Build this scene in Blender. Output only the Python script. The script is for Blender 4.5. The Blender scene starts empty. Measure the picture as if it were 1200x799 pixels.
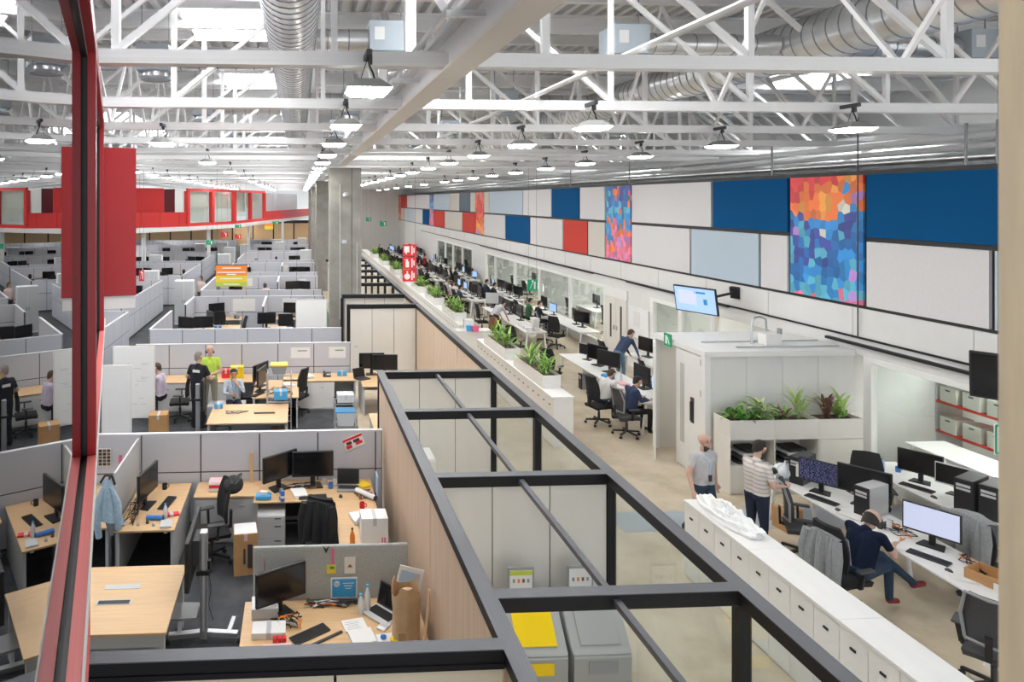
import bpy, bmesh, math, random
import numpy as np
from mathutils import Vector, Matrix, Euler
random.seed(7)
R = math.radians
PI = math.pi
SC = bpy.context.scene
COL = SC.collection

# ---------------------------------------------------------------- camera, world, exposure
F, CX, CY, EYE = 800.0, 392.0, 235.0, 5.4          # 24 mm shift lens on a 1200 x 799 frame
YAW = math.atan(42 / 800.0)
_s, _c = math.sin(YAW), math.cos(YAW)
cam = bpy.data.cameras.new('camera')
cam.sensor_width = 36.0
cam.lens = 24.0
cam.shift_x = (600 - CX) / 1200.0
cam.shift_y = (CY - 399.5) / 1200.0
cam.clip_start = 0.02
cam.clip_end = 400
cam.dof.use_dof = True
cam.dof.focus_distance = 14.0
cam.dof.aperture_fstop = 6.3
camo = bpy.data.objects.new('camera', cam)
camo.location = (0, 0, EYE)
camo.rotation_euler = (PI / 2, 0, -YAW)
COL.objects.link(camo)
SC.camera = camo

world = bpy.data.worlds.new('world')
SC.world = world
world.use_nodes = True
wb = world.node_tree.nodes['Background']
wb.inputs[0].default_value = (0.93, 0.96, 1.0, 1)
wb.inputs[1].default_value = 1.1
SC.view_settings.view_transform = 'Standard'
SC.view_settings.look = 'None'
SC.view_settings.gamma = 1.0
SC.view_settings.use_curve_mapping = False
SC.view_settings.exposure = 0.70
SKYLIGHT = 10.5
LAMP = 42.0

def ray(px, py):
    a = (px - CX) / F
    return Vector((a * _c + _s, -a * _s + _c, -(py - CY) / F))
def atz(px, py, z):
    d = ray(px, py); t = (z - EYE) / d.z
    return Vector((d.x * t, d.y * t, z))
def aty(px, py, y):
    d = ray(px, py); t = y / d.y
    return Vector((d.x * t, y, EYE + d.z * t))
def atx(px, py, x):
    d = ray(px, py); t = x / d.x
    return Vector((x, d.y * t, EYE + d.z * t))

# ---------------------------------------------------------------- materials
M = {}
def mat(name, col, rough=0.5, metal=0.0, noise=0.0, scale=8.0, bump=0.0, bscale=60.0, emit=0.0, stretch=None, spec=0.5, coords='Object'):
    m = bpy.data.materials.new(name); m.use_nodes = True
    nt = m.node_tree; b = nt.nodes['Principled BSDF']
    b.inputs['Base Color'].default_value = (*col, 1)
    b.inputs['Roughness'].default_value = rough
    b.inputs['Metallic'].default_value = metal
    b.inputs['Specular IOR Level'].default_value = spec
    if emit:
        b.inputs['Emission Color'].default_value = (*col, 1)
        b.inputs['Emission Strength'].default_value = emit
    if noise or bump:
        tc = nt.nodes.new('ShaderNodeTexCoord')
        mp = nt.nodes.new('ShaderNodeMapping')
        nt.links.new(tc.outputs[coords], mp.inputs[0])
        if stretch: mp.inputs['Scale'].default_value = stretch
    if noise:
        n = nt.nodes.new('ShaderNodeTexNoise'); n.inputs['Scale'].default_value = scale
        n.inputs['Detail'].default_value = 5
        nt.links.new(mp.outputs[0], n.inputs[0])
        r = nt.nodes.new('ShaderNodeValToRGB')
        r.color_ramp.elements[0].position = 0.3; r.color_ramp.elements[1].position = 0.7
        r.color_ramp.elements[0].color = (*[max(0, c * (1 - noise)) for c in col], 1)
        r.color_ramp.elements[1].color = (*[min(1, c * (1 + noise)) for c in col], 1)
        nt.links.new(n.outputs[0], r.inputs[0]); nt.links.new(r.outputs[0], b.inputs['Base Color'])
    if bump:
        n2 = nt.nodes.new('ShaderNodeTexNoise'); n2.inputs['Scale'].default_value = bscale
        nt.links.new(mp.outputs[0], n2.inputs[0])
        bp = nt.nodes.new('ShaderNodeBump'); bp.inputs['Strength'].default_value = bump; bp.inputs['Distance'].default_value = 0.01
        nt.links.new(n2.outputs[0], bp.inputs['Height']); nt.links.new(bp.outputs[0], b.inputs['Normal'])
    M[name] = m
    return m

mat('white', (0.80, 0.80, 0.79), 0.45, noise=0.02, scale=3)
mat('white_steel', (0.80, 0.80, 0.80), 0.4, noise=0.03, scale=4)
mat('beam_cream', (0.78, 0.74, 0.68), 0.45)
mat('deck', (0.68, 0.69, 0.70), 0.45, metal=0.0, noise=0.06, scale=2)
mat('galv', (0.74, 0.75, 0.76), 0.28, metal=0.9, noise=0.12, scale=3)
mat('galv_dark', (0.30, 0.31, 0.33), 0.5, metal=0.5)
mat('diffuser_grey', (0.44, 0.50, 0.55), 0.5)
mat('lamp_grey', (0.27, 0.27, 0.26), 0.5)
mat('concrete', (0.27, 0.258, 0.235), 0.85, noise=0.14, scale=2.5, bump=0.15, bscale=25)
mat('plaster_beige', (0.66, 0.54, 0.36), 0.8, noise=0.10, scale=5, bump=0.2, bscale=20)
mat('wood', (0.62, 0.47, 0.34), 0.5, noise=0.10, scale=3.0, stretch=(14, 14, 0.6))
mat('wood_top', (0.66, 0.44, 0.24), 0.42, noise=0.08, scale=3.0, stretch=(0.8, 16, 16))
mat('wood_edge', (0.50, 0.33, 0.17), 0.5)
mat('cream', (0.74, 0.72, 0.67), 0.5, noise=0.02, scale=2)
mat('cream_front', (0.70, 0.63, 0.47), 0.5, noise=0.02, scale=2)
mat('black_steel', (0.012, 0.012, 0.014), 0.5, noise=0.2, scale=30, spec=0.3)
mat('black', (0.014, 0.014, 0.016), 0.5)
mat('black_fabric', (0.016, 0.016, 0.018), 0.85, noise=0.25, scale=80, bump=0.2, bscale=200)
mat('dark_grey', (0.05, 0.05, 0.055), 0.5)
mat('black_gloss', (0.008, 0.008, 0.010), 0.18)
mat('grey_plastic', (0.30, 0.31, 0.32), 0.45)
mat('mesh_grey', (0.055, 0.055, 0.06), 0.7, noise=0.2, scale=120)
mat('light_grey', (0.52, 0.53, 0.54), 0.5)
mat('partition', (0.54, 0.55, 0.60), 0.75, noise=0.035, scale=60)
mat('partition_trim', (0.60, 0.61, 0.64), 0.4, metal=0.2)
mat('felt', (0.40, 0.415, 0.40), 0.95, noise=0.10, scale=45, bump=0.3, bscale=160)
mat('chrome', (0.72, 0.73, 0.75), 0.2, metal=1.0)
mat('silver', (0.55, 0.56, 0.58), 0.35, metal=0.8)
mat('red_shaded', (0.36, 0.008, 0.012), 0.3, noise=0.04, scale=2)  # frame red deepened, shade on the facing side put into the colour
mat('red_sill_lit', (0.84, 0.19, 0.18), 0.42, noise=0.05, scale=6)  # same frame red, pink of the lit top face put into the colour
mat('red_far', (0.66, 0.03, 0.028), 0.5)
mat('red_panel', (0.58, 0.05, 0.035), 0.6, spec=0.2)
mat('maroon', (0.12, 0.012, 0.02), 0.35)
mat('blue_panel', (0.003, 0.082, 0.235), 0.8, spec=0.1)
mat('darkblue_panel', (0.05, 0.10, 0.16), 0.5)
mat('lightblue_panel', (0.46, 0.56, 0.65), 0.5)
mat('white_panel', (0.66, 0.65, 0.66), 0.6, noise=0.03, scale=40)
mat('beige_panel', (0.60, 0.57, 0.52), 0.6)
mat('wall_white', (0.70, 0.70, 0.69), 0.6, noise=0.02, scale=3)
mat('room_grey', (0.52, 0.54, 0.52), 0.7)
mat('green_sign', (0.0, 0.36, 0.16), 0.4)
mat('sign_white', (0.85, 0.85, 0.85), 0.4)
mat('sign_red', (0.75, 0.02, 0.03), 0.4)
mat('orange', (0.85, 0.26, 0.04), 0.5)
mat('yellow', (0.86, 0.60, 0.01), 0.4)
mat('banner_yellow', (0.80, 0.62, 0.05), 0.5)
mat('lime', (0.50, 0.58, 0.08), 0.5)
mat('pink', (0.80, 0.13, 0.30), 0.5)
mat('blue', (0.04, 0.20, 0.60), 0.4)
mat('sky_blue', (0.05, 0.36, 0.72), 0.45)
mat('pale_blue', (0.42, 0.58, 0.75), 0.6)
mat('paper', (0.78, 0.78, 0.77), 0.7)
mat('paper_pink', (0.78, 0.50, 0.52), 0.7)
mat('cardboard', (0.50, 0.28, 0.12), 0.8, noise=0.06, scale=6)
mat('kraft', (0.55, 0.38, 0.23), 0.75, noise=0.10, scale=7, bump=0.3, bscale=14)
mat('denim', (0.055, 0.10, 0.17), 0.9, noise=0.2, scale=50)
mat('denim_light', (0.36, 0.50, 0.63), 0.85, noise=0.12, scale=30)
mat('coat_grey', (0.27, 0.28, 0.29), 0.9, noise=0.12, scale=30)
mat('leather', (0.22, 0.10, 0.045), 0.6)
mat('leaf', (0.17, 0.36, 0.06), 0.5, noise=0.25, scale=10)
mat('leaf_light', (0.36, 0.55, 0.12), 0.5, noise=0.2, scale=10)
mat('leaf_dark', (0.05, 0.18, 0.05), 0.5, noise=0.2, scale=10)
mat('leaf_cream', (0.46, 0.55, 0.26), 0.5, noise=0.3, scale=20)
mat('leaf_purple', (0.26, 0.12, 0.10), 0.5, noise=0.2, scale=10)
mat('soil', (0.10, 0.07, 0.05), 0.95)
mat('bin_grey', (0.36, 0.375, 0.36), 0.45)
mat('bin_yellow', (0.88, 0.62, 0.0), 0.35)
mat('skin', (0.60, 0.385, 0.30), 0.55)
mat('skin_dark', (0.46, 0.26, 0.18), 0.55)
mat('hair_dark', (0.018, 0.013, 0.011), 0.7)
mat('hair_brown', (0.07, 0.040, 0.024), 0.7)
mat('hair_grey', (0.22, 0.20, 0.18), 0.7)
mat('tee_grey', (0.52, 0.51, 0.53), 0.9, noise=0.07, scale=12)
mat('tee_navy', (0.008, 0.014, 0.034), 0.95, spec=0.2)
mat('tee_black', (0.012, 0.013, 0.020), 0.9)
mat('tee_green', (0.48, 0.66, 0.08), 0.9)
mat('tee_white', (0.68, 0.67, 0.66), 0.9)
mat('tee_forest', (0.045, 0.13, 0.06), 0.9)
mat('sweater_navy', (0.035, 0.055, 0.12), 0.9)
mat('shirt_blue', (0.48, 0.53, 0.60), 0.9, noise=0.08, scale=12)
mat('shirt_lilac', (0.55, 0.48, 0.60), 0.9, noise=0.08, scale=12)
mat('shirt_pinkish', (0.66, 0.52, 0.48), 0.9)
mat('trouser_black', (0.012, 0.013, 0.018), 0.9)
mat('trouser_navy', (0.016, 0.026, 0.055), 0.9)
mat('trouser_khaki', (0.30, 0.26, 0.20), 0.9)
mat('jeans', (0.030, 0.058, 0.10), 0.9, noise=0.2, scale=40)
mat('jeans_light', (0.12, 0.20, 0.30), 0.9, noise=0.25, scale=30)
mat('shoe_black', (0.02, 0.018, 0.017), 0.6)
mat('shoe_red', (0.22, 0.022, 0.02), 0.6)
mat('plastic_clear', (0.66, 0.70, 0.74), 0.15)
mat('bag_white', (0.86, 0.87, 0.88), 0.3)
mat('crate_pale', (0.60, 0.62, 0.56), 0.6)
mat('screen_white', (0.55, 0.60, 0.78), 0.3, emit=0.28)
mat('screen_blue', (0.30, 0.45, 0.78), 0.3, emit=0.5)
mat('light_panel', (1.0, 0.98, 0.93), 0.5, emit=LAMP)
mat('booth_panel', (1.0, 0.97, 0.92), 0.5, emit=3.5)
mat('office_panel', (1.0, 0.98, 0.95), 0.5, emit=26)
mat('sky_panel', (0.98, 0.99, 1.0), 0.5, emit=SKYLIGHT)

def stripes_mat(name, c1, c2, scale, axis=2, rough=0.9, w=0.5):
    m = bpy.data.materials.new(name); m.use_nodes = True
    nt = m.node_tree; b = nt.nodes['Principled BSDF']; b.inputs['Roughness'].default_value = rough
    tc = nt.nodes.new('ShaderNodeTexCoord'); sp = nt.nodes.new('ShaderNodeSeparateXYZ')
    nt.links.new(tc.outputs['Object'], sp.inputs[0])
    mu = nt.nodes.new('ShaderNodeMath'); mu.operation = 'MULTIPLY'; mu.inputs[1].default_value = scale
    fr = nt.nodes.new('ShaderNodeMath'); fr.operation = 'FRACT'
    lt = nt.nodes.new('ShaderNodeMath'); lt.operation = 'LESS_THAN'; lt.inputs[1].default_value = w
    mx = nt.nodes.new('ShaderNodeMix'); mx.data_type = 'RGBA'
    mx.inputs[6].default_value = (*c1, 1); mx.inputs[7].default_value = (*c2, 1)
    nt.links.new(sp.outputs[axis], mu.inputs[0]); nt.links.new(mu.outputs[0], fr.inputs[0])
    nt.links.new(fr.outputs[0], lt.inputs[0]); nt.links.new(lt.outputs[0], mx.inputs[0])
    nt.links.new(mx.outputs[2], b.inputs['Base Color'])
    M[name] = m
stripes_mat('tee_striped', (0.70, 0.66, 0.62), (0.50, 0.46, 0.44), 16, 2, w=0.35)

def screen_code_mat():
    m = bpy.data.materials.new('screen_code'); m.use_nodes = True
    nt = m.node_tree; b = nt.nodes['Principled BSDF']; b.inputs['Roughness'].default_value = 0.25
    tc = nt.nodes.new('ShaderNodeTexCoord'); mp = nt.nodes.new('ShaderNodeMapping')
    mp.inputs['Scale'].default_value = (40, 40, 150)
    n = nt.nodes.new('ShaderNodeTexNoise'); n.inputs['Scale'].default_value = 1.3
    nt.links.new(tc.outputs['Object'], mp.inputs[0]); nt.links.new(mp.outputs[0], n.inputs[0])
    r = nt.nodes.new('ShaderNodeValToRGB'); r.color_ramp.interpolation = 'CONSTANT'
    r.color_ramp.elements[0].color = (0.008, 0.009, 0.025, 1)
    r.color_ramp.elements[1].position = 0.56; r.color_ramp.elements[1].color = (0.16, 0.17, 0.32, 1)
    nt.links.new(n.outputs[0], r.inputs[0]); nt.links.new(r.outputs[0], b.inputs['Base Color'])
    nt.links.new(r.outputs[0], b.inputs['Emission Color']); b.inputs['Emission Strength'].default_value = 0.35
    M['screen_code'] = m
screen_code_mat()

def glass_mat(name, tint=(1, 1, 1), ior=1.5):
    m = bpy.data.materials.new(name); m.use_nodes = True
    nt = m.node_tree; nt.nodes.remove(nt.nodes['Principled BSDF'])
    out = nt.nodes['Material Output']
    t = nt.nodes.new('ShaderNodeBsdfTransparent'); t.inputs[0].default_value = (*tint, 1)
    g = nt.nodes.new('ShaderNodeBsdfGlossy'); g.inputs['Roughness'].default_value = 0.0
    f = nt.nodes.new('ShaderNodeFresnel'); f.inputs[0].default_value = ior
    mx = nt.nodes.new('ShaderNodeMixShader')
    nt.links.new(f.outputs[0], mx.inputs[0]); nt.links.new(t.outputs[0], mx.inputs[1]); nt.links.new(g.outputs[0], mx.inputs[2])
    nt.links.new(mx.outputs[0], out.inputs[0])
    M[name] = m
glass_mat('glass', (0.93, 0.96, 0.95), 1.45)
glass_mat('glass_coated', (0.42, 0.45, 0.47), 1.75)

def floor_mat(name, c1, c2, c3, sc, rough, bumpy=0.0):
    m = bpy.data.materials.new(name); m.use_nodes = True
    nt = m.node_tree; b = nt.nodes['Principled BSDF']; b.inputs['Roughness'].default_value = rough
    tc = nt.nodes.new('ShaderNodeTexCoord')
    n = nt.nodes.new('ShaderNodeTexNoise'); n.inputs['Scale'].default_value = sc; n.inputs['Detail'].default_value = 8; n.inputs['Roughness'].default_value = 0.65
    nt.links.new(tc.outputs['Object'], n.inputs[0])
    r = nt.nodes.new('ShaderNodeValToRGB')
    r.color_ramp.elements[0].position = 0.32; r.color_ramp.elements[0].color = (*c1, 1)
    r.color_ramp.elements[1].position = 0.68; r.color_ramp.elements[1].color = (*c3, 1)
    e = r.color_ramp.elements.new(0.5); e.color = (*c2, 1)
    nt.links.new(n.outputs[0], r.inputs[0]); nt.links.new(r.outputs[0], b.inputs['Base Color'])
    if bumpy:
        n2 = nt.nodes.new('ShaderNodeTexNoise'); n2.inputs['Scale'].default_value = 90
        nt.links.new(tc.outputs['Object'], n2.inputs[0])
        bp = nt.nodes.new('ShaderNodeBump'); bp.inputs['Strength'].default_value = bumpy; bp.inputs['Distance'].default_value = 0.01
        nt.links.new(n2.outputs[0], bp.inputs['Height']); nt.links.new(bp.outputs[0], b.inputs['Normal'])
    M[name] = m
floor_mat('polished_concrete', (0.46, 0.38, 0.27), (0.57, 0.49, 0.37), (0.64, 0.56, 0.45), 0.9, 0.25)
floor_mat('carpet', (0.034, 0.037, 0.043), (0.050, 0.053, 0.060), (0.074, 0.077, 0.084), 2.6, 0.95, 0.4)

def art_mat(name, ramp, seed, vz=0.30, zmid=4.6):
    """printed mosaic of tall hexagon-like cells, colours drifting with height"""
    m = bpy.data.materials.new(name); m.use_nodes = True
    nt = m.node_tree; b = nt.nodes['Principled BSDF']; b.inputs['Roughness'].default_value = 0.5
    tc = nt.nodes.new('ShaderNodeTexCoord'); mp = nt.nodes.new('ShaderNodeMapping')
    mp.inputs['Location'].default_value = (seed, seed * 1.7, 0); mp.inputs['Scale'].default_value = (1, 1, 0.8)
    nt.links.new(tc.outputs['Object'], mp.inputs[0])
    v = nt.nodes.new('ShaderNodeTexVoronoi'); v.inputs['Scale'].default_value = 6.5; v.inputs['Randomness'].default_value = 0.62
    nt.links.new(mp.outputs[0], v.inputs['Vector'])
    n = nt.nodes.new('ShaderNodeTexNoise'); n.inputs['Scale'].default_value = 1.5; n.inputs['Detail'].default_value = 2
    nt.links.new(v.outputs['Position'], n.inputs[0])
    sp = nt.nodes.new('ShaderNodeSeparateXYZ'); nt.links.new(v.outputs['Position'], sp.inputs[0])
    # t = (z_local)*vz + noise spread + small cell jitter
    mz = nt.nodes.new('ShaderNodeMath'); mz.operation = 'MULTIPLY_ADD'; mz.inputs[1].default_value = vz; mz.inputs[2].default_value = 0.06
    nt.links.new(sp.outputs[2], mz.inputs[0])
    mn = nt.nodes.new('ShaderNodeMath'); mn.operation = 'MULTIPLY_ADD'; mn.inputs[1].default_value = 0.95
    nt.links.new(n.outputs[0], mn.inputs[0]); nt.links.new(mz.outputs[0], mn.inputs[2])
    sc = nt.nodes.new('ShaderNodeSeparateColor'); nt.links.new(v.outputs['Color'], sc.inputs[0])
    mj = nt.nodes.new('ShaderNodeMath'); mj.operation = 'MULTIPLY_ADD'; mj.inputs[1].default_value = 0.13
    nt.links.new(sc.outputs[0], mj.inputs[0]); nt.links.new(mn.outputs[0], mj.inputs[2])
    r = nt.nodes.new('ShaderNodeValToRGB'); r.color_ramp.interpolation = 'CONSTANT'
    while len(r.color_ramp.elements) > 1: r.color_ramp.elements.remove(r.color_ramp.elements[0])
    r.color_ramp.elements[0].position = 0; r.color_ramp.elements[0].color = (*ramp[0][1], 1)
    for p, c in ramp[1:]:
        e = r.color_ramp.elements.new(p); e.color = (*c, 1)
    nt.links.new(mj.outputs[0], r.inputs[0])
    hs = nt.nodes.new('ShaderNodeHueSaturation')
    mv = nt.nodes.new('ShaderNodeMath'); mv.operation = 'MULTIPLY_ADD'; mv.inputs[1].default_value = 0.5; mv.inputs[2].default_value = 0.75
    nt.links.new(sc.outputs[1], mv.inputs[0]); nt.links.new(mv.outputs[0], hs.inputs['Value'])
    nt.links.new(r.outputs[0], hs.inputs['Color']); nt.links.new(hs.outputs[0], b.inputs['Base Color'])
    M[name] = m
_pk = (0.80, 0.20, 0.30); _cy = (0.10, 0.45, 0.62); _bl = (0.02, 0.17, 0.50); _bl2 = (0.03, 0.27, 0.66); _in = (0.05, 0.08, 0.36)
_or = (0.85, 0.20, 0.05); _am = (0.88, 0.36, 0.07); _rd = (0.72, 0.05, 0.06); _vi = (0.45, 0.25, 0.62); _cr = (0.70, 0.68, 0.60)
art_mat('art_warm_top', [(0, _pk), (0.16, _vi), (0.20, _cy), (0.30, _bl2), (0.40, _bl), (0.50, _cy), (0.55, _in), (0.60, _bl2), (0.66, _cr), (0.68, _vi), (0.72, _or), (0.80, _am), (0.86, _or), (0.93, _rd)], 3.0, 0.42)
art_mat('art_cool', [(0, _vi), (0.16, _pk), (0.30, _vi), (0.36, _pk), (0.52, _or), (0.58, _bl2), (0.68, _cy), (0.76, _bl), (0.86, _or), (0.90, _in)], 9.0, 0.36)
art_mat('art_red_blue', [(0, _bl2), (0.18, _vi), (0.28, _am), (0.40, _or), (0.55, _rd), (0.75, _or), (0.9, _pk)], 15.0, 0.34)

# ---------------------------------------------------------------- mesh building
class MB:
    def __init__(s): s.v = []; s.f = []
    def add(s, vs, fs, T=None):
        o = len(s.v)
        s.v += [(T @ Vector(v))[:] for v in vs] if T is not None else [tuple(v) for v in vs]
        s.f += [tuple(i + o for i in f) for f in fs]
        return s
    def box(s, c, d, rz=0, T=None):
        x, y, z = d[0] / 2, d[1] / 2, d[2] / 2
        vs = [(-x, -y, -z), (x, -y, -z), (x, y, -z), (-x, y, -z), (-x, -y, z), (x, -y, z), (x, y, z), (-x, y, z)]
        if rz:
            cs, sn = math.cos(rz), math.sin(rz)
            vs = [(a * cs - b * sn, a * sn + b * cs, e) for a, b, e in vs]
        vs = [(a + c[0], b + c[1], e + c[2]) for a, b, e in vs]
        return s.add(vs, [(0, 3, 2, 1), (4, 5, 6, 7), (0, 1, 5, 4), (1, 2, 6, 5), (2, 3, 7, 6), (3, 0, 4, 7)], T)
    def span(s, a, b):
        return s.box(((a[0] + b[0]) / 2, (a[1] + b[1]) / 2, (a[2] + b[2]) / 2), (abs(b[0] - a[0]), abs(b[1] - a[1]), abs(b[2] - a[2])))
    def bar(s, p0, p1, w, h, up=(0, 0, 1)):
        p0, p1 = Vector(p0), Vector(p1); d = (p1 - p0)
        if d.length < 1e-6: return s
        d.normalize(); up = Vector(up)
        sx = d.cross(up)
        if sx.length < 1e-4: sx = d.cross(Vector((0, 1, 0)))
        sx.normalize(); u = sx.cross(d)
        vs = []
        for p in (p0, p1):
            for a, b in ((-1, -1), (1, -1), (1, 1), (-1, 1)):
                vs.append((p + sx * (a * w / 2) + u * (b * h / 2))[:])
        return s.add(vs, [(3, 2, 1, 0), (4, 5, 6, 7), (0, 1, 5, 4), (1, 2, 6, 5), (2, 3, 7, 6), (3, 0, 4, 7)])
    def tube(s, pts, r, n=8, caps=True):
        pts = [Vector(p) for p in pts]; k = len(pts)
        rs = r if isinstance(r, (list, tuple)) else [r] * k
        rings = []; prev = None
        for i, p in enumerate(pts):
            d = (pts[min(i + 1, k - 1)] - pts[max(i - 1, 0)]).normalized()
            if prev is None:
                a = d.cross(Vector((0, 0, 1)))
                if a.length < 1e-3: a = d.cross(Vector((1, 0, 0)))
            else:
                a = prev - d * prev.dot(d)
            a.normalize(); prev = a; b = d.cross(a)
            rings.append([(p + a * (rs[i] * math.cos(2 * PI * j / n)) + b * (rs[i] * math.sin(2 * PI * j / n)))[:] for j in range(n)])
        vs = [v for ring in rings for v in ring]; fs = []
        for i in range(k - 1):
            for j in range(n):
                fs.append((i * n + j, i * n + (j + 1) % n, (i + 1) * n + (j + 1) % n, (i + 1) * n + j))
        if caps:
            fs.append(tuple(reversed(range(n)))); fs.append(tuple((k - 1) * n + j for j in range(n)))
        return s.add(vs, fs)
    def lathe(s, prof, n=16, c=(0, 0, 0), T=None):
        vs = []; fs = []; k = len(prof)
        for r, z in prof:
            for j in range(n):
                a = 2 * PI * j / n
                vs.append((c[0] + r * math.cos(a), c[1] + r * math.sin(a), c[2] + z))
        for i in range(k - 1):
            for j in range(n):
                fs.append((i * n + j, i * n + (j + 1) % n, (i + 1) * n + (j + 1) % n, (i + 1) * n + j))
        fs.append(tuple(reversed(range(n)))); fs.append(tuple((k - 1) * n + j for j in range(n)))
        return s.add(vs, fs, T)
    def prism(s, poly, z0, z1, T=None):
        n = len(poly)
        vs = [(x, y, z0) for x, y in poly] + [(x, y, z1) for x, y in poly]
        fs = [tuple(reversed(range(n))), tuple(range(n, 2 * n))] + [(i, (i + 1) % n, n + (i + 1) % n, n + i) for i in range(n)]
        return s.add(vs, fs, T)
    def grid(s, fn, nu, nv, thick=None):
        """surface fn(u,v)->xyz; with thickness closes it into a thin solid along -normal"""
        vs = [fn(i / nu, j / nv) for j in range(nv + 1) for i in range(nu + 1)]
        fs = [(j * (nu + 1) + i, j * (nu + 1) + i + 1, (j + 1) * (nu + 1) + i + 1, (j + 1) * (nu + 1) + i) for j in range(nv) for i in range(nu)]
        if thick:
            me = bpy.data.meshes.new('t'); me.from_pydata([tuple(v) for v in vs], [], fs); me.update()
            nv_ = [Vector(x.normal) for x in me.vertices]; bpy.data.meshes.remove(me)
            o = len(vs)
            vs2 = [tuple(Vector(v) - nv_[i] * thick) for i, v in enumerate(vs)]
            f2 = [tuple(o + i for i in reversed(f)) for f in fs]
            edge = [i for i in range(nu + 1)] + [j * (nu + 1) + nu for j in range(1, nv + 1)] + [nv * (nu + 1) + i for i in range(nu - 1, -1, -1)] + [j * (nu + 1) for j in range(nv - 1, 0, -1)]
            f3 = [(edge[(i + 1) % len(edge)], edge[i], o + edge[i], o + edge[(i + 1) % len(edge)]) for i in range(len(edge))]
            return s.add(list(vs) + vs2, fs + f2 + f3)
        return s.add(vs, fs)
    def mesh(s, name, bevel=0, smooth=False, seg=1):
        me = bpy.data.meshes.new(name)
        me.from_pydata(s.v, [], s.f)
        if bevel:
            bm = bmesh.new(); bm.from_mesh(me)
            bmesh.ops.bevel(bm, geom=bm.edges[:], offset=bevel, segments=seg, affect='EDGES', profile=0.6, clamp_overlap=True)
            bm.to_mesh(me); bm.free()
        if smooth:
            me.shade_smooth()
            if smooth != True:
                me.set_sharp_from_angle(angle=R(smooth))
        me.update()
        return me
    def build(s, name, m, parent=None, bevel=0, smooth=False, seg=1):
        return link(name, s.mesh(name, bevel, smooth, seg), m, parent)

def link(name, me, m, parent=None):
    if m is not None and not me.materials: me.materials.append(M[m] if isinstance(m, str) else m)
    o = bpy.data.objects.new(name, me); COL.objects.link(o)
    if parent is not None: o.parent = parent
    return o
def tag(o, label=None, cat=None, group=None, kind=None):
    if label: o['label'] = label
    if cat: o['category'] = cat
    if group: o['group'] = group
    elif 'group' in o and label: pass
    if kind: o['kind'] = kind
    return o
KIDS = {}
def thing(name, label, cat, loc=(0, 0, 0), rz=0, group=None):
    o = bpy.data.objects.new(name, None); COL.objects.link(o)
    o.empty_display_size = 0.1
    o.location = loc; o.rotation_euler = (0, 0, rz)
    return tag(o, label, cat, group)
def struct(o, parent=None):
    o['kind'] = 'structure'
    return o
def copy_tree(o, parent=None):
    c = o.copy(); COL.objects.link(c)
    if parent is not None: c.parent = parent
    for ch in o.children: copy_tree(ch, c)
    return c
PROTO = {}
def place(key, maker, loc, rz=0, label=None, group=None, scale=None):
    """first call builds the thing, later calls copy it with its parts"""
    if key not in PROTO:
        o = maker(); PROTO[key] = o
    else:
        o = copy_tree(PROTO[key])
    o.location = loc; o.rotation_euler = (0, 0, rz)
    if scale: o.scale = (scale,) * 3 if not isinstance(scale, tuple) else scale
    if label: o['label'] = label
    if group: o['group'] = group
    elif 'group' in o: del o['group']
    return o
def piece(name, me, m, parent, loc=(0, 0, 0), rz=0, scale=(1, 1, 1)):
    """one of many alike pieces that share mesh data"""
    o = link(name, me, m, parent); o.location = loc; o.rotation_euler = (0, 0, rz); o.scale = scale
    return o
_CUBE = {}
def cube_mesh(m):
    if m not in _CUBE:
        me = MB().box((0, 0, 0), (1, 1, 1)).mesh('unit_block'); me.materials.append(M[m]); _CUBE[m] = me
    return _CUBE[m]
def block(name, m, a, b, parent=None):
    """axis-aligned block piece from corner a to corner b, shared unit mesh"""
    o = link(name, cube_mesh(m), None, parent)
    o.location = [(p + q) / 2 for p, q in zip(a, b)]
    o.scale = [max(abs(q - p), 1e-4) for p, q in zip(a, b)]
    return o
def barpiece(name, m, p0, p1, w, h, parent=None):
    """straight member between two points, shared unit mesh"""
    o = link(name, cube_mesh(m), None, parent)
    p0, p1 = Vector(p0), Vector(p1); d = p1 - p0
    o.location = (p0 + p1) / 2
    o.rotation_mode = 'XYZ'
    o.rotation_euler = d.to_track_quat('Y', 'Z').to_euler()
    o.scale = (w, d.length, h)
    return o
mat('floor_band', (0.33, 0.37, 0.41), 0.4)
# ---------------------------------------------------------------- floor, walls, ceiling
XW = 10.8                      # panelled wall on the right
struct(MB().span((-30, -6, -0.2), (1.42, 84, 0)).build('floor', 'carpet'))['label'] = 'dark grey carpet tiles of the cubicle area'
struct(MB().span((1.42, -6, -0.2), (18.0, 84, 0.0)).build('floor', 'polished_concrete'))['label'] = 'polished beige concrete floor of the walkway and bench office'
o = MB().span((5.3, 10.85, 0.0), (10.6, 11.55, 0.003)).build('trim_1', 'floor_band'); struct(o); o['label'] = 'grey painted band across the concrete floor'

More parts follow.
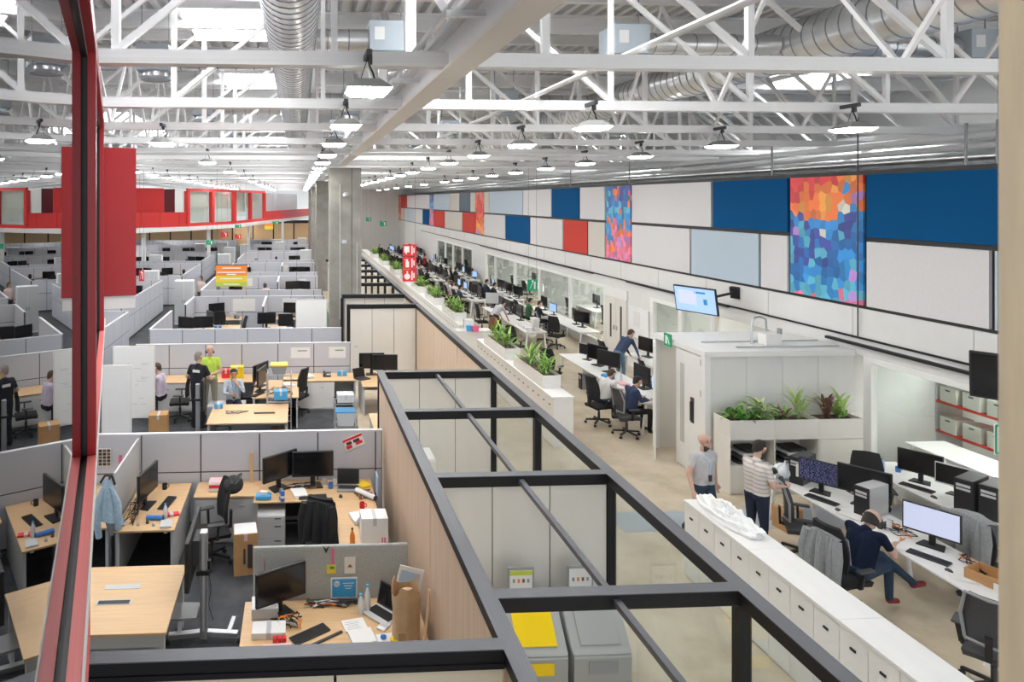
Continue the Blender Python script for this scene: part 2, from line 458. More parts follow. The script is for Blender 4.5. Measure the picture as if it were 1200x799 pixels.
# -- right wall: printed panels above, glazed offices below
ZP0, ZPM, ZP1 = 3.34, 4.66, 5.94
wall = MB().span((XW + 0.06, 5.0, ZP0 - 0.02), (XW + 0.25, 74, ZP1 + 0.04)).build('wall_right', 'black'); struct(wall)
wall['label'] = 'long upper wall clad in a grid of coloured printed panels'
def ypx(px): return atx(px, 235, XW).y
def panel_row(edges, z0, z1):
    for (p0, p1, m) in edges:
        y0, y1 = ypx(p0), ypx(p1)
        g = 0.045
        if abs(y0 - y1) < 0.1: continue
        nm = 'art_panel' if m.startswith('art') else 'wall_panel'
        if m.startswith('art'):
            w = abs(y0 - y1) - 2 * g
            o = MB().box((0, 0, 0), (0.06, w, z1 - z0 - 2 * g)).build(nm, m, wall)
            o.location = (XW + 0.04, (y0 + y1) / 2, (z0 + z1) / 2)
        else:
            o = block(nm, m, (XW + 0.005, min(y0, y1) + g, z0 + g), (XW + 0.07, max(y0, y1) - g, z1 - g), wall)
up = [(1420, 1013, 'blue_panel'), (924, 834, 'blue_panel'), (834, 739.5, 'white_panel'), (709, 679, 'white_panel'), (679, 646, 'blue_panel'), (646, 612.5, 'white_panel'),
      (612.5, 573, 'lightblue_panel'), (573, 567, 'beige_panel'), (557, 551, 'beige_panel'), (551, 538, 'darkblue_panel'), (538, 527, 'beige_panel'), (527, 508, 'lightblue_panel'),
      (503, 477, 'white_panel'), (477, 470, 'red_panel'), (467, 460, 'white_panel'), (460, 454, 'blue_panel'), (454, 450.5, 'beige_panel'), (450.5, 448, 'red_panel'), (448, 445, 'beige_panel'), (445, 441, 'white_panel'), (441, 437.5, 'lightblue_panel'), (437.5, 434, 'red_panel'), (434, 430, 'white_panel')]
lo = [(1420, 1162, 'lightblue_panel'), (1162, 1013, 'white_panel'), (924, 890, 'white_panel'), (890, 809, 'lightblue_panel'), (809, 739.5, 'white_panel'), (709, 688.5, 'beige_panel'), (688.5, 659.5, 'red_panel'),
      (659.5, 621, 'white_panel'), (621, 592, 'blue_panel'), (592, 567, 'white_panel'), (557, 541.5, 'red_panel'), (541.5, 521, 'beige_panel'), (521, 508, 'red_panel'),
      (503, 495, 'blue_panel'), (495, 485, 'white_panel'), (485, 477, 'lightblue_panel'), (477, 470, 'white_panel'), (467, 464, 'white_panel'), (464, 459, 'lightblue_panel'), (459, 454, 'white_panel'), (454, 451, 'red_panel'), (451, 448, 'beige_panel'), (448, 445, 'blue_panel'), (445, 442, 'red_panel'), (442, 438, 'white_panel'), (438, 434, 'beige_panel'), (434, 430, 'red_panel')]
panel_row(up, ZPM, ZP1); panel_row(lo, ZP0, ZPM)
panel_row([(1013, 924, 'art_warm_top'), (739.5, 709, 'art_cool'), (567, 557, 'art_red_blue'), (508, 503, 'art_cool'), (470, 467, 'art_red_blue')], ZP0, ZP1)

# fascia under the panels, black cable rail, glazed office front
fas = struct(MB().span((XW + 0.02, 5.0, 2.42), (XW + 0.25, 74, ZP0 - 0.02)).build('trim_2', 'wall_white')); fas['label'] = 'plain white fascia below the coloured panels'
for y0 in np.arange(5.6, 60, 2.4):
    block('fascia_joint', 'light_grey', (XW + 0.012, y0, 2.7), (XW + 0.03, y0 + 0.008, ZP0 - 0.03), fas)
for i, (y0, y1, z) in enumerate(((5.0, 13.4, 2.60), (16.6, 21.9, 2.72), (24.5, 40.0, 2.72))):
    o = block('trim_%d' % (3 + i), 'black_steel', (XW - 0.07, y0, z), (XW + 0.012, y1, z + 0.05)); struct(o); o['label'] = 'black cable rail along the white fascia'
o = block('trim_6', 'black_steel', (XW - 0.02, 5.0, 2.74), (XW + 0.012, 60, 2.775)); struct(o); o['label'] = 'thin black line along the white fascia'
front = struct(MB().span((XW + 0.02, 4.5, 0), (XW + 0.14, 11.0 - 0.9, 0.42)).span((XW + 0.02, 12.65, 0), (XW + 0.14, 17.3, 0.42)).span((XW + 0.02, 21.95, 0), (XW + 0.14, 74, 0.30)).span((XW + 0.02, 10.1, 0), (XW + 0.14, 12.65, 0.42)).span((XW + 0.02, 20.4, 0), (XW + 0.14, 21.95, 2.42)).build('wall_right', 'wall_white'))
front['label'] = 'white base wall of the glazed offices'
def win_strip(y0, y1, n, z0, z1, idx):
    root = thing('window_%d' % idx, None, None, (XW + 0.08, 0, 0)); struct(root); root['label'] = 'glazed office front with white mullions, bay %d' % idx
    w = (y1 - y0) / n
    for i in range(n + 1):
        block('mullion', 'white', (-0.07, y0 + i * w - 0.09, z0), (0.05, y0 + i * w + 0.09, z1), root)
    block('top_rail', 'white', (-0.075, y0, z1 - 0.10), (0.055, y1, z1), root); block('sill', 'white', (-0.09, y0, z0), (0.055, y1, z0 + 0.06), root)
    for i in range(n):
        block('pane', 'glass', (-0.01, y0 + i * w + 0.09, z0 + 0.06), (0.01, y0 + (i + 1) * w - 0.09, z1 - 0.1), root)
win_strip(6.2, 12.45, 2, 0.42, 2.42, 1)
win_strip(17.3, 20.4, 2, 0.42, 2.42, 2)
for i, (p0, p1) in enumerate(((708, 667), (667, 631.5), (631.5, 602), (602, 579.5), (579.5, 569), (553, 541), (541, 530), (530, 521), (521, 512))):
    win_strip(ypx(p0), ypx(p1), 1, 0.30, 2.42, 3 + i)
struct(MB().span((XW + 0.02, ypx(569), 0.3), (XW + 0.14, ypx(553), 2.42)).span((XW + 0.02, ypx(512), 0.3), (XW + 0.14, 74, 2.42)).build('wall_right', 'wall_white'))['label'] = 'solid white wall between the glazed offices'
# door beside the windows
d = thing('door_1', None, None, (XW, 0, 0)); struct(d); d['label'] = 'white double door with slot windows between office windows'
for k, (a, b) in enumerate(((21.97, 22.7), (22.72, 23.55))):
    block('leaf', 'cream', (-0.02, a, 0.02), (0.03, b, 2.1), d)
    block('vision_slot', 'dark_grey', (-0.026, a + 0.30, 0.7), (-0.019, a + 0.42, 1.85), d)
    block('handle', 'silver', (-0.06, (b - 0.1) if k == 0 else (a + 0.06), 1.0), (-0.02, (b - 0.06) if k == 0 else (a + 0.10), 1.15), d)
block('frame', 'white', (-0.03, 21.9, 2.1), (0.06, 23.6, 2.42), d)
o = struct(MB().span((XW + 0.02, 23.5, 0), (XW + 0.14, ypx(708), 2.42)).build('wall_right', 'wall_white')); o['label'] = 'narrow white pier beside the double door'
# rooms behind the glass
struct(MB().span((17.6, 3, 0), (17.8, 74, 2.7)).build('wall_back_offices', 'room_grey'))['label'] = 'rear wall of the glazed offices'
struct(MB().span((XW + 0.26, 3, 2.6), (17.6, 74, 2.7)).build('ceiling', 'wall_white'))['label'] = 'low ceiling of the glazed offices'
for i, y in enumerate((13.2, 21.0, 30.2, 40.0, 54)):
    struct(MB().span((XW + 0.26, y, 0), (17.6, y + 0.12, 2.6)).build('wall_partition_%d' % (i + 1), 'room_grey'))['label'] = 'cross wall inside the glazed offices'
for y in (6.4, 9.0, 11.6, 16.2, 19, 23, 25.5, 28, 32.5, 35, 37.5, 42, 45, 48):
    l = thing('ceiling_light', 'recessed square ceiling light inside the glazed offices', 'light', (13.2, y, 2.57), 0, 'recessed lights in the glazed offices')
    block('frame', 'white', (-0.62, -0.32, -0.01), (0.62, 0.32, 0.03), l); block('diffuser', 'office_panel', (-0.6, -0.3, -0.02), (0.6, 0.3, -0.008), l)

# -- end walls
struct(MB().span((1.9, 74, 0), (18, 74.2, 9)).build('wall_back_right', 'wall_white'))['label'] = 'far white end wall of the bench office'
# -- back timber wall beyond the cubicles
wb_ = struct(MB().span((-22, 80, 0), (2.0, 80.2, 3.1)).build('wall_back', 'black')); wb_['label'] = 'far wall of timber panels in black frames'
for i in range(10):
    block('timber_panel', 'wood_top', (-21.9 + i * 2.38, 79.93, 0.1), (-21.9 + i * 2.38 + 2.22, 80.02, 2.75), wb_)
struct(MB().span((-40, 96, 0), (12, 96.2, 9.4)).build('wall_back_upper', 'wall_white'))['label'] = 'pale far wall above the mezzanine'

# -- concrete columns
for i, (x, y, w) in enumerate(((1.66, 24.7, 1.12), (1.6, 41.5, 1.12), (1.6, 58.0, 1.12), (1.6, 72.0, 1.12))):
    c = thing('concrete_column', 'square grey concrete column behind the black partition frames' if i == 0 else 'square concrete column farther along the same row', 'column', (x, y, 0), 0, None if i == 0 else 'concrete columns of the far row')
    MB().box((0, 0, 3.29), (w, w, 6.58)).build('shaft', 'concrete', c, bevel=0.02)
    MB().box((0.22, -w / 2 - 0.004, 3.3), (0.02, 0.012, 6.5)).build('formwork_groove', 'dark_grey', c)
    if i == 0:
        MB().tube([(-0.2, -w / 2 - 0.03, 1.2), (-0.2, -w / 2 - 0.03, 6.0)], 0.018, 6).build('conduit', 'light_grey', c)
        MB().tube([(0.4, -w / 2 - 0.03, 3.9), (0.4, -w / 2 - 0.03, 1.9), (0.15, -w / 2 - 0.03, 1.9)], 0.016, 6).build('conduit', 'light_grey', c)
        MB().box((-0.05, -w / 2 - 0.05, 3.95), (0.16, 0.1, 0.12)).build('junction_box', 'light_grey', c)
        MB().lathe([(0.10, 0), (0.11, 0.08), (0.06, 0.14)], 12, (0.0, -w / 2 - 0.12, 5.55)).build('camera_dome', 'light_grey', c, smooth=40)

# -- roof: corrugated deck, purlins, skylights, trusses
ZB, ZR = 6.645, 8.62
def deck():
    mb = MB(); x = -34.0; pitch = 0.25
    prof = []
    while x < 24:
        prof += [(x, 0), (x + 0.10, 0), (x + 0.13, 0.12), (x + 0.22, 0.12)]
        x += pitch
    ys = (-6, 98)
    vs = [(px_, y, ZR + 0.14 + z) for y in ys for px_, z in prof]; n = len(prof)
    mb.add(vs, [(i, i + 1, n + i + 1, n + i) for i in range(n - 1)])
    mb.span((-34, -6, ZR + 0.30), (24, 98, ZR + 0.36))
    return mb
o = struct(deck().build('ceiling', 'deck')); o['label'] = 'corrugated white metal roof deck'
T0, TS = 6.35, 2.92
trussY = [T0 + TS * i for i in range(28)]
pur = [0.5 + 1.46 * i for i in range(58)]
for i, y in enumerate(pur):
    if i < 26 or i % 2 == 0:
        o = MB().span((-34, y - 0.05, ZR + 0.10), (24, y + 0.05, ZR + 0.14)).span((-34, y - 0.01, ZR - 0.03), (24, y + 0.01, ZR + 0.1)).span((-34, y - 0.05, ZR - 0.06), (24, y + 0.05, ZR - 0.03)).build('roof_purlin', 'white_steel')
        tag(o, 'white steel purlin carrying the corrugated roof deck', 'purlin', 'roof purlins under the deck')
def truss(i, y):
    t = thing('roof_truss', 'white steel lattice truss spanning the hall under the roof', 'truss', (0, y, 0), 0, 'white roof trusses across the hall')
    bc = 0.13
    xs = [0.33 + 2.0 * k for k in range(-12, 12)]
    lo_, hi_ = xs[0], xs[-1]
    barpiece('bottom_chord', 'white_steel', (lo_, 0, ZB + bc / 2), (1.40, 0, ZB + bc / 2), 0.16, bc, t)
    barpiece('bottom_chord', 'white_steel', (1.5, 0, ZB + bc / 2), (hi_, 0, ZB + bc / 2), 0.16, bc, t)
    barpiece('top_chord', 'white_steel', (lo_, 0, ZR - 0.12), (hi_, 0, ZR - 0.12), 0.14, 0.12, t)
    if i < 9:
        lim = 8 if i < 5 else 12
        for k, x in enumerate(xs):
            if abs(x - 1.3) > lim * 1.6: continue
            barpiece('vertical', 'white_steel', (x, 0, ZB + bc), (x, 0, ZR - 0.15), 0.075 if k % 2 else 0.06, 0.065, t)
            if k + 1 < len(xs):
                if x < 1.3: a, b = (x, 0, ZB + bc), (x + 2.0, 0, ZR - 0.2)
                else: a, b = (x, 0, ZR - 0.2), (x + 2.0, 0, ZB + bc)
                if abs(x + 1 - 1.33) > 0.5: barpiece('diagonal', 'white_steel', a, b, 0.055, 0.06, t)
    else:
        mb = MB()
        for k, x in enumerate(xs):
            mb.bar((x, 0, ZB + bc), (x, 0, ZR - 0.15), 0.08, 0.08)
            if k + 1 < len(xs):
                mb.bar(*((((x, 0, ZB + bc), (x + 2, 0, ZR - 0.2))) if x < 1.3 else (((x, 0, ZR - 0.2), (x + 2, 0, ZB + bc)))), 0.07, 0.07)
        o = mb.build('web_members', 'white_steel', t); o['kind'] = 'stuff'
    return t
for i, y in enumerate(trussY): truss(i, y)
# longitudinal girder on the column line, with its lattice
g = thing('roof_girder', 'cream underside steel girder running along the column row', 'girder', (1.45, 0, 0))
MB().span((-0.13, 1.0, ZB - 0.06), (0.13, 88, ZB - 0.035)).build('bottom_flange', 'beam_cream', g)
MB().span((-0.06, 1.0, ZB - 0.035), (0.06, 88, ZB + 0.26)).build('web', 'white_steel', g)
MB().span((-0.13, 1.0, ZB + 0.26), (0.13, 88, ZB + 0.285)).build('top_flange', 'white_steel', g)
for k in range(16):
    y = 3.0 + 2.92 * k
    barpiece('vertical', 'white_steel', (0, y, ZB + 0.28), (0, y, ZR), 0.14, 0.14, g)
    barpiece('diagonal', 'white_steel', (0, y, ZB + 0.28), (0, y + 2.92, ZR), 0.12, 0.12, g)
barpiece('tray_rail', 'galv', (-0.32, 1, ZB + 0.2), (-0.32, 60, ZB + 0.2), 0.03, 0.05, g)
barpiece('tray_rail', 'galv', (-0.22, 1, ZB + 0.2), (-0.22, 60, ZB + 0.2), 0.03, 0.05, g)
for k in range(30):
    block('tray_bracket', 'galv', (-0.36, 2.2 + 1.4 * k, ZB + 0.12), (-0.05, 2.25 + 1.4 * k, ZB + 0.17), g)
# light longitudinal bracing trusses between the main ones
for bx_, lb_ in ((-6.6, 'slim white bracing lattice above the cubicles'), (-3.3, 'slim white bracing lattice beside the spiral duct'), (5.85, 'slim white bracing lattice above the walkway'), (9.3, 'slim white bracing lattice near the panelled wall')):
    bt_ = thing('bracing_truss', lb_, 'truss', (bx_, 0, 0))
    for k in range(23):
        y = T0 + TS * (k - 1)
        barpiece('diagonal', 'white_steel', (0, y + 0.05, ZB + 0.13), (0, y + TS / 2, ZR - 0.1), 0.045, 0.045, bt_)
        barpiece('diagonal', 'white_steel', (0, y + TS / 2, ZR - 0.1), (0, y + TS - 0.05, ZB + 0.13), 0.045, 0.045, bt_)
# secondary girders far left and right
for xx in (-10.5, 13.3):
    g2 = thing('roof_girder', 'white steel girder parallel to the column row, off to the %s' % ('cubicle side' if xx < 0 else 'wall side'), 'girder', (xx, 0, 0))
    MB().span((-0.13, 1.0, ZB - 0.06), (0.13, 88, ZB - 0.03)).build('bottom_flange', 'white_steel', g2)
    MB().span((-0.05, 1.0, ZB - 0.03), (0.05, 88, ZB + 0.26)).build('web', 'white_steel', g2)
# sprinkler and cable pipes running lengthwise under the trusses
for k, (x, z, r) in enumerate(((-4.2, ZB + 0.22, 0.04), (3.3, ZB + 0.22, 0.035), (-7.3, ZB + 0.1, 0.05), (11.8, ZB - 0.3, 0.06), (12.4, ZB - 0.5, 0.09))):
    tag(MB().tube([(x, 2, z), (x, 86, z)], r, 8).build('service_pipe', 'white_steel' if k % 2 else 'galv', smooth=40), 'straight service pipe running lengthwise through the roof trusses', 'pipe', 'service pipes among the trusses')
for k, (y, z) in enumerate(((17.2, ZB - 0.06), (23.0, ZB - 0.1), (30.5, ZB - 0.06), (37, ZB - 0.08), (45, ZB - 0.08))):
    tag(MB().tube([(-24, y, z), (22, y, z)], 0.045, 8).build('cross_pipe', 'white_steel', smooth=40), 'white cross pipe hung below the roof trusses', 'pipe', 'cross pipes below the trusses')
# skylights: opal panes in kerbs set in the deck
sx = [-14.0, -6.9, -1.25, 2.9, 13.6]  # last row is added to brighten the roof behind the panelled wall
sk_me = MB().box((0, 0, 0), (1.5, 2.2, 0.02)).mesh('pane'); sk_me.materials.append(M['sky_panel'])
kb = MB().span((-0.82, -1.17, -0.02), (-0.75, 1.17, 0.12)).span((0.75, -1.17, -0.02), (0.82, 1.17, 0.12)).span((-0.75, -1.17, -0.02), (0.75, -1.1, 0.12)).span((-0.75, 1.1, -0.02), (0.75, 1.17, 0.12)).mesh('kerb'); kb.materials.append(M['white_steel'])
for i, x in enumerate(sx):
    for j in range(15):
        y = 5.2 + 5.84 * j + (2.92 if i % 2 else 0)
        if i == 2: y = 12.6 + 5.84 * (j - 2)
        if i >= 3 and j % 2: continue
        if y > 70 and i == 4: continue
        s_ = thing('skylight', 'bright opal skylight set in the corrugated roof', 'skylight', (x, y, ZR + 0.0), 0, 'opal skylights in the roof deck')
        link('kerb', kb, None, s_).location = (0, 0, 0.0)
        link('pane', sk_me, None, s_).location = (0, 0, 0.06)

# -- galvanised spiral ducts with diffuser boxes
ring = MB()
for k in range(24):
    a0, a1 = 2 * PI * k / 24, 2 * PI * (k + 1) / 24
    for rr0, rr1, y0, y1 in ((0.352, 0.352, -0.009, 0.009),):
        ring.add([(rr0 * math.cos(a0), y0, rr0 * math.sin(a0)), (rr0 * math.cos(a1), y0, rr0 * math.sin(a1)), (rr0 * math.cos(a1), y1, rr0 * math.sin(a1)), (rr0 * math.cos(a0), y1, rr0 * math.sin(a0)),
                  (0.33 * math.cos(a0), y0, 0.33 * math.sin(a0)), (0.33 * math.cos(a1), y0, 0.33 * math.sin(a1)), (0.33 * math.cos(a1), y1, 0.33 * math.sin(a1)), (0.33 * math.cos(a0), y1, 0.33 * math.sin(a0))],
                 [(0, 1, 2, 3), (0, 4, 5, 1), (3, 2, 6, 7)])
ring_me = ring.mesh('seam', smooth=40); ring_me.materials.append(M['galv_dark'])
ZD = 7.72
for dx, lab in ((-0.1, 'large galvanised spiral duct above the cubicle side of the girder'), (7.4, 'large galvanised spiral duct above the bench office'), (-13.0, 'large galvanised spiral duct far out over the cubicles')):
    d = thing('air_duct', lab, 'duct', (dx, 0, ZD))
    MB().tube([(0, 1.0, 0), (0, 86, 0)], 0.345, 32).build('duct_shell', 'galv', d, smooth=40)
    for k in range(90):
        y = 2.2 + 0.22 * k
        o = link('seam', ring_me, None, d); o.location = (0, y, 0)
    rest = MB()
    for k in range(130):
        y = 22.2 + 0.45 * k
        rest.add([(v[0], v[1] + y, v[2]) for v in ring.v], ring.f)
    o = rest.build('far_seams', 'galv_dark', d); o['kind'] = 'stuff'
    for k in range(12):
        MB().box((0, 4.9 + 5.84 * k, 0.62), (0.01, 0.03, 0.56)).build('hanger', 'galv_dark', d)
def diffuser():
    t = thing('air_diffuser', 'grey diffuser box with round collar on a branch duct', 'diffuser')
    MB().box((0, 0, 0.19), (0.52, 0.52, 0.42)).build('plenum_box', 'diffuser_grey', t, bevel=0.006)
    MB().lathe([(0.20, -0.10), (0.20, 0.0)], 20).build('collar', 'galv', t, smooth=40)
    MB().lathe([(0.23, -0.12), (0.25, -0.14), (0.25, -0.10), (0.2, -0.09)], 20).build('ring', 'diffuser_grey', t, smooth=40)
    MB().box((-0.12, -0.262, 0.22), (0.14, 0.004, 0.18)).build('rating_plate', 'paper', t)
    for s_ in (-1, 1): MB().box((s_ * 0.22, 0, 0.40 + 0.47), (0.012, 0.012, 0.96)).build('hanger_rod', 'galv_dark', t)
    return t
def branch(y, x0, x1):
    o = thing('branch_duct', 'thin galvanised branch duct feeding a diffuser box', 'duct', ((x0 + x1) / 2, y, ZD - 0.02), 0, 'branch ducts between duct and diffusers')
    L = abs(x1 - x0)
    MB().tube([(-L / 2, 0, 0), (L / 2, 0, 0)], 0.15, 18).build('shell', 'galv', o, smooth=40)
    for k in range(int(L / 0.3)):
        MB().tube([(-L / 2 + 0.15 + 0.3 * k, 0, 0), (-L / 2 + 0.165 + 0.3 * k, 0, 0)], 0.154, 18).build('seam', 'galv_dark', o)
for k in range(13):
    y = 9.75 + 5.84 * k
    for (dx, bx) in ((-0.1, 1.25), (-0.1, -2.35), (7.4, 4.75), (7.4, 10.1), (-13.0, -10.6)):
        if k > 5 and bx in (10.1, -10.6): continue
        yy = y + (1.6 if bx == -2.35 else 0)
        place('diffuser', diffuser, (bx, yy, ZD - 0.2), 0, 'grey diffuser box with round collar on a branch duct', 'diffuser boxes under the roof')
        if k < 7: branch(yy, bx + 0.262 if bx < dx else dx + 0.354, dx - 0.354 if bx < dx else bx - 0.262)
# -- pendant lamps
def lamp():
    t = thing('pendant_lamp', 'grey industrial pendant lamp with bright underside', 'lamp')
    def fr(z0, a, z1, b):
        return MB().add([(-a, -a, z0), (a, -a, z0), (a, a, z0), (-a, a, z0), (-b, -b, z1), (b, -b, z1), (b, b, z1), (-b, b, z1)], [(0, 3, 2, 1), (4, 5, 6, 7), (0, 1, 5, 4), (1, 2, 6, 5), (2, 3, 7, 6), (3, 0, 4, 7)])
    fr(0.04, 0.20, 0.13, 0.10).build('shade', 'lamp_grey', t, bevel=0.004)
    fr(0.0, 0.15, 0.038, 0.195).build('diffuser', 'light_panel', t)
    MB().tube([(0.06, 0, 0.13), (0.04, 0, 0.2), (0.01, 0, 0.26), (0, 0, 0.34)], 0.009, 6).tube([(-0.07, 0, 0.13), (0, 0, 0.34)], 0.004, 5).build('cable', 'black', t)
    MB().box((0, 0.05, 0.36), (0.05, 0.32, 0.05)).box((0.02, 0, 0.31), (0.03, 0.06, 0.08)).build('bracket', 'dark_grey', t)
    return t
for i, y in enumerate(trussY):
    if i > 20: break
    row = (0.62, 3.95 + 0.3 * (i % 2), 7.6, -2.35, -5.6) if i % 2 == 0 else (0.62, 3.95, -5.6, -9, 7.6)
    if i == 0: row = (0.62,)
    for x in row:
        if i % 2 == 1 and x in (-9, 7.6) and i > 9: continue
        place('lamp', lamp, (x, y - 0.28, ZB - 0.30), 0, 'grey industrial pendant lamp with bright underside hung from a truss', 'pendant lamps under the trusses')
# ---------------------------------------------------------------- near red-framed window on the left, plaster jamb on the right
GU = Vector((-0.2593, 0.9658, 0)); GN = Vector((0.9658, 0.2593, 0)); GROT = math.atan2(-(-0.2593), 0.9658)
def facade_local():
    r = thing('window_20', None, None, (0, 0, 0), GROT); struct(r); r['label'] = 'red framed mezzanine window with reflecting glass'
    return r
fw = facade_local()          # local y runs along the glass, local x points out over the hall
S0, S1 = 3.95, 6.245
def fb(name, m, a, b): return block(name, m, a, b, fw)
GX = -0.152
fb('pane', 'glass_coated', (GX - 0.006, -0.6, S0 - 0.02), (GX, 4.13, S1 + 0.02))
fb('pane', 'glass_coated', (GX - 0.006, 4.28, S0 - 0.02), (GX, 8.1, S1 + 0.02))
fb('gasket', 'black', (GX, -0.6, S0 - 0.07), (GX + 0.018, 8.9, S0 - 0.012)); fb('sill', 'red_sill_lit', (GX + 0.018, -0.6, S0 - 0.07), (-0.088, 8.9, S0))
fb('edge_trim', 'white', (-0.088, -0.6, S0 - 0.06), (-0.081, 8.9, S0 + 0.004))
for k in range(46): fb('cladding_rib', 'red_sill_lit', (-0.102, 0.6 + 0.05 * k, S0 - 0.30), (-0.083, 0.622 + 0.05 * k, S0 - 0.065))
fb('cladding', 'red_shaded', (-0.21, -0.6, S0 - 0.34), (-0.098, 8.9, S0 - 0.07))
fb('header', 'red_shaded', (GX, -0.6, S1), (-0.088, 8.9, S1 + 0.12)); fb('header_gasket', 'black', (GX, -0.6, S1 - 0.03), (GX + 0.018, 8.9, S1))
for yy, w in ((4.13, 0.15), (8.05, 0.15)):
    fb('mullion_gasket', 'black', (GX - 0.008, yy, S0), (GX + 0.018, yy + w, S1)); fb('mullion', 'red_shaded', (GX + 0.018, yy - 0.01, S0), (-0.088, yy + w, S1))
# room behind the glass
o = MB().span((-6.0, -0.6, 3.55), (-0.24, 8.2, 3.88)).build('slab', 'dark_grey', fw)
o = MB().span((-6.0, -0.6, 6.6), (-0.24, 8.2, 6.7)).span((-6.1, -0.6, 3.88), (-6.0, 8.2, 6.6)).span((-6.0, 8.2, 3.88), (-0.24, 8.3, 6.7)).build('inner_lining', 'dark_grey', fw)
# projecting red box at the end of the facade
zt, zb = aty(140, 174, 8.75).z, aty(140, 345, 8.75).z
MB().span((-0.145, 8.9, zb), (0.285, 12.0, zt)).build('box_bay', 'red_shaded', fw, bevel=0.006)
MB().span((-0.145, 8.92, zb - 0.16), (0.275, 12.0, zb)).build('bay_soffit', 'white', fw)
MB().box((-0.9, 18.2, 1.95), (0.24, 0.24, 3.9)).build('support_column', 'white', fw)
# beige plaster jamb beside the camera
p_ = ray(1169, 235) * 0.95
jm = MB().box((0.25, -0.15, 0), (0.5, 0.3, 3.6)).build('plaster_jamb', 'plaster_beige', bevel=0.01)
jm.location = (p_.x, p_.y, 5.6); jm.rotation_euler = (0, 0, -R(42)); jm.location += Vector((0, 0, 0))
tag(jm, 'rough beige plaster jamb beside the black wall screen', 'jamb')
jm.name = 'trim_30'; jm['kind'] = 'structure'; del jm['category']

# ---------------------------------------------------------------- black steel frame rooms
HB = 2.3
XL, XR = 1.48, 3.55
def steel(root, p0, p1, w=0.10, h=0.12, nm='beam'):
    """black hollow section with a paler strip painting the light on its top face"""
    barpiece(nm, 'black_steel', p0, p1, w, h, root)
    if abs(p0[2] - p1[2]) < 0.01:
        barpiece('lit_top_face', 'steel_lit', (p0[0], p0[1], p0[2] + h / 2 + 0.004), (p1[0], p1[1], p1[2] + h / 2 + 0.004), w * 1.25, 0.008, root)
mat('steel_lit', (0.105, 0.11, 0.125), 0.42, metal=0.3, noise=0.12, scale=20)  # paler copy of the black steel, light from above put into the colour
fr = thing('steel_frame_room', 'black steel framed enclosure with timber and white panel walls and no roof', 'partition', (0, 0, 0))
zc = HB - 0.06
steel(fr, (XL, 2.2, zc), (XL, 12.35, zc), 0.11); steel(fr, (XR, 2.0, zc), (XR, 12.35, zc), 0.11)
for y in (2.9, 5.3, 7.62, 10.0, 12.3): steel(fr, (XL + 0.055, y, zc), (XR - 0.055, y, zc), 0.10)
for y0, y1 in ((2.95, 5.25), (5.35, 7.57), (7.67, 9.95), (10.05, 12.25)): barpiece('mid_rail', 'steel_lit', (2.5, y0, zc), (2.5, y1, zc), 0.055, 0.05, fr)
for y in (2.9, 5.3, 7.62, 10.0, 12.3): block('post', 'black_steel', (XR - 0.05, y - 0.05, 0), (XR + 0.05, y + 0.05, HB - 0.12), fr)
block('post', 'black_steel', (XL - 0.05, 12.25, 0), (XL + 0.05, 12.35, HB - 0.12), fr)
def panels_x(root, x0, x1, y, n, m, z1=2.18, nm='panel', gap=0.012):
    w = (x1 - x0) / n
    for i in range(n): block(nm, m, (x0 + i * w + gap / 2, y - 0.03, 0.02), (x0 + (i + 1) * w - gap / 2, y + 0.03, z1), root)
    block('panel_core', 'dark_grey', (x0, y - 0.015, 0.02), (x1, y + 0.015, z1), root)
def panels_y(root, ys, x, m, z1=2.18, nm='panel', gap=0.03):
    for a, b in zip(ys, ys[1:]): block(nm, m, (x - 0.035, a + gap / 2, 0.02), (x + 0.035, b - gap / 2, z1), root)
    block('panel_core', 'dark_grey', (x - 0.02, ys[0], 0.02), (x + 0.02, ys[-1], z1), root)
panels_x(fr, XL + 0.04, XR - 0.05, 7.62, 3, 'cream'); panels_x(fr, XL + 0.05, XR - 0.05, 12.3, 3, 'cream')
panels_y(fr, [2.4, 5.0, 7.45, 9.85, 12.22], XL, 'wood', nm='timber_panel')
for a, b in ((2.95, 5.25), (5.35, 7.57), (7.67, 9.95), (10.05, 12.25)): block('glass_pane', 'glass', (XR - 0.006, a, 0.06), (XR + 0.006, b, 2.18), fr); block('floor_rail', 'black_steel', (XR - 0.03, a, 0.0), (XR + 0.03, b, 0.06), fr)
fr2 = thing('steel_frame_room', 'open black frame bay with timber side and white back panels beside twin black monitors', 'partition', (0, 0, 0))
steel(fr2, (XR, 12.36, zc), (XR, 20.35, zc), 0.11)
panels_y(fr2, [12.4, 15.0, 17.6, 20.25], XR, 'wood', nm='timber_panel')
panels_x(fr2, XL + 0.05, XR - 0.05, 20.3, 3, 'cream')
steel(fr2, (XL - 0.05, 20.3, zc), (XR - 0.05, 20.3, zc)); block('post', 'black_steel', (XL - 0.05, 20.25, 0), (XL + 0.05, 20.35, HB - 0.12), fr2)
block('door_lever', 'silver', (XL + 0.16, 20.24, 1.05), (XL + 0.30, 20.26, 1.08), fr2)
fr3 = thing('steel_frame_room', 'farther black steel framed bays beyond the concrete column', 'partition', (0, 0, 0))
for y in (22.5, 25.6, 28.0, 30.4, 33.0, 36.0): steel(fr3, (XL - 0.05, y, zc), (XR - 0.05, y, zc))
steel(fr3, (XR, 20.4, zc), (XR, 44, zc), 0.11)
block('post', 'black_steel', (XL - 0.10, 22.45, 0), (XL - 0.0, 22.55, HB - 0.12), fr3)
panels_x(fr3, XL + 0.05, XR - 0.05, 24.0 - 1.4, 3, 'cream')
for y in (25.6, 28.0, 30.4, 33.0, 36.0): block('post', 'black_steel', (XR - 0.05, y - 0.05, 0), (XR + 0.05, y + 0.05, HB - 0.12), fr3)
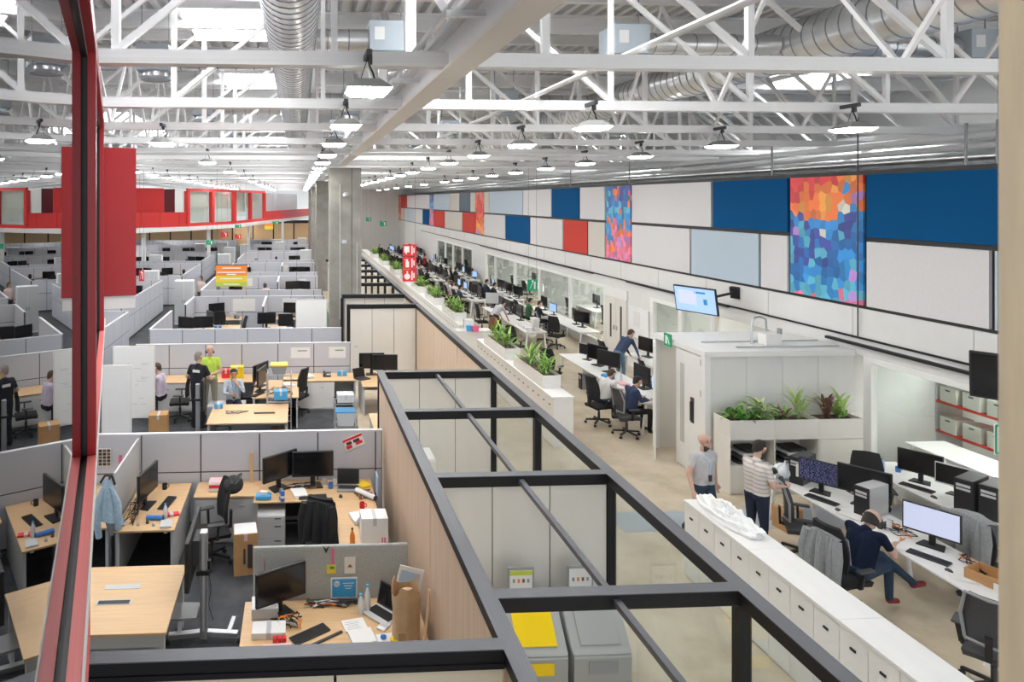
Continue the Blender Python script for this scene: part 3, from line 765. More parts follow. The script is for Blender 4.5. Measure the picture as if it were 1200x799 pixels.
panels_y(fr3, [36.1, 38.7, 41.3, 44.0], XR, 'wood', nm='timber_panel'); panels_x(fr3, XL + 0.05, XR - 0.05, 36.0, 3, 'cream')
panels_y(fr3, [20.45, 22.4], XR, 'wood', nm='timber_panel')
# front wall of the near cubicle
fr4 = thing('steel_frame_wall', 'low cream panel wall under a wide black steel beam in front of the near cubicle', 'partition', (0, 0, 0))
steel(fr4, (-3.4, 4.70, zc), (XL - 0.06, 4.70, zc), 0.10, 0.12)
block('cover_plate', 'black_steel', (-3.4, 4.635, HB - 0.128), (XL - 0.06, 4.652, HB - 0.09), fr4)
for a, b in ((-3.4, -1.52), (-1.5, 0.24), (0.26, XL - 0.07)): block('panel', 'cream_front', (a, 4.66, 0.02), (b, 4.74, HB - 0.122), fr4)

# ---------------------------------------------------------------- furniture library
def star(mb, r=0.30, h=0.09):
    for k in range(5):
        a = 2 * PI * k / 5 + 0.3
        mb.bar((0.03 * math.cos(a), 0.03 * math.sin(a), h + 0.03), (r * math.cos(a), r * math.sin(a), h), 0.045, 0.03)
    return mb
def back_surface(w, h, z0, y0, lean, curve, wave=0.0):
    def fn(u, v):
        x = (u - 0.5) * w * (1 - 0.18 * abs(2 * v - 0.9) ** 2)
        return (x, y0 - lean * v + curve * (2 * u - 1) ** 2 + 0.035 * math.sin(v * PI), z0 + h * v)
    return fn
def office_chair(style='black'):
    def mk():
        fab = {'black': 'black_fabric', 'mesh': 'mesh_grey', 'white': 'light_grey'}[style]
        t = thing('office_chair', 'x', 'office chair')
        def seat(u, v):
            x = (u - 0.5) * 0.5; y = (v - 0.5) * 0.48
            e = max(abs(2 * u - 1), abs(2 * v - 1)) ** 6
            return (x * (1 - 0.06 * e), y, 0.50 - 0.03 * e)
        MB().grid(seat, 8, 8, 0.07).build('seat', fab, t, smooth=50)
        hh = {'black': 0.58, 'mesh': 0.52, 'white': 0.60}[style]
        MB().grid(back_surface(0.47, hh, 0.60, -0.23, 0.09, 0.05), 8, 8, 0.045).build('backrest', fab, t, smooth=50)
        if style == 'mesh':
            pts = [Vector(back_surface(0.49, hh + 0.02, 0.59, -0.245, 0.09, 0.05)(u, v)) for u, v in [(0, 0), (0, .5), (0, 1), (.5, 1), (1, 1), (1, .5), (1, 0), (.5, 0), (0, 0)]]
            MB().tube(pts, 0.018, 6).build('back_frame', 'grey_plastic', t, smooth=50)
        MB().bar((0, -0.12, 0.42), (0, -0.29, 0.48), 0.06, 0.03).bar((0, -0.29, 0.46), (0, -0.30, 0.72), 0.06, 0.03).build('back_support', 'black', t)
        for s_ in (-1, 1):
            ar = MB().bar((s_ * 0.26, -0.02, 0.44), (s_ * 0.30, -0.02, 0.66), 0.03, 0.05).bar((s_ * 0.12, -0.02, 0.44), (s_ * 0.27, -0.02, 0.44), 0.05, 0.03).build('armrest', 'black', t)
            MB().box((s_ * 0.30, 0.01, 0.675), (0.085, 0.26, 0.03)).build('arm_pad', 'dark_grey', ar, bevel=0.01)
        MB().lathe([(0.03, 0.1), (0.03, 0.3), (0.02, 0.3), (0.02, 0.44)], 10).build('gas_column', 'dark_grey', t, smooth=40)
        b = star(MB()).build('base', 'black' if style != 'white' else 'silver', t)
        for k in range(5):
            a = 2 * PI * k / 5 + 0.3
            MB().tube([(0.30 * math.cos(a) - 0.025 * math.sin(a), 0.30 * math.sin(a) + 0.025 * math.cos(a), 0.032), (0.30 * math.cos(a) + 0.025 * math.sin(a), 0.30 * math.sin(a) - 0.025 * math.cos(a), 0.032)], 0.032, 8).build('caster', 'black', b)
        return t
    return mk
def chair(x, y, rz, label, style='black', group=None):
    """rz=0 faces +Y"""
    return place('chair_' + style, office_chair(style), (x, y, 0), rz, label, group)
def monitor(screen='black_gloss', bezel='black', w=0.54, h=0.33):
    def mk():
        t = thing('monitor', 'x', 'monitor')
        p = MB().box((0, 0, 0.30), (w, 0.035, h)).build('housing', bezel, t, bevel=0.006)
        MB().box((0, -0.0185, 0.305), (w - 0.03, 0.003, h - 0.035)).build('screen', screen, p)
        MB().bar((0, 0.035, 0.02), (0, 0.03, 0.30), 0.06, 0.025).build('stand', 'black', t)
        MB().prism([(-0.13, -0.06), (0.13, -0.06), (0.10, 0.12), (-0.10, 0.12)], 0, 0.015).build('foot', 'black', t)
        return t
    return mk
def mon(x, y, z, rz, label, screen='black_gloss', group=None, bezel='black', big=1.0):
    """rz=0: screen faces -Y"""
    return place('mon_%s_%s' % (screen, bezel), monitor(screen, bezel), (x, y, z), rz, label, group, None if big == 1 else big)
def keyboard():
    t = thing('keyboard', 'x', 'keyboard')
    k = MB().box((0, 0, 0.009), (0.44, 0.15, 0.018)).build('case', 'dark_grey', t, bevel=0.003)
    mb = MB()
    for r in range(5):
        for c in range(18): mb.box((-0.204 + c * 0.024, -0.055 + r * 0.026, 0.021), (0.019, 0.020, 0.006))
    mb.build('keys', 'black', t)['kind'] = 'stuff'
    return t
def kb_(x, y, z, rz, label, group=None): return place('keyboard', keyboard, (x, y, z), rz, label, group)
def mouse():
    t = thing('computer_mouse', 'x', 'mouse')
    def fn(u, v):
        a = u * 2 * PI; r = math.cos(v * PI / 2)
        return (0.032 * r * math.cos(a), 0.055 * r * math.sin(a), 0.034 * math.sin(v * PI / 2))
    MB().grid(fn, 12, 5).build('shell', 'dark_grey', t, smooth=60)
    MB().box((0, 0.03, 0.03), (0.006, 0.02, 0.01)).build('wheel', 'grey_plastic', t)
    return t
def mouse_(x, y, z, rz, label, group=None): return place('mouse', mouse, (x, y, z), rz, label, group)
def laptop(lid='grey_plastic'):
    def mk():
        t = thing('laptop', 'x', 'laptop')
        MB().box((0, 0, 0.012), (0.36, 0.25, 0.024)).build('base', lid, t, bevel=0.004)
        MB().box((0, 0.02, 0.025), (0.32, 0.14, 0.003)).build('keys', 'black', t)
        l = MB().add([(-0.18, 0.125, 0.025), (0.18, 0.125, 0.025), (0.18, 0.19, 0.26), (-0.18, 0.19, 0.26), (-0.18, 0.137, 0.022), (0.18, 0.137, 0.022), (0.18, 0.202, 0.258), (-0.18, 0.202, 0.258)],
                     [(0, 1, 2, 3), (7, 6, 5, 4), (0, 4, 5, 1), (1, 5, 6, 2), (2, 6, 7, 3), (3, 7, 4, 0)]).build('lid', 'dark_grey', t)
        MB().add([(-0.165, 0.1285, 0.042), (0.165, 0.1285, 0.042), (0.165, 0.184, 0.248), (-0.165, 0.184, 0.248)], [(0, 1, 2, 3)]).build('screen', 'black_gloss', l)
        return t
    return mk
def tower(body='light_grey', front='black'):
    def mk():
        t = thing('computer_tower', 'x', 'computer')
        MB().box((0, 0.02, 0.22), (0.2, 0.46, 0.44)).build('case', body, t, bevel=0.006)
        f = MB().box((0, -0.225, 0.22), (0.2, 0.03, 0.44)).build('front', front, t, bevel=0.005)
        MB().box((0.0, -0.242, 0.36), (0.15, 0.004, 0.035)).box((0.0, -0.242, 0.31), (0.15, 0.004, 0.03)).build('drive_bay', 'light_grey', f)
        return t
    return mk
def bottle(col='plastic_clear', cap='sky_blue', h=0.22):
    def mk():
        t = thing('bottle', 'x', 'bottle')
        MB().lathe([(0.030, 0), (0.034, 0.01), (0.034, h * 0.62), (0.014, h * 0.85), (0.013, h * 0.92)], 12).build('body', col, t, smooth=40)
        MB().lathe([(0.016, h * 0.92), (0.016, h)], 10).build('cap', cap, t, smooth=40)
        return t
    return mk
def mug(col='white'):
    def mk():
        t = thing('mug', 'x', 'mug')
        MB().lathe([(0.036, 0), (0.04, 0.005), (0.04, 0.09), (0.035, 0.09), (0.035, 0.02)], 12).build('cup', col, t, smooth=40)
        MB().tube([(0.04, 0, 0.075), (0.068, 0, 0.065), (0.068, 0, 0.03), (0.04, 0, 0.02)], 0.006, 6).build('handle', col, t)
        return t
    return mk
def telephone():
    t = thing('desk_telephone', 'x', 'telephone')
    MB().add([(-0.1, -0.1, 0), (0.1, -0.1, 0), (0.1, 0.1, 0), (-0.1, 0.1, 0), (-0.1, -0.1, 0.02), (0.1, -0.1, 0.02), (0.1, 0.1, 0.09), (-0.1, 0.1, 0.09)], [(0, 3, 2, 1), (4, 5, 6, 7), (0, 1, 5, 4), (1, 2, 6, 5), (2, 3, 7, 6), (3, 0, 4, 7)]).build('base', 'dark_grey', t)
    MB().bar((-0.07, -0.09, 0.06), (-0.07, 0.09, 0.11), 0.05, 0.03).build('handset', 'black', t)
    MB().box((0.04, -0.02, 0.055), (0.09, 0.1, 0.01)).build('keypad', 'light_grey', t)
    return t
def paper_pile(n=5, m='paper'):
    def mk():
        t = thing('paper_pile', 'x', 'papers')
        rr = random.Random(n)
        for i in range(n):
            MB().box((rr.uniform(-0.015, 0.015), rr.uniform(-0.015, 0.015), 0.006 + 0.012 * i), (0.21, 0.30, 0.0118), rr.uniform(-0.15, 0.15)).build('sheet_bundle', m, t)
        return t
    return mk
def carton(dx, dy, dz, m='cardboard', top=None, name='cardboard_box', cat='box', tape='light_grey'):
    def mk():
        t = thing(name, 'x', cat)
        MB().box((0, 0, dz / 2), (dx, dy, dz)).build('carton', m, t, bevel=0.004)
        MB().box((0, 0, dz + 0.001), (0.05, dy, 0.003)).box((0, -dy / 2 - 0.001, dz - 0.05), (0.05, 0.003, 0.10)).build('tape', tape, t)
        if top: MB().box((0, 0, dz + 0.004), (dx * 0.95, dy * 0.95, 0.004)).build('label_sheet', top, t)
        return t
    return mk
_keyn = [0]
def once(maker, loc, rz, label, group=None, scale=None):
    _keyn[0] += 1
    return place('once%d' % _keyn[0], maker, loc, rz, label, group, scale)
def open_box(dx, dy, dz, m='cardboard', name='cardboard_box', cat='box'):
    def mk():
        t = thing(name, 'x', cat); w = 0.008
        MB().box((0, 0, w / 2), (dx, dy, w)).build('bottom', m, t)
        for s_ in (-1, 1):
            MB().box((s_ * (dx / 2 - w / 2), 0, dz / 2), (w, dy, dz)).build('side', m, t)
            MB().box((0, s_ * (dy / 2 - w / 2), dz / 2), (dx, w, dz)).build('side', m, t)
        return t
    return mk
def wood_desk(dx, dy, name='cubicle_desk', legs=True, pedestal=None):
    def mk():
        t = thing(name, 'x', 'desk')
        tp = MB().box((0, 0, 0.727), (dx, dy, 0.026)).build('desktop', 'wood_top', t, bevel=0.004)
        MB().box((0, -dy / 2 - 0.002, 0.727), (dx, 0.004, 0.024)).build('edge_band', 'wood_edge', tp)
        if legs:
            for s_ in (-1, 1):
                MB().box((s_ * (dx / 2 - 0.04), 0, 0.357), (0.04, dy - 0.10, 0.714)).build('side_leg', 'light_grey', t)
            MB().box((0, dy / 2 - 0.05, 0.45), (dx - 0.10, 0.02, 0.40)).build('modesty_panel', 'light_grey', t)
        return t
    return mk
def bench_desk(dx, dy, n=1):
    """white bench desk, long side along local X; A-frame ends"""
    def mk():
        t = thing('bench_desk', 'x', 'desk')
        for i in range(n):
            MB().box((-dx / 2 + dx / n * (i + 0.5), 0, 0.73), (dx / n - 0.006, dy, 0.024)).build('desktop', 'white', t, bevel=0.003)
        for s_ in ([-1, 1] if n < 3 else [-1, 0, 1]):
            x = s_ * (dx / 2 - 0.06)
            l1 = MB().bar((x, -dy / 2 + 0.10, 0.70), (x + 0.0, -dy / 2 + 0.02, 0.0), 0.05, 0.03, (1, 0, 0)).build('leg', 'white_steel', t)
            l2 = MB().bar((x, dy / 2 - 0.10, 0.70), (x + 0.0, dy / 2 - 0.02, 0.0), 0.05, 0.03, (1, 0, 0)).build('leg', 'white_steel', t)
            MB().box((x, 0, 0.695), (0.05, dy - 0.18, 0.04)).build('cross_bar', 'white_steel', t)
        MB().box((0, 0.1, 0.66), (dx - 0.3, 0.12, 0.05)).build('cable_tray', 'light_grey', t)
        return t
    return mk
def cab_unit(w, d, h, n, m='white', knob='black', knob_z=None, top=True):
    """cabinet with n doors on its -Y face"""
    def mk():
        t = thing('storage_cabinet', 'x', 'cabinet')
        MB().box((0, 0.01, h / 2), (w - 0.004, d - 0.02, h)).build('body', m, t)
        dw = w / n
        for i in range(n):
            x = -w / 2 + dw * (i + 0.5)
            dr = MB().box((x, -d / 2 + 0.006, h / 2 + 0.01), (dw - 0.008, 0.018, h - 0.05)).build('door', m, t)
            MB().box((x, -d / 2 - 0.008, (knob_z or h * 0.82)), (0.065, 0.014, 0.024)).build('handle', knob, dr)
        return t
    return mk
def pedestal():
    t = thing('drawer_pedestal', 'x', 'pedestal')
    MB().box((0, 0.01, 0.30), (0.42, 0.54, 0.58)).build('body', 'light_grey', t)
    for k, (z0, z1) in enumerate(((0.03, 0.24), (0.25, 0.46), (0.47, 0.58))):
        dr = MB().span((-0.205, -0.275, z0), (0.205, -0.255, z1)).build('drawer', 'light_grey', t, bevel=0.002)
        MB().box((0.10, -0.278, z1 - 0.03), (0.10, 0.008, 0.015)).build('handle', 'dark_grey', dr)
    return t
def partition_run(x0, x1, y, h=1.55, mid=0.90, step=0.97, label='x', start=None, group=None):
    """grey office partition along X made of fabric panels in a trim frame"""
    t = thing('partition_wall', label, 'partition', (0, y, 0), 0, group)
    xs = [x0]; x = (start if start is not None else x0)
    while x < x1 - 0.05:
        if x > x0 + 0.05: xs.append(x)
        x += step
    xs.append(x1); g = 0.011
    for a, b in zip(xs, xs[1:]):
        block('panel', 'partition', (a + g, -0.035, mid + g), (b - g, 0.035, h - 0.025), t)
        block('lower_panel', 'partition', (a + g, -0.035, 0.08), (b - g, 0.035, mid - g), t)
    block('top_cap', 'partition_trim', (x0, -0.04, h - 0.025), (x1, 0.04, h), t)
    block('inner_frame', 'dark_grey', (x0, -0.024, 0.02), (x1, 0.024, h - 0.02), t)
    return t
def partition_side(y0, y1, x, h=1.55, mid=0.90, step=0.97, label='x', group=None):
    t = thing('partition_wall', label, 'partition', (x, 0, 0), 0, group)
    n = max(1, round((y1 - y0) / step)); w = (y1 - y0) / n; g = 0.011
    for i in range(n):
        a, b = y0 + i * w, y0 + (i + 1) * w
        block('panel', 'partition', (-0.035, a + g, mid + g), (0.035, b - g, h - 0.025), t)
        block('lower_panel', 'partition', (-0.035, a + g, 0.08), (0.035, b - g, mid - g), t)
    block('top_cap', 'partition_trim', (-0.04, y0, h - 0.025), (0.04, y1, h), t)
    block('inner_frame', 'dark_grey', (-0.024, y0, 0.02), (0.024, y1, h - 0.02), t)
    return t
def draped_jacket(w, h, d, m, name='jacket', cat='jacket', sleeves=True):
    """garment hung over a chair back: folded shell with sleeves, local origin on the floor, shoulders at z=h"""
    def mk():
        t = thing(name, 'x', cat)
        L = 0.54
        def front(u, v):
            x = (u - 0.5) * w * (0.86 + 0.24 * v)
            f = 0.022 * math.sin(u * 19 + 2 * v) * (0.3 + v) + 0.012 * math.sin(u * 41)
            return (x, -d / 2 - 0.05 * math.sin(min(1, v * 2) * PI / 2) + f - 0.02, h - L * v - 0.05 * abs(2 * u - 1) ** 2)
        def back(u, v):
            x = (0.5 - u) * w * (0.86 + 0.16 * v)
            f = 0.015 * math.sin(u * 15 + 1)
            return (x, d / 2 + 0.03 + f, h - 0.30 * v - 0.05 * abs(2 * u - 1) ** 2)
        def over(u, v):
            x = (u - 0.5) * w * 0.86
            return (x, -d / 2 - 0.02 + (d + 0.05) * v, h + 0.02 * math.sin(v * PI) - 0.05 * abs(2 * u - 1) ** 2)
        MB().grid(front, 28, 12, 0.012).build('back_cloth', m, t, smooth=60)
        MB().grid(back, 20, 6, 0.012).build('front_cloth', m, t, smooth=60)
        MB().grid(over, 20, 4, 0.012).build('collar', m, t, smooth=60)
        if sleeves:
            for s_ in (-1, 1):
                MB().tube([(s_ * w * 0.44, -d / 2 - 0.02, h - 0.04), (s_ * w * 0.52, -d / 2 - 0.05, h - 0.25), (s_ * w * 0.50, -d / 2 - 0.06, h - 0.5), (s_ * w * 0.48, -d / 2 - 0.05, h - 0.64)], [0.055, 0.058, 0.05, 0.042], 10).build('sleeve', m, t, smooth=50)
        return t
    return mk
_leafs = {}
def leaf_mesh(m, L=0.28, w=0.04, droop=0.5):
    k = (m, L, w, droop)
    if k not in _leafs:
        vs = []; n = 5
        for i in range(n + 1):
            t = i / n; ww = w * math.sin(PI * (0.12 + 0.88 * t) ** 0.9) * 0.5 if i < n else 0.001
            y = L * t; z = L * (0.75 * t - droop * t * t)
            vs += [(-ww, y, z + 0.3 * ww), (0, y, z), (ww, y, z + 0.3 * ww)]
        fs = []
        for i in range(n):
            a = 3 * i; fs += [(a, a + 1, a + 4, a + 3), (a + 1, a + 2, a + 5, a + 4)]
        me = MB().add(vs, fs).mesh('leaf', smooth=True); me.materials.append(M[m]); _leafs[k] = me
    return _leafs[k]
def plant(loc, label, leafs, n, h=0.1, spread=1.0, seed=0, L=0.28, w=0.04, droop=0.5, name='potted_plant', single=True, group=None, stems=3):
    """leafy plant; single leaves are parts when the plant is near"""
    t = thing(name, label, 'plant', loc, 0, group)
    rr = random.Random(seed)
    st = MB()
    for k in range(stems):
        a = rr.uniform(0, 2 * PI); q = 0.05 * spread
        st.tube([(0, 0, -0.04), (q * math.cos(a) * 0.6, q * math.sin(a) * 0.6, h * 0.6), (q * math.cos(a), q * math.sin(a), h + 0.02)], 0.006, 5)
    st.build('stem', 'leaf_dark', t)
    mb = {}
    for i in range(n):
        m = leafs[i % len(leafs)]
        me = leaf_mesh(m, L, w, droop)
        a = rr.uniform(0, 2 * PI); tilt = rr.uniform(-0.35, 0.75); s_ = rr.uniform(0.65, 1.15)
        p = (rr.uniform(-0.05, 0.05) * spread, rr.uniform(-0.05, 0.05) * spread, rr.uniform(0.0, 1.0) * h)
        if single:
            o = link('leaf', me, None, t); o.location = p; o.rotation_euler = (tilt, 0, a); o.scale = (s_,) * 3
        else:
            T = Matrix.Translation(p) @ Euler((tilt, 0, a)).to_matrix().to_4x4() @ Matrix.Scale(s_, 4)
            mb.setdefault(m, MB()).add([v.co[:] for v in me.vertices], [tuple(f.vertices) for f in me.polygons], T)
    for m, b in mb.items():
        b.build('foliage', m, t, smooth=True)['kind'] = 'stuff'
    return t
def planter_box(L, w=0.42, h=0.30):
    """white trough, long side along local Y"""
    def mk():
        t = thing('planter_box', 'x', 'planter'); k = 0.015
        for s_ in (-1, 1):
            MB().box((s_ * (w / 2 - k / 2), 0, h / 2), (k, L, h)).build('side_panel', 'white', t)
            MB().box((0, s_ * (L / 2 - k / 2), h / 2), (w - 2 * k, k, h)).build('end_panel', 'white', t)
        MB().box((0, 0, h * 0.4), (w - 2 * k, L - 2 * k, h * 0.75)).build('soil', 'soil', t)
        return t
    return mk
def text_mesh(s, size, m, parent, loc, rot, name='lettering', ext=0.001):
    cu = bpy.data.curves.new('txt', 'FONT'); cu.body = s; cu.size = size; cu.extrude = ext; cu.align_x = 'CENTER'; cu.align_y = 'CENTER'
    ob = bpy.data.objects.new('txt', cu); COL.objects.link(ob)
    dg = bpy.context.evaluated_depsgraph_get(); me = bpy.data.meshes.new_from_object(ob.evaluated_get(dg))
    bpy.data.objects.remove(ob); me.materials.clear()
    o = link(name, me, m, parent); o.location = loc; o.rotation_euler = rot
    return o
def glass_fix():
    for nm in ('glass', 'glass_coated'):
        nt = M[nm].node_tree; f = [n for n in nt.nodes if n.type == 'FRESNEL'][0]; ior = f.inputs[0].default_value
        g = nt.nodes.new('ShaderNodeNewGeometry'); mx = nt.nodes.new('ShaderNodeMix'); mx.data_type = 'FLOAT'
        mx.inputs[2].default_value = ior; mx.inputs[3].default_value = 1 / ior
        nt.links.new(g.outputs['Backfacing'], mx.inputs[0]); nt.links.new(mx.outputs[0], f.inputs[0])
glass_fix()

# ---------------------------------------------------------------- people
def V3(*a): return Vector(a)
def capsule(mb, p0, r0, p1, r1, n=12):
    p0, p1 = Vector(p0), Vector(p1); d = p1 - p0
    L = d.length
    if L < 1e-5: d = Vector((0, 0, 1))
    d.normalize(); a = d.orthogonal().normalized(); b = d.cross(a)
    rings = []
    for ph in (-80, -50, -20, 0): rings.append((p0 + d * (r0 * math.sin(R(ph))), r0 * math.cos(R(ph))))
    for ph in (0, 20, 50, 80): rings.append((p1 + d * (r1 * math.sin(R(ph))), r1 * math.cos(R(ph))))
    vs = []; fs = []
    for c, r in rings:
        for j in range(n):
            t = 2 * PI * j / n; vs.append((c + a * (r * math.cos(t)) + b * (r * math.sin(t)))[:])
    for i in range(len(rings) - 1):
        for j in range(n): fs.append((i * n + j, i * n + (j + 1) % n, (i + 1) * n + (j + 1) % n, (i + 1) * n + j))
    k = len(rings); fs.append(tuple(reversed(range(n)))); fs.append(tuple((k - 1) * n + j for j in range(n)))
    mb.add(vs, fs)
def person(label, loc, rz, pose, shirt, trouser, shoe='shoe_black', skin='skin', hair='hair_dark', hairstyle='short', sleeve=0.55, beard=False, glasses=False, voxel=0.014, scale=1.0, fat=1.0, gaze=0.0, nod=0.0, extra=None, group=None):
    """facing +Y in local space; pose gives joints; body is one remeshed surface with cloth and skin regions"""
    P = {k: Vector(v) for k, v in pose.items()}
    caps = []                                     # p0 r0 p1 r1 region
    def C(a, ra, b, rb, reg): caps.append((Vector(a), ra, Vector(b), rb, reg))
    pel, chest, neck, head = P['pelvis'], P['chest'], P['neck'], P['head']
    sl, sr, hl, hr = P['sh_l'], P['sh_r'], P['hip_l'], P['hip_r']
    rt = (sr - sl).normalized(); upv = (neck - pel).normalized(); fwd = upv.cross(rt); fwd = -fwd if False else rt.cross(upv) * -1
    fwd = upv.cross(rt)
    f = fat
    for s_ in (-1, 1):
        C(chest + rt * (s_ * 0.085) + upv * 0.05, 0.105 * f, pel + upv * 0.10 + rt * (s_ * 0.07), 0.105 * f, 'shirt')
        C(chest + rt * (s_ * 0.07) + upv * 0.10, 0.095, (sl if s_ < 0 else sr) - rt * (s_ * 0.02), 0.062, 'shirt')
        C(pel + rt * (s_ * 0.06) + upv * 0.06, 0.108 * f, pel + rt * (s_ * 0.07) - upv * 0.03, 0.11 * f, 'hips')
    C(chest + fwd * 0.02 + upv * 0.02, 0.115 * f, pel + upv * 0.12 + fwd * 0.03 * f, 0.115 * f, 'shirt')
    C(chest + upv * 0.17, 0.07, neck, 0.055, 'shirt')
    C(neck - upv * 0.03, 0.056, head - (head - neck) * 0.3, 0.052, 'head')
    for s_, S, E, W, K, A, T_, Hj in ((-1, sl, P['el_l'], P['wr_l'], P['kn_l'], P['an_l'], P['to_l'], hl), (1, sr, P['el_r'], P['wr_r'], P['kn_r'], P['an_r'], P['to_r'], hr)):
        C(S, 0.060, E, 0.043, 'uparm'); C(E, 0.043, W, 0.028, 'forearm')
        C(Hj, 0.092 * f, K, 0.060, 'leg'); C(K, 0.060, A, 0.047, 'leg')
        C(A - V3(0, 0, 0.03), 0.043, T_, 0.036, 'foot')
        hd = (P.get('hand_l' if s_ < 0 else 'hand_r', W + (W - E).normalized() * 0.09) - W).normalized()
        side = hd.cross(fwd if abs(hd.dot(fwd)) < 0.8 else upv).normalized()
        pal = side.cross(hd).normalized()
        for q in (-0.028, 0.0, 0.028):
            C(W + hd * 0.01 + side * q * 0.5, 0.021, W + hd * 0.085 + side * q, 0.018, 'hand')
        curl = P.get('curl', Vector((0.5, 0, 0))).x
        for qi, (q, l) in enumerate(((-0.034, 0.062), (-0.012, 0.072), (0.012, 0.068), (0.034, 0.052))):
            b0 = W + hd * 0.09 + side * q; b1 = b0 + (hd * (1 - 0.4 * curl) + pal * curl * 0.6).normalized() * l * 0.55
            b2 = b1 + (hd * (1 - curl) + pal * curl * 1.3).normalized() * l * 0.5
            C(b0, 0.0105, b1, 0.0095, 'hand'); C(b1, 0.0095, b2, 0.0085, 'hand')
        th = W + hd * 0.03 - side * 0.035
        C(th, 0.014, th - side * 0.028 + hd * 0.035 + pal * 0.01, 0.011, 'hand'); C(th - side * 0.028 + hd * 0.035 + pal * 0.01, 0.011, th - side * 0.03 + hd * 0.062 + pal * 0.015, 0.0095, 'hand')
    # head axes: gaze turns left(+)/right, nod tips forward
    base_f = Vector((fwd.x, fwd.y, 0)).normalized() if Vector((fwd.x, fwd.y, 0)).length > 0.2 else Vector((0, 1, 0))
    hf = Matrix.Rotation(gaze, 3, 'Z') @ base_f
    hr_ = hf.cross(Vector((0, 0, 1))).normalized()
    rotn = Matrix.Rotation(-nod, 3, hr_); hu = rotn @ Vector((0, 0, 1)); hf = rotn @ hf
    C(head + hu * 0.03 - hf * 0.012, 0.088, head + hu * 0.035 + hf * 0.012, 0.086, 'head')
    C(head + hu * 0.0 + hf * 0.02, 0.074, head - hu * 0.075 + hf * 0.045, 0.048, 'head')
    C(head + hf * 0.098 + hu * 0.012, 0.009, head + hf * 0.112 - hu * 0.028, 0.015, 'head')
    C(head + hf * 0.085 - hu * 0.060 - hr_ * 0.018, 0.010, head + hf * 0.085 - hu * 0.060 + hr_ * 0.018, 0.010, 'lips')
    for s_ in (-1, 1): C(head + hr_ * (s_ * 0.086) - hu * 0.012, 0.014, head + hr_ * (s_ * 0.094) + hu * 0.028, 0.017, 'head')
    mb = MB()
    for p0, r0, p1, r1, _ in caps: capsule(mb, p0, r0, p1, r1, 10)
    me0 = mb.mesh('tmp'); ob = bpy.data.objects.new('tmp', me0); COL.objects.link(ob)
    md = ob.modifiers.new('r', 'REMESH'); md.mode = 'VOXEL'; md.voxel_size = voxel; md.use_smooth_shade = True
    ms = ob.modifiers.new('s', 'SMOOTH'); ms.factor = 0.5; ms.iterations = 2
    dg = bpy.context.evaluated_depsgraph_get(); me = bpy.data.meshes.new_from_object(ob.evaluated_get(dg))
    bpy.data.objects.remove(ob); bpy.data.meshes.remove(me0)
    me.name = 'body'; me.materials.clear()
    regs = [skin, shirt, trouser, shoe, hair, 'lips_tone']
    if 'lips_tone' not in M: mat('lips_tone', (0.42, 0.17, 0.14), 0.5)
    for r_ in regs: me.materials.append(M[r_])
    nf = len(me.polygons); cen = np.empty(nf * 3); me.polygons.foreach_get('center', cen); cen = cen.reshape(-1, 3)
    best = np.full(nf, 1e9); bi = np.zeros(nf, int); bt = np.zeros(nf)
    for i, (p0, r0, p1, r1, reg) in enumerate(caps):
        a = np.array(p0); d = np.array(p1) - a; L2 = max(d @ d, 1e-9)
        t = np.clip(((cen - a) @ d) / L2, 0, 1)
        ds = np.linalg.norm(cen - (a + t[:, None] * d), axis=1) - (r0 + (r1 - r0) * t)
        k = ds < best; best[k] = ds[k]; bi[k] = i; bt[k] = t[k]
    reg = np.array([c[4] for c in caps])[bi]
    mi = np.zeros(nf, int)
    mi[reg == 'shirt'] = 1; mi[reg == 'hips'] = 2; mi[reg == 'leg'] = 2; mi[reg == 'foot'] = 3
    hz = np.array(upv); hz_s = (cen - np.array(pel)) @ hz
    mi[(reg == 'hips') & (hz_s > 0.0)] = 1
    mi[(reg == 'uparm') & (bt < (sleeve if sleeve < 1 else 2))] = 1
    if sleeve >= 1: mi[(reg == 'forearm') & (bt < sleeve - 1 + 0.02)] = 1
    mi[reg == 'lips'] = 5
    # neckline and beard
    hl_ = cen - np.array(head); lu, lf, lr = hl_ @ np.array(hu), hl_ @ np.array(hf), hl_ @ np.array(hr_)
    isH = (reg == 'head') | (reg == 'lips')
    if beard:
        mi[isH & (lu < -0.052) & (lf > 0.02) & (lu > -0.15) & ~((abs(lr) < 0.028) & (lu > -0.07) & (lu < -0.05))] = 4
        mi[isH & (abs(lr) > 0.06) & (lu < -0.02) & (lf > 0.0) & (lf < 0.04) & (lu > -0.10)] = 4
    me.polygons.foreach_set('material_index', mi.astype(np.int32)); me.shade_smooth(); me.update()
    root = thing('person', label, 'person', loc, rz, group); root.scale = (scale,) * 3
    body = link('body', me, None, root)
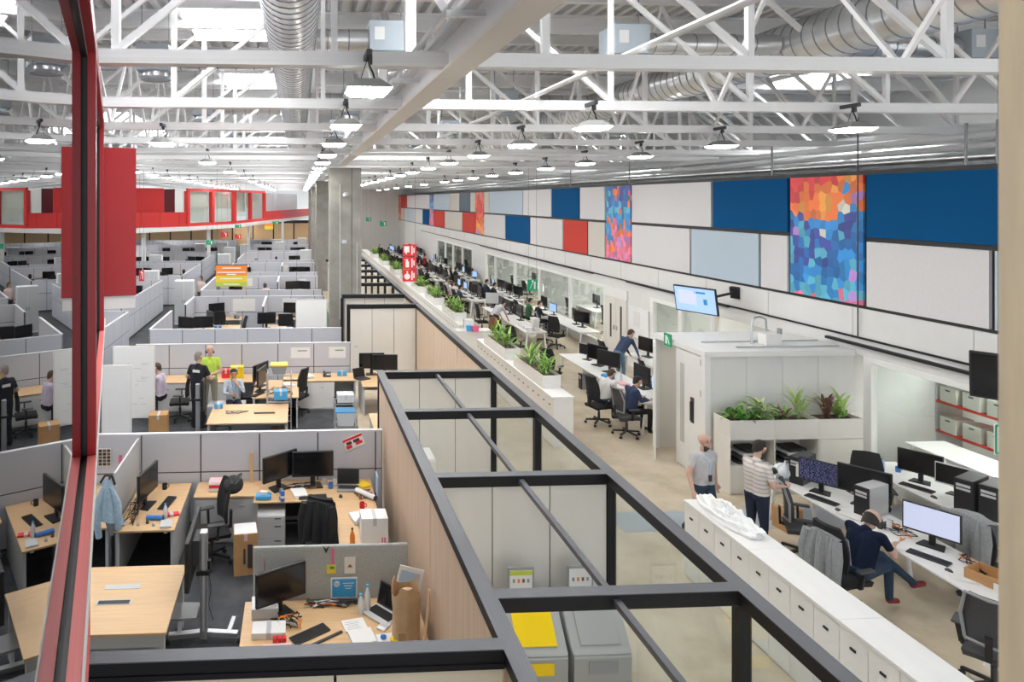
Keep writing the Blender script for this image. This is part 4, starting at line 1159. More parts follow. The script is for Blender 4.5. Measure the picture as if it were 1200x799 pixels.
    # hair shell
    if hairstyle != 'bald':
        hb = MB(); low = {'short': -0.08, 'thin': 0.0, 'long': -0.16, 'ring': -0.02}[hairstyle]
        def hfn(u, v):
            a = u * 2 * PI; ph = v * PI / 2
            fr_ = 0.5 + 0.5 * math.cos(a)           # 1 at front
            ca = math.cos(a); lowz = 0.02 + (0.05 * ca if ca > 0 else -ca * (low - 0.02)) if hairstyle != 'long' else (low * (1 - fr_ ** 2) + 0.07 * fr_ ** 2)
            top_z = 0.133
            z = lowz + (top_z - lowz) * math.sin(ph)
            zz = (z - 0.035) / 0.098
            rr_ = math.sqrt(max(0.0, 1 - max(-0.6, min(1, zz)) ** 2)) if zz > 0 else 1.0 - 0.06 * zz * zz
            rr_ = max(rr_, 0.02) * (0.93 + 0.07 * min(1, v * 5))
            wig = 1 + 0.02 * math.sin(9 * a + 7 * v)
            return tuple(head + hf * (0.100 * rr_ * wig * math.cos(a) - 0.004) + hr_ * (0.0925 * rr_ * wig * math.sin(a)) + hu * z)
        if hairstyle == 'ring':
            def hfn2(u, v):
                a = R(88) + u * R(184)
                return tuple(head + hf * (0.102 * math.cos(a) * (1 - 0.10 * v * v) - 0.004) + hr_ * (0.0935 * math.sin(a) * (1 - 0.10 * v * v)) + hu * (-0.085 + 0.15 * v * (0.45 + 0.55 * math.sin(PI * u))))
            hb.grid(hfn2, 20, 5, 0.008)
        else:
            hb.grid(hfn, 24, 9)
        hb.build('hair', hair, root, smooth=70)
    for s_ in (-1, 1):
        c = head + hf * 0.083 + hr_ * (s_ * 0.033) + hu * 0.018
        mbx = MB(); capsule(mbx, c - hr_ * 0.006 + hf * 0.003, 0.006, c + hr_ * 0.006 + hf * 0.003, 0.006, 8); e = mbx.build('eye', 'hair_dark', root, smooth=True)
        mbx = MB().tube([c + hu * 0.022 + hf * 0.008 - hr_ * 0.022, c + hu * 0.027 + hf * 0.010, c + hu * 0.022 + hf * 0.006 + hr_ * 0.022], 0.003, 5); mbx.build('eyebrow', hair, root)
    if glasses:
        gb = MB()
        for s_ in (-1, 1):
            c = head + hf * 0.108 + hr_ * (s_ * 0.035) + hu * 0.014
            gb.tube([c + hr_ * (0.03 * math.cos(t)) + hu * (0.022 * math.sin(t)) for t in [2 * PI * k / 10 for k in range(11)]], 0.0022, 5)
            gb.tube([c + hr_ * (s_ * 0.03), head + hr_ * (s_ * 0.098) - hf * 0.0 + hu * 0.02], 0.002, 5)
        gb.build('glasses', 'leather', root)
    if extra:
        for nm, mbx, m in extra(P, head, hu, hf, hr_, fwd, upv, rt): mbx.build(nm, m, root, smooth=50)
    return root
def pose(kind, **kw):
    S = dict(pelvis=(0, 0, 0.96), chest=(0, 0.0, 1.27), neck=(0, 0.0, 1.47), head=(0, 0.02, 1.62), sh_l=(-0.175, 0, 1.395), sh_r=(0.175, 0, 1.395), hip_l=(-0.09, 0, 0.90), hip_r=(0.09, 0, 0.90),
             el_l=(-0.25, -0.03, 1.13), el_r=(0.25, -0.03, 1.13), wr_l=(-0.26, 0.05, 0.89), wr_r=(0.26, 0.05, 0.89), kn_l=(-0.11, 0.02, 0.49), kn_r=(0.11, 0.02, 0.49), an_l=(-0.12, -0.03, 0.09), an_r=(0.12, -0.03, 0.09), to_l=(-0.14, 0.13, 0.04), to_r=(0.14, 0.13, 0.04))
    if kind == 'sit':          # seat height .47, desk in front
        S.update(pelvis=(0, 0, 0.58), chest=(0, 0.03, 0.90), neck=(0, 0.06, 1.10), head=(0, 0.11, 1.24), sh_l=(-0.175, 0.05, 1.03), sh_r=(0.175, 0.05, 1.03), hip_l=(-0.09, 0.02, 0.55), hip_r=(0.09, 0.02, 0.55),
                 el_l=(-0.24, 0.12, 0.82), el_r=(0.24, 0.12, 0.82), wr_l=(-0.16, 0.36, 0.80), wr_r=(0.16, 0.36, 0.80), kn_l=(-0.13, 0.44, 0.53), kn_r=(0.13, 0.44, 0.53), an_l=(-0.13, 0.42, 0.10), an_r=(0.13, 0.42, 0.10), to_l=(-0.14, 0.58, 0.04), to_r=(0.14, 0.58, 0.04))
    if kind == 'lean':         # standing, bent over a desk ahead
        S.update(pelvis=(0, -0.05, 0.95), chest=(0, 0.15, 1.20), neck=(0, 0.27, 1.36), head=(0, 0.37, 1.47), sh_l=(-0.19, 0.24, 1.31), sh_r=(0.19, 0.24, 1.31), hip_l=(-0.09, -0.05, 0.89), hip_r=(0.09, -0.05, 0.89),
                 el_l=(-0.24, 0.35, 1.06), el_r=(0.24, 0.35, 1.06), wr_l=(-0.20, 0.48, 0.84), wr_r=(0.20, 0.48, 0.84))
    if kind == 'walk':
        S.update(kn_l=(-0.10, 0.14, 0.50), an_l=(-0.10, 0.20, 0.10), to_l=(-0.11, 0.36, 0.05), kn_r=(0.10, 0.0, 0.49), an_r=(0.10, -0.30, 0.15), to_r=(0.11, -0.20, 0.05),
                 el_l=(-0.27, -0.10, 1.15), wr_l=(-0.27, -0.06, 0.92), el_r=(0.28, 0.02, 1.14), wr_r=(0.30, 0.14, 0.92))
    S.update(kw)
    return S
# ---------------------------------------------------------------- far red mezzanine
rm = thing('red_mezzanine', 'red clad mezzanine with framed windows along the far side of the cubicles', 'mezzanine', (0, 0, 0))
ZM0, ZM1 = 3.6, 6.25
path = [Vector((-24, 40.5, 0)), Vector((-10.6, 44.0, 0)), Vector((-7.6, 47.6, 0)), Vector((-4.9, 53.0, 0)), Vector((-3.0, 61.5, 0)), Vector((1.4, 82, 0))]
def wallseg(nm, m, p, q, z0, z1, th=0.2, off=0.0):
    d = (q - p).normalized(); n = Vector((d.y, -d.x, 0))
    p, q = p + n * off, q + n * off
    o = barpiece(nm, m, (p.x - n.x * th / 2, p.y - n.y * th / 2, (z0 + z1) / 2), (q.x - n.x * th / 2, q.y - n.y * th / 2, (z0 + z1) / 2), th, z1 - z0, rm)
    return o
for p, q in zip(path, path[1:]): wallseg('slab_edge', 'white', p, q, ZM0 - 0.28, ZM0, 0.5, 0.1)
wallseg('balustrade', 'red_far', path[0], path[2], ZM0, ZM0 + 1.0, 0.1)
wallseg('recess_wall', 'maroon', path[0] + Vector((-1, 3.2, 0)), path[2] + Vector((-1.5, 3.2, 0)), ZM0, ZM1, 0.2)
wallseg('recess_cladding', 'red_far', path[1] + Vector((-3.2, 2.9, 0)), path[1] + Vector((1.4, 3.2, 0)), ZM0, ZM1, 0.1)
for k in range(14):
    pp = path[0].lerp(path[2], (k + 0.5) / 14); block('baluster', 'red_panel', (pp.x - 0.03, pp.y - 0.03, ZM0), (pp.x + 0.03, pp.y + 0.03, ZM0 + 1.0), rm)
def red_windows(p, q, n):
    L = (q - p).length
    wallseg('lower_cladding', 'red_far', p, q, ZM0, ZM0 + 0.22); wallseg('upper_cladding', 'red_far', p, q, ZM1 - 0.2, ZM1)
    for i in range(n + 1):
        w = 0.28
        c = p.lerp(q, i / n); d = (q - p).normalized()
        wallseg('window_post', 'red_far', c - d * w / 2, c + d * w / 2, ZM0 + 0.2, ZM1 - 0.2, 0.3, 0.05)
    for i in range(n):
        a, b = p.lerp(q, (i + 0.04) / n), p.lerp(q, (i + 0.96) / n)
        wallseg('window_pane', 'glass', a, b, ZM0 + 0.22, ZM1 - 0.2, 0.02, -0.08)
        wallseg('blind', 'crate_pale', a, b, ZM0 + 0.9 + 0.3 * (i % 2), ZM1 - 0.2, 0.02, -0.5)
red_windows(path[2], path[3], 2); red_windows(path[3], path[4], 2)
wallseg('balustrade', 'red_far', path[4], path[5], ZM0, ZM0 + 0.85, 0.06)
for (x, y) in ((-12, 50), (-9, 56), (-14, 58), (-7, 64), (-12, 66), (-4, 72), (-9, 74), (-15, 74), (-1, 77), (-6, 78)):
    l = thing('ceiling_light', 'flat ceiling light under the red mezzanine deck', 'light', (x, y, ZM0 - 0.33), 0, 'ceiling lights under the red mezzanine')
    block('frame', 'white', (-0.62, -0.32, -0.01), (0.62, 0.32, 0.03), l); block('diffuser', 'office_panel', (-0.6, -0.3, -0.02), (0.6, 0.3, -0.008), l)
wallseg('inner_wall', 'room_grey', path[2] + Vector((-3, 3, 0)), path[4] + Vector((-3, 2, 0)), ZM0, ZM1, 0.1)
wallseg('set_back_wall', 'light_grey', path[4] + Vector((-1.6, 1.0, 0)), path[5] + Vector((-1.6, 0, 0)), ZM0, ZM1 - 0.1, 0.1)
for (x, y) in ((-10.2, 45.6), (-6.6, 50.5), (-4.2, 57.5), (-1.6, 68)):
    block('support_column', 'white', (x - 0.12, y - 0.12, 0), (x + 0.12, y + 0.12, ZM0 - 0.2), rm)
MB().prism([(p.x, p.y + 0.2) for p in path] + [(-24, 79)], ZM0 - 0.3, ZM0 - 0.05).build('deck', 'light_grey', rm)

# ---------------------------------------------------------------- near cubicle: meeting table, mobile screen, corner desk
t = thing('meeting_table', 'oak topped meeting table with flush cable tray and power strip', 'table', (-2.36, 8.14, 0))
tp = MB().box((0, 0, 0.725), (1.86, 1.38, 0.03)).build('tabletop', 'wood_top', t, bevel=0.004)
MB().box((0.24, 0.22, 0.742), (0.42, 0.10, 0.004)).build('cable_tray_lid', 'light_grey', tp); MB().box((0.22, -0.10, 0.742), (0.40, 0.10, 0.004)).build('power_strip_frame', 'light_grey', tp)
ps = MB().box((0.22, -0.10, 0.745), (0.36, 0.07, 0.004)).build('power_strip', 'black', tp)
for sx_, sy_ in ((-1, -1), (1, -1), (-1, 1), (1, 1)): MB().box((sx_ * 0.86, sy_ * 0.6, 0.355), (0.08, 0.08, 0.71)).build('leg', 'light_grey', t)
MB().box((0, -0.60, 0.62), (1.64, 0.03, 0.16)).build('apron', 'light_grey', t); MB().box((0.3, -0.5, 0.33), (1.0, 0.02, 0.6)).build('modesty_panel', 'silver', t)
t = thing('mobile_screen_stand', 'black flat screen on a grey wheeled pole stand beside the meeting table', 'screen stand', (-1.16, 8.45, 0))
MB().box((0, 0, 0.70), (0.09, 0.12, 1.30)).build('pole', 'silver', t, bevel=0.006); MB().box((0, -0.061, 0.75), (0.03, 0.004, 1.2)).build('pole_slot', 'light_grey', t)
MB().box((0, 0, 0.87), (0.16, 0.18, 0.05)).box((0.06, 0, 0.93), (0.04, 0.05, 0.12)).build('clamp_collar', 'black', t)
for s_ in (-1, 1):
    l = MB().bar((s_ * 0.04, 0, 0.10), (s_ * 0.42, -0.05, 0.10), 0.08, 0.06).build('foot', 'silver', t, bevel=0.006)
    MB().bar((s_ * 0.30, 0.0, 0.09), (s_ * 0.34, 0.30, 0.09), 0.05, 0.04).build('foot', 'silver', t)
    MB().tube([(s_ * 0.43 - 0.02, -0.06, 0.04), (s_ * 0.43 + 0.02, -0.06, 0.04)], 0.04, 10).build('caster', 'black', l)
sc_ = MB().box((-0.14, 0.05, 1.12), (0.05, 0.98, 0.58)).build('screen_housing', 'black', t, bevel=0.006); MB().box((-0.167, 0.05, 1.12), (0.003, 0.93, 0.53)).build('screen', 'black_gloss', sc_)
MB().box((-0.075, 0.0, 1.15), (0.08, 0.3, 0.3)).build('bracket', 'dark_grey', t); MB().prism([(-0.45, -0.12), (-0.08, -0.10), (-0.08, 0.22), (-0.40, 0.24)], 0.32, 0.345).build('tray', 'grey_plastic', t)
MB().tube([(0.05, -0.03, 0.9), (0.10, -0.1, 0.7), (0.07, -0.1, 0.5), (0.12, -0.08, 0.3)], 0.006, 5).build('cable', 'black', t)

partition_run(-4.6, 1.40, 11.45, label='grey fabric partition behind the near corner desks', start=-4.53)
once(wood_desk(0.84, 1.62), (-2.18, 10.58, 0), 0, 'oak corner desk with edge-on monitor and cable clutter')
once(wood_desk(0.9, 1.5, legs=True), (-3.15, 10.62, 0), 0, 'oak desk beyond the pale desk screen, beside the picture board')
t = thing('desk_screen', 'pale grey upright desk screen between the two oak corner desks', 'screen', (-2.64, 10.68, 0)); MB().box((0, 0, 1.12), (0.035, 1.46, 0.74)).build('board', 'light_grey', t, bevel=0.004); MB().box((0, 0, 0.40), (0.03, 1.3, 0.7)).build('bracket', 'light_grey', t)
once(cab_unit(0.98, 0.55, 0.72, 2, 'light_grey', 'silver'), (-1.14, 11.10, 0), 0, 'low white cabinet with oak top under the grey partition')
tag(MB().box((-1.14, 11.10, 0.735), (1.02, 0.58, 0.026)).build('cabinet_top', 'wood_top'), 'oak top laid on the low white cabinet', 'worktop')
def cable_mess(n, sx, sy, seed, m='black', name='cable_tangle', z=0.02):
    def mk():
        t = thing(name, 'x', 'cables'); rr = random.Random(seed)
        for k in range(n):
            pts = [(rr.uniform(-sx, sx), rr.uniform(-sy, sy), rr.uniform(0.006, z)) for _ in range(5)]
            ip = []
            for i in range(len(pts) - 1):
                for q in range(4): ip.append(Vector(pts[i]).lerp(Vector(pts[i + 1]), q / 4) + Vector((0.02 * math.sin(q * 1.6), 0.02 * math.sin(q), 0)))
            MB().tube(ip, 0.006, 5).build('cable', m if k % 4 else ('orange' if k % 8 else 'light_grey'), t)
        return t
    return mk
mon(-2.30, 10.55, 0.74, R(78), 'black monitor seen edge-on on the oak corner desk', big=1.25)
once(cable_mess(7, 0.12, 0.5, 3, z=0.08), (-2.46, 10.3, 0.742), 0, 'tangle of black cables behind the edge-on monitor')
kb_(-2.02, 10.62, 0.742, R(80), 'black keyboard beside the edge-on monitor')
once(bottle(), (-1.95, 10.12, 0.742), 0, 'clear water bottle with blue cap on the oak corner desk')
t = thing('blue_tube', 'blue rolled tube lying on the oak corner desk', 'tube', (-2.10, 10.10, 0.775)); MB().tube([(-0.12, 0, 0), (0.12, -0.02, 0)], 0.033, 12).build('roll', 'blue', t, smooth=40); MB().tube([(0.12, -0.02, 0), (0.135, -0.022, 0)], 0.034, 12).build('end_cap', 'dark_grey', t)
once(carton(0.22, 0.10, 0.03, 'sign_red', name='red_case', cat='case'), (-1.88, 10.22, 0.742), 0.3, 'small flat red case beside the water bottle')
once(carton(0.16, 0.22, 0.03, 'light_grey', name='white_box', cat='box'), (-1.90, 9.92, 0.742), 0.1, 'small white box at the edge of the oak corner desk')
once(mug('black'), (-2.16, 11.15, 0.742), 0.4, 'black mug beside the edge-on monitor')
for k, (x, y) in enumerate(((-2.3, 9.92), (-2.18, 9.98), (-2.08, 9.9), (-2.4, 10.02), (-2.5, 9.93))):
    o = MB().lathe([(0.02, 0), (0.024, 0.01), (0.018, 0.04), (0.008, 0.05)], 8).build('connector', 'dark_grey' if k % 2 else 'silver', smooth=40); o.location = (x, y, 0.742); tag(o, 'small metal connector scattered on the oak corner desk', 'connector', 'connectors on the oak corner desk')
t = thing('label_printer', 'pale red and white file box on the oak topped cabinet', 'box', (-1.28, 11.1, 0.75)); MB().box((0, 0, 0.07), (0.32, 0.22, 0.14)).build('case', 'paper', t, bevel=0.006); MB().box((0, -0.112, 0.08), (0.30, 0.004, 0.05)).build('stripe', 'sign_red', t); MB().box((0, 0, 0.143), (0.3, 0.2, 0.006)).build('lid', 'paper_pink', t)
t.name = 'file_box'
chair(-1.30, 10.30, R(112), 'black office chair with a bag over its back beside the oak topped cabinet')
t = thing('shoulder_bag', 'black bag slung over the back of the office chair', 'bag', (-1.00, 10.46, 0.98)); MB().grid(lambda u, v: ((0.13 + 0.01 * math.sin(9 * u)) * math.cos(2 * PI * u) * math.sin(PI * v) * 1.2, 0.24 * math.sin(2 * PI * u) * math.sin(PI * v), 0.11 * math.cos(PI * v) + 0.1), 16, 8).build('pouch', 'black_fabric', t, smooth=True); MB().tube([(0.0, -0.2, 0.12), (0.12, -0.1, 0.22), (0.12, 0.1, 0.22), (0.0, 0.2, 0.12)], 0.015, 6).build('strap', 'dark_grey', t)
# picture board, ruler, denim jacket
t = thing('picture_board', 'small board of dark photos pinned to the grey partition', 'pictures', (-3.22, 11.405, 1.04)); MB().box((0, 0, 0.14), (0.28, 0.01, 0.29)).build('board', 'paper', t)
for i in range(4):
    for j in range(5): MB().box((-0.10 + 0.067 * i, -0.007, 0.03 + 0.055 * j), (0.055, 0.004, 0.045)).build('photo', ('leather', 'dark_grey', 'hair_brown')[(i + j) % 3], t)
tag(MB().box((-2.93, 11.408, 1.05), (0.055, 0.006, 0.32)).build('ruler', 'pink'), 'pink ruler pinned upright on the grey partition', 'ruler')
def hung_jacket():
    t = thing('jacket', 'x', 'jacket')
    def cone(u, v):
        a = 2 * PI * u; r = 0.03 + 0.17 * v ** 0.75 + 0.02 * v * math.sin(5 * a + 3 * v) + 0.012 * v * math.sin(11 * a)
        return (r * math.cos(a) + 0.03 * v, 0.45 * r * math.sin(a), 1.46 - 0.62 * v - 0.07 * v * math.cos(a - 0.6))
    MB().grid(cone, 40, 12).build('drape', 'denim_light', t, smooth=60)
    MB().tube([(-0.06, -0.04, 1.36), (-0.15, -0.07, 1.1), (-0.13, -0.06, 0.85), (-0.11, -0.05, 0.68)], [0.03, 0.055, 0.05, 0.045], 10).build('sleeve', 'denim_light', t, smooth=50)
    MB().tube([(0.05, -0.03, 1.36), (0.14, -0.05, 1.12), (0.15, -0.05, 0.88), (0.14, -0.04, 0.76)], [0.03, 0.055, 0.05, 0.045], 10).build('sleeve', 'denim_light', t, smooth=50)
    MB().tube([(0.02, 0.0, 1.0), (0.06, 0.0, 0.8), (0.07, 0.0, 0.68)], [0.08, 0.07, 0.05], 10).build('lining', 'coat_grey', t, smooth=50)
    return t
once(hung_jacket, (-2.70, 9.80, 0), 0.25, 'light blue denim jacket hanging from the end of the pale desk screen')
t = thing('coat_hook', 'black hook and strap holding the denim jacket', 'hook', (-2.70, 9.84, 1.36)); MB().tube([(-0.1, -0.02, 0.05), (-0.03, -0.05, 0.16), (0.06, -0.03, 0.15), (0.1, -0.02, 0.02)], 0.018, 8).build('strap', 'black', t); MB().bar((0, 0.0, 0.0), (0, 0.12, 0.10), 0.03, 0.02).build('arm', 'black', t)

# middle corner desk with twin monitors and laptop
t = thing('cubicle_desk', 'oak L-shaped desk with two monitors and a laptop', 'desk', (0.25, 11.0, 0))
MB().box((0, 0, 0.727), (1.90, 0.80, 0.026)).build('desktop', 'wood_top', t, bevel=0.004); MB().box((0.62, -1.28, 0.727), (0.64, 1.75, 0.026)).build('return_top', 'wood_top', t, bevel=0.004)
MB().box((-0.90, 0, 0.357), (0.04, 0.7, 0.714)).build('side_leg', 'light_grey', t); MB().box((0.62, -2.1, 0.357), (0.56, 0.04, 0.714)).build('side_leg', 'light_grey', t); MB().box((0, 0.36, 0.42), (1.8, 0.02, 0.5)).build('modesty_panel', 'dark_grey', t)
mon(-0.30, 11.05, 0.742, R(38), 'black monitor turned sideways on the L-shaped desk')
mon(0.23, 11.12, 0.742, R(2), 'black monitor standing straight in the middle of the L-shaped desk')
once(laptop(), (0.80, 11.0, 0.742), R(-4), 'grey laptop open on the L-shaped desk')
kb_(0.22, 10.72, 0.742, R(3), 'black keyboard in front of the straight monitor'); mouse_(0.66, 10.72, 0.742, 0, 'black mouse on the L-shaped desk')
t = thing('tissue_pack', 'blue and white tissue pack at the corner of the L-shaped desk', 'tissues', (-0.55, 10.72, 0.742)); MB().box((0, 0, 0.035), (0.24, 0.14, 0.07)).build('wrapper', 'sky_blue', t, bevel=0.015); MB().prism([(-0.06, -0.03), (0.05, -0.04), (0.07, 0.03), (-0.04, 0.05)], 0.07, 0.11).build('tissue', 'paper', t)
for k in range(2):
    t = thing('drink_can', 'blue drink can on the L-shaped desk', 'can', (-0.27 + 0.02 * k, 10.68 - 0.07 * k, 0.742), 0, 'pair of blue cans on the L-shaped desk'); MB().lathe([(0.028, 0), (0.033, 0.008), (0.033, 0.14), (0.026, 0.16)], 14).build('body', 'blue', t, smooth=40); MB().lathe([(0.025, 0.16), (0.026, 0.165)], 12).build('lid', 'silver', t); MB().lathe([(0.0335, 0.05), (0.0335, 0.09)], 14).build('print_band', 'paper', t, smooth=40)
once(paper_pile(3), (0.02, 10.85, 0.742), 0.3, 'loose papers between keyboard and straight monitor')
once(cable_mess(6, 0.25, 0.12, 5), (0.05, 11.12, 0.742), 0, 'cables behind the monitors on the L-shaped desk')
once(cable_mess(6, 0.14, 0.22, 8), (1.02, 10.78, 0.742), 0, 'cables and plugs beside the grey laptop')
for k, (x, y, m_) in enumerate(((0.42, 11.2, 'paper'), (0.52, 11.05, 'sky_blue'), (0.60, 11.18, 'paper'))):
    once(mug(m_ if m_ != 'sky_blue' else 'blue'), (x, y, 0.742), k, ('white mug beside the straight monitor', 'blue mug next to the laptop', 'white mug behind the laptop')[k])
tag(MB().box((1.05, 11.12, 0.76), (0.18, 0.22, 0.03), 0.5).build('folder', 'yellow'), 'yellow folder beside the grey laptop', 'folder')
t = thing('poster_tube', 'white cardboard tube leaning at the end of the L-shaped desk', 'tube', (1.05, 10.65, 0.742)); MB().tube([(-0.13, 0.2, 0.05), (0.13, -0.12, 0.05)], 0.04, 12).build('tube', 'paper', t, smooth=40); MB().tube([(0.13, -0.12, 0.05), (0.14, -0.13, 0.05)], 0.041, 12).build('cap', 'dark_grey', t)
tag(MB().box((1.24, 10.78, 0.90), (0.02, 0.26, 0.32)).build('calendar', 'pale_blue'), 'pale blue calendar standing against the timber wall', 'calendar')
once(pedestal, (-0.42, 10.72, 0), 0, 'light grey drawer pedestal under the L-shaped desk')
once(carton(0.34, 0.34, 0.60, 'cardboard', 'paper', tape='paper_pink'), (-0.78, 10.05, 0), 0.12, 'tall brown carton with white papers on top beside the grey pedestal')
MB().box((0.06, -0.176, 0.28), (0.07, 0.003, 0.34)).build('print_block', 'dark_grey', PROTO['once%d' % _keyn[0]]); MB().box((-0.02, -0.176, 0.28), (0.03, 0.003, 0.22)).build('print_block', 'dark_grey', PROTO['once%d' % _keyn[0]])
tag(MB().box((-0.78, 11.36, 0.62), (0.05, 0.05, 1.22)).build('wooden_batten', 'wood_top'), 'upright wooden batten standing against the grey partition', 'batten')
chair(0.42, 9.95, R(-25), 'black office chair carrying a black coat at the L-shaped desk')
once(draped_jacket(0.46, 1.14, 0.10, 'black_fabric', sleeves=True), (0.30, 9.72, 0), R(-25), 'black coat draped over the chair at the L-shaped desk')
once(mug('sign_red'), (0.96, 10.3, 0.742), 0, 'red mug on the return of the L-shaped desk')
once(bottle('orange', 'dark_grey', 0.26), (0.72, 9.15, 0.742), 0, 'orange bottle standing on the desk return')
once(carton(0.36, 0.30, 0.40, 'paper', name='white_carton', cat='box'), (1.02, 9.25, 0.742), 0, 'tall white carton with pink marks against the timber wall')
MB().box((0.10, -0.152, 0.10), (0.02, 0.003, 0.09)).box((0.135, -0.152, 0.10), (0.02, 0.003, 0.09)).build('arrow_mark', 'pink', PROTO['once%d' % _keyn[0]])
tag(MB().box((1.0, 9.75, 0.79), (0.30, 0.22, 0.09), 0.2).build('grey_pouch', 'grey_plastic', bevel=0.03), 'grey zipped pouch on the return of the L-shaped desk', 'pouch')
once(paper_pile(4), (0.88, 9.95, 0.742), 0.3, 'loose papers beneath the grey zipped pouch area')
once(carton(0.16, 0.12, 0.10, 'blue', name='small_box', cat='box'), (1.12, 9.98, 0.742), 0.2, 'small blue box on the return of the L-shaped desk')

# front desk with grey felt screen
once(wood_desk(2.0, 0.95), (0.38, 7.50, 0), 0, 'oak desk below the grey felt screen, cluttered with papers')
fs_ = thing('felt_screen', 'grey felt desk screen with notes and badges pinned on it', 'screen', (0.38, 8.01, 0)); MB().box((0, 0, 1.03), (1.82, 0.05, 0.66)).build('felt_board', 'felt', fs_, bevel=0.02, seg=2); MB().box((0, 0.0, 0.35), (1.7, 0.03, 0.7)).build('bracket_panel', 'light_grey', fs_)
mon(-0.20, 7.70, 0.742, R(28), 'large black monitor turned toward the timber wall below the felt screen', big=1.15)
kb_(0.12, 7.33, 0.742, R(33), 'black keyboard lying askew on the cluttered oak desk')
tag(MB().box((0.26, 7.22, 0.752), (0.50, 0.035, 0.02), R(33)).build('wrist_rest', 'dark_grey', bevel=0.006), 'dark wrist rest in front of the askew keyboard', 'wrist rest')
pb = thing('blue_certificate', 'blue printed sheet in a white frame pinned on the felt screen', 'poster', (0.53, 7.975, 0.87)); MB().box((0, 0, 0), (0.31, 0.008, 0.24)).build('frame', 'paper', pb); MB().box((0, -0.005, 0), (0.28, 0.004, 0.21)).build('print', 'sky_blue', pb)
MB().lathe([(0.035, 0), (0.035, 0.002)], 16, T=Matrix.Translation((-0.085, -0.008, 0.05)) @ Matrix.Rotation(R(90), 4, 'X')).build('logo_disc', 'paper', pb); text_mesh('hp', 0.05, 'sky_blue', pb, (-0.085, -0.0115, 0.052), (PI / 2, 0, 0), 'logo_letters')
for k in range(3): MB().box((0.05, -0.008, 0.055 - 0.03 * k), (0.13 - 0.03 * k, 0.002, 0.008)).build('text_line', 'paper', pb)
nt_ = thing('sticky_note', 'orange note with a green mark hanging from a pink strip', 'note', (0.38, 7.976, 1.12)); MB().box((0, 0, -0.03), (0.105, 0.006, 0.10)).build('note', 'banner_yellow', nt_); MB().box((0.02, -0.001, 0.12), (0.025, 0.006, 0.19)).build('strip', 'pink', nt_); MB().box((0.01, -0.005, -0.01), (0.05, 0.003, 0.03)).build('mark', 'green_sign', nt_)
nt_ = thing('pinned_card', 'cream card with a dark emblem pinned on the felt screen', 'card', (0.60, 7.976, 1.13)); MB().box((0, 0, 0), (0.13, 0.006, 0.19)).build('card', 'cream', nt_); MB().prism([(-0.03, 0.0), (0.03, 0.0), (0, 0.035)], 0, 0.003, Matrix.Translation((0, -0.004, -0.02)) @ Matrix.Rotation(R(90), 4, 'X')).build('emblem', 'leather', nt_)
nt_ = thing('badge_lanyard', 'white badge hanging on a pale lanyard from the felt screen', 'badge', (-0.40, 7.974, 1.02)); MB().box((0.0, 0, -0.03), (0.10, 0.008, 0.10)).build('badge', 'paper', nt_); MB().bar((-0.02, 0, 0.02), (0.0, 0, 0.25), 0.02, 0.004).bar((0.03, 0, 0.02), (0.0, 0, 0.25), 0.02, 0.004).build('lanyard', 'paper_pink', nt_); MB().box((0.04, -0.005, -0.03), (0.02, 0.003, 0.07)).build('stripe', 'pale_blue', nt_)
nt_ = thing('black_clip', 'black bow clip on the top edge of the felt screen', 'clip', (0.32, 7.972, 1.33)); MB().prism([(-0.04, 0.04), (0, -0.05), (0.04, 0.04), (0, 0.0)], 0, 0.01, Matrix.Translation((0, 0, 0)) @ Matrix.Rotation(R(90), 4, 'X')).build('bow', 'black', nt_)
once(bottle(h=0.30), (0.78, 7.72, 0.742), 0, 'tall clear bottle with blue cap before the felt screen'); once(bottle(h=0.22), (0.70, 7.68, 0.742), 0, 'short clear bottle with blue cap before the felt screen')
once(laptop('light_grey'), (0.92, 7.62, 0.742), R(-50), 'grey laptop turned sideways beside the kraft paper roll')
op = thing('open_notebook', 'open white notebook with handwriting on the cluttered oak desk', 'notebook', (0.63, 7.36, 0.742), R(12)); MB().box((0, 0.1, 0.008), (0.25, 0.20, 0.016)).build('page', 'paper', op); MB().box((0.02, -0.12, 0.012), (0.26, 0.24, 0.024)).build('page', 'paper', op)
for k in range(5): MB().box((-0.02, 0.03 + 0.03 * k, 0.017), (0.16 - 0.02 * (k % 3), 0.004, 0.001)).build('handwriting', 'grey_plastic', op)
once(carton(0.16, 0.10, 0.02, 'paper', name='white_card', cat='card'), (0.93, 7.42, 0.742), 0.9, 'white card slip beside the open notebook')
tag(MB().box((0.96, 7.16, 0.748), (0.24, 0.28, 0.006), 0.15).build('flyer', 'paper'), 'white flyer under the yellow tape roll', 'flyer')
t = thing('tape_roll', 'yellow tape roll lying on the white flyer', 'tape', (1.02, 7.16, 0.752)); MB().lathe([(0.02, 0), (0.055, 0), (0.055, 0.03), (0.02, 0.03)], 16).build('roll', 'yellow', t, smooth=40); MB().lathe([(0.012, 0), (0.02, 0), (0.02, 0.03), (0.012, 0.03)], 12).build('core', 'paper', t, smooth=40)
t = thing('tape_roll', 'small purple tape reel lying on the white flyer', 'tape', (0.90, 7.22, 0.752)); MB().lathe([(0.012, 0), (0.032, 0), (0.032, 0.02), (0.012, 0.02)], 14).build('roll', 'blue', t, smooth=40); MB().lathe([(0.006, 0), (0.012, 0), (0.012, 0.02), (0.006, 0.02)], 10).build('core', 'paper', t)
t = thing('paper_roll', 'tall kraft paper wrapped roll with torn top standing on the oak desk', 'paper roll', (1.14, 7.22, 0.742))
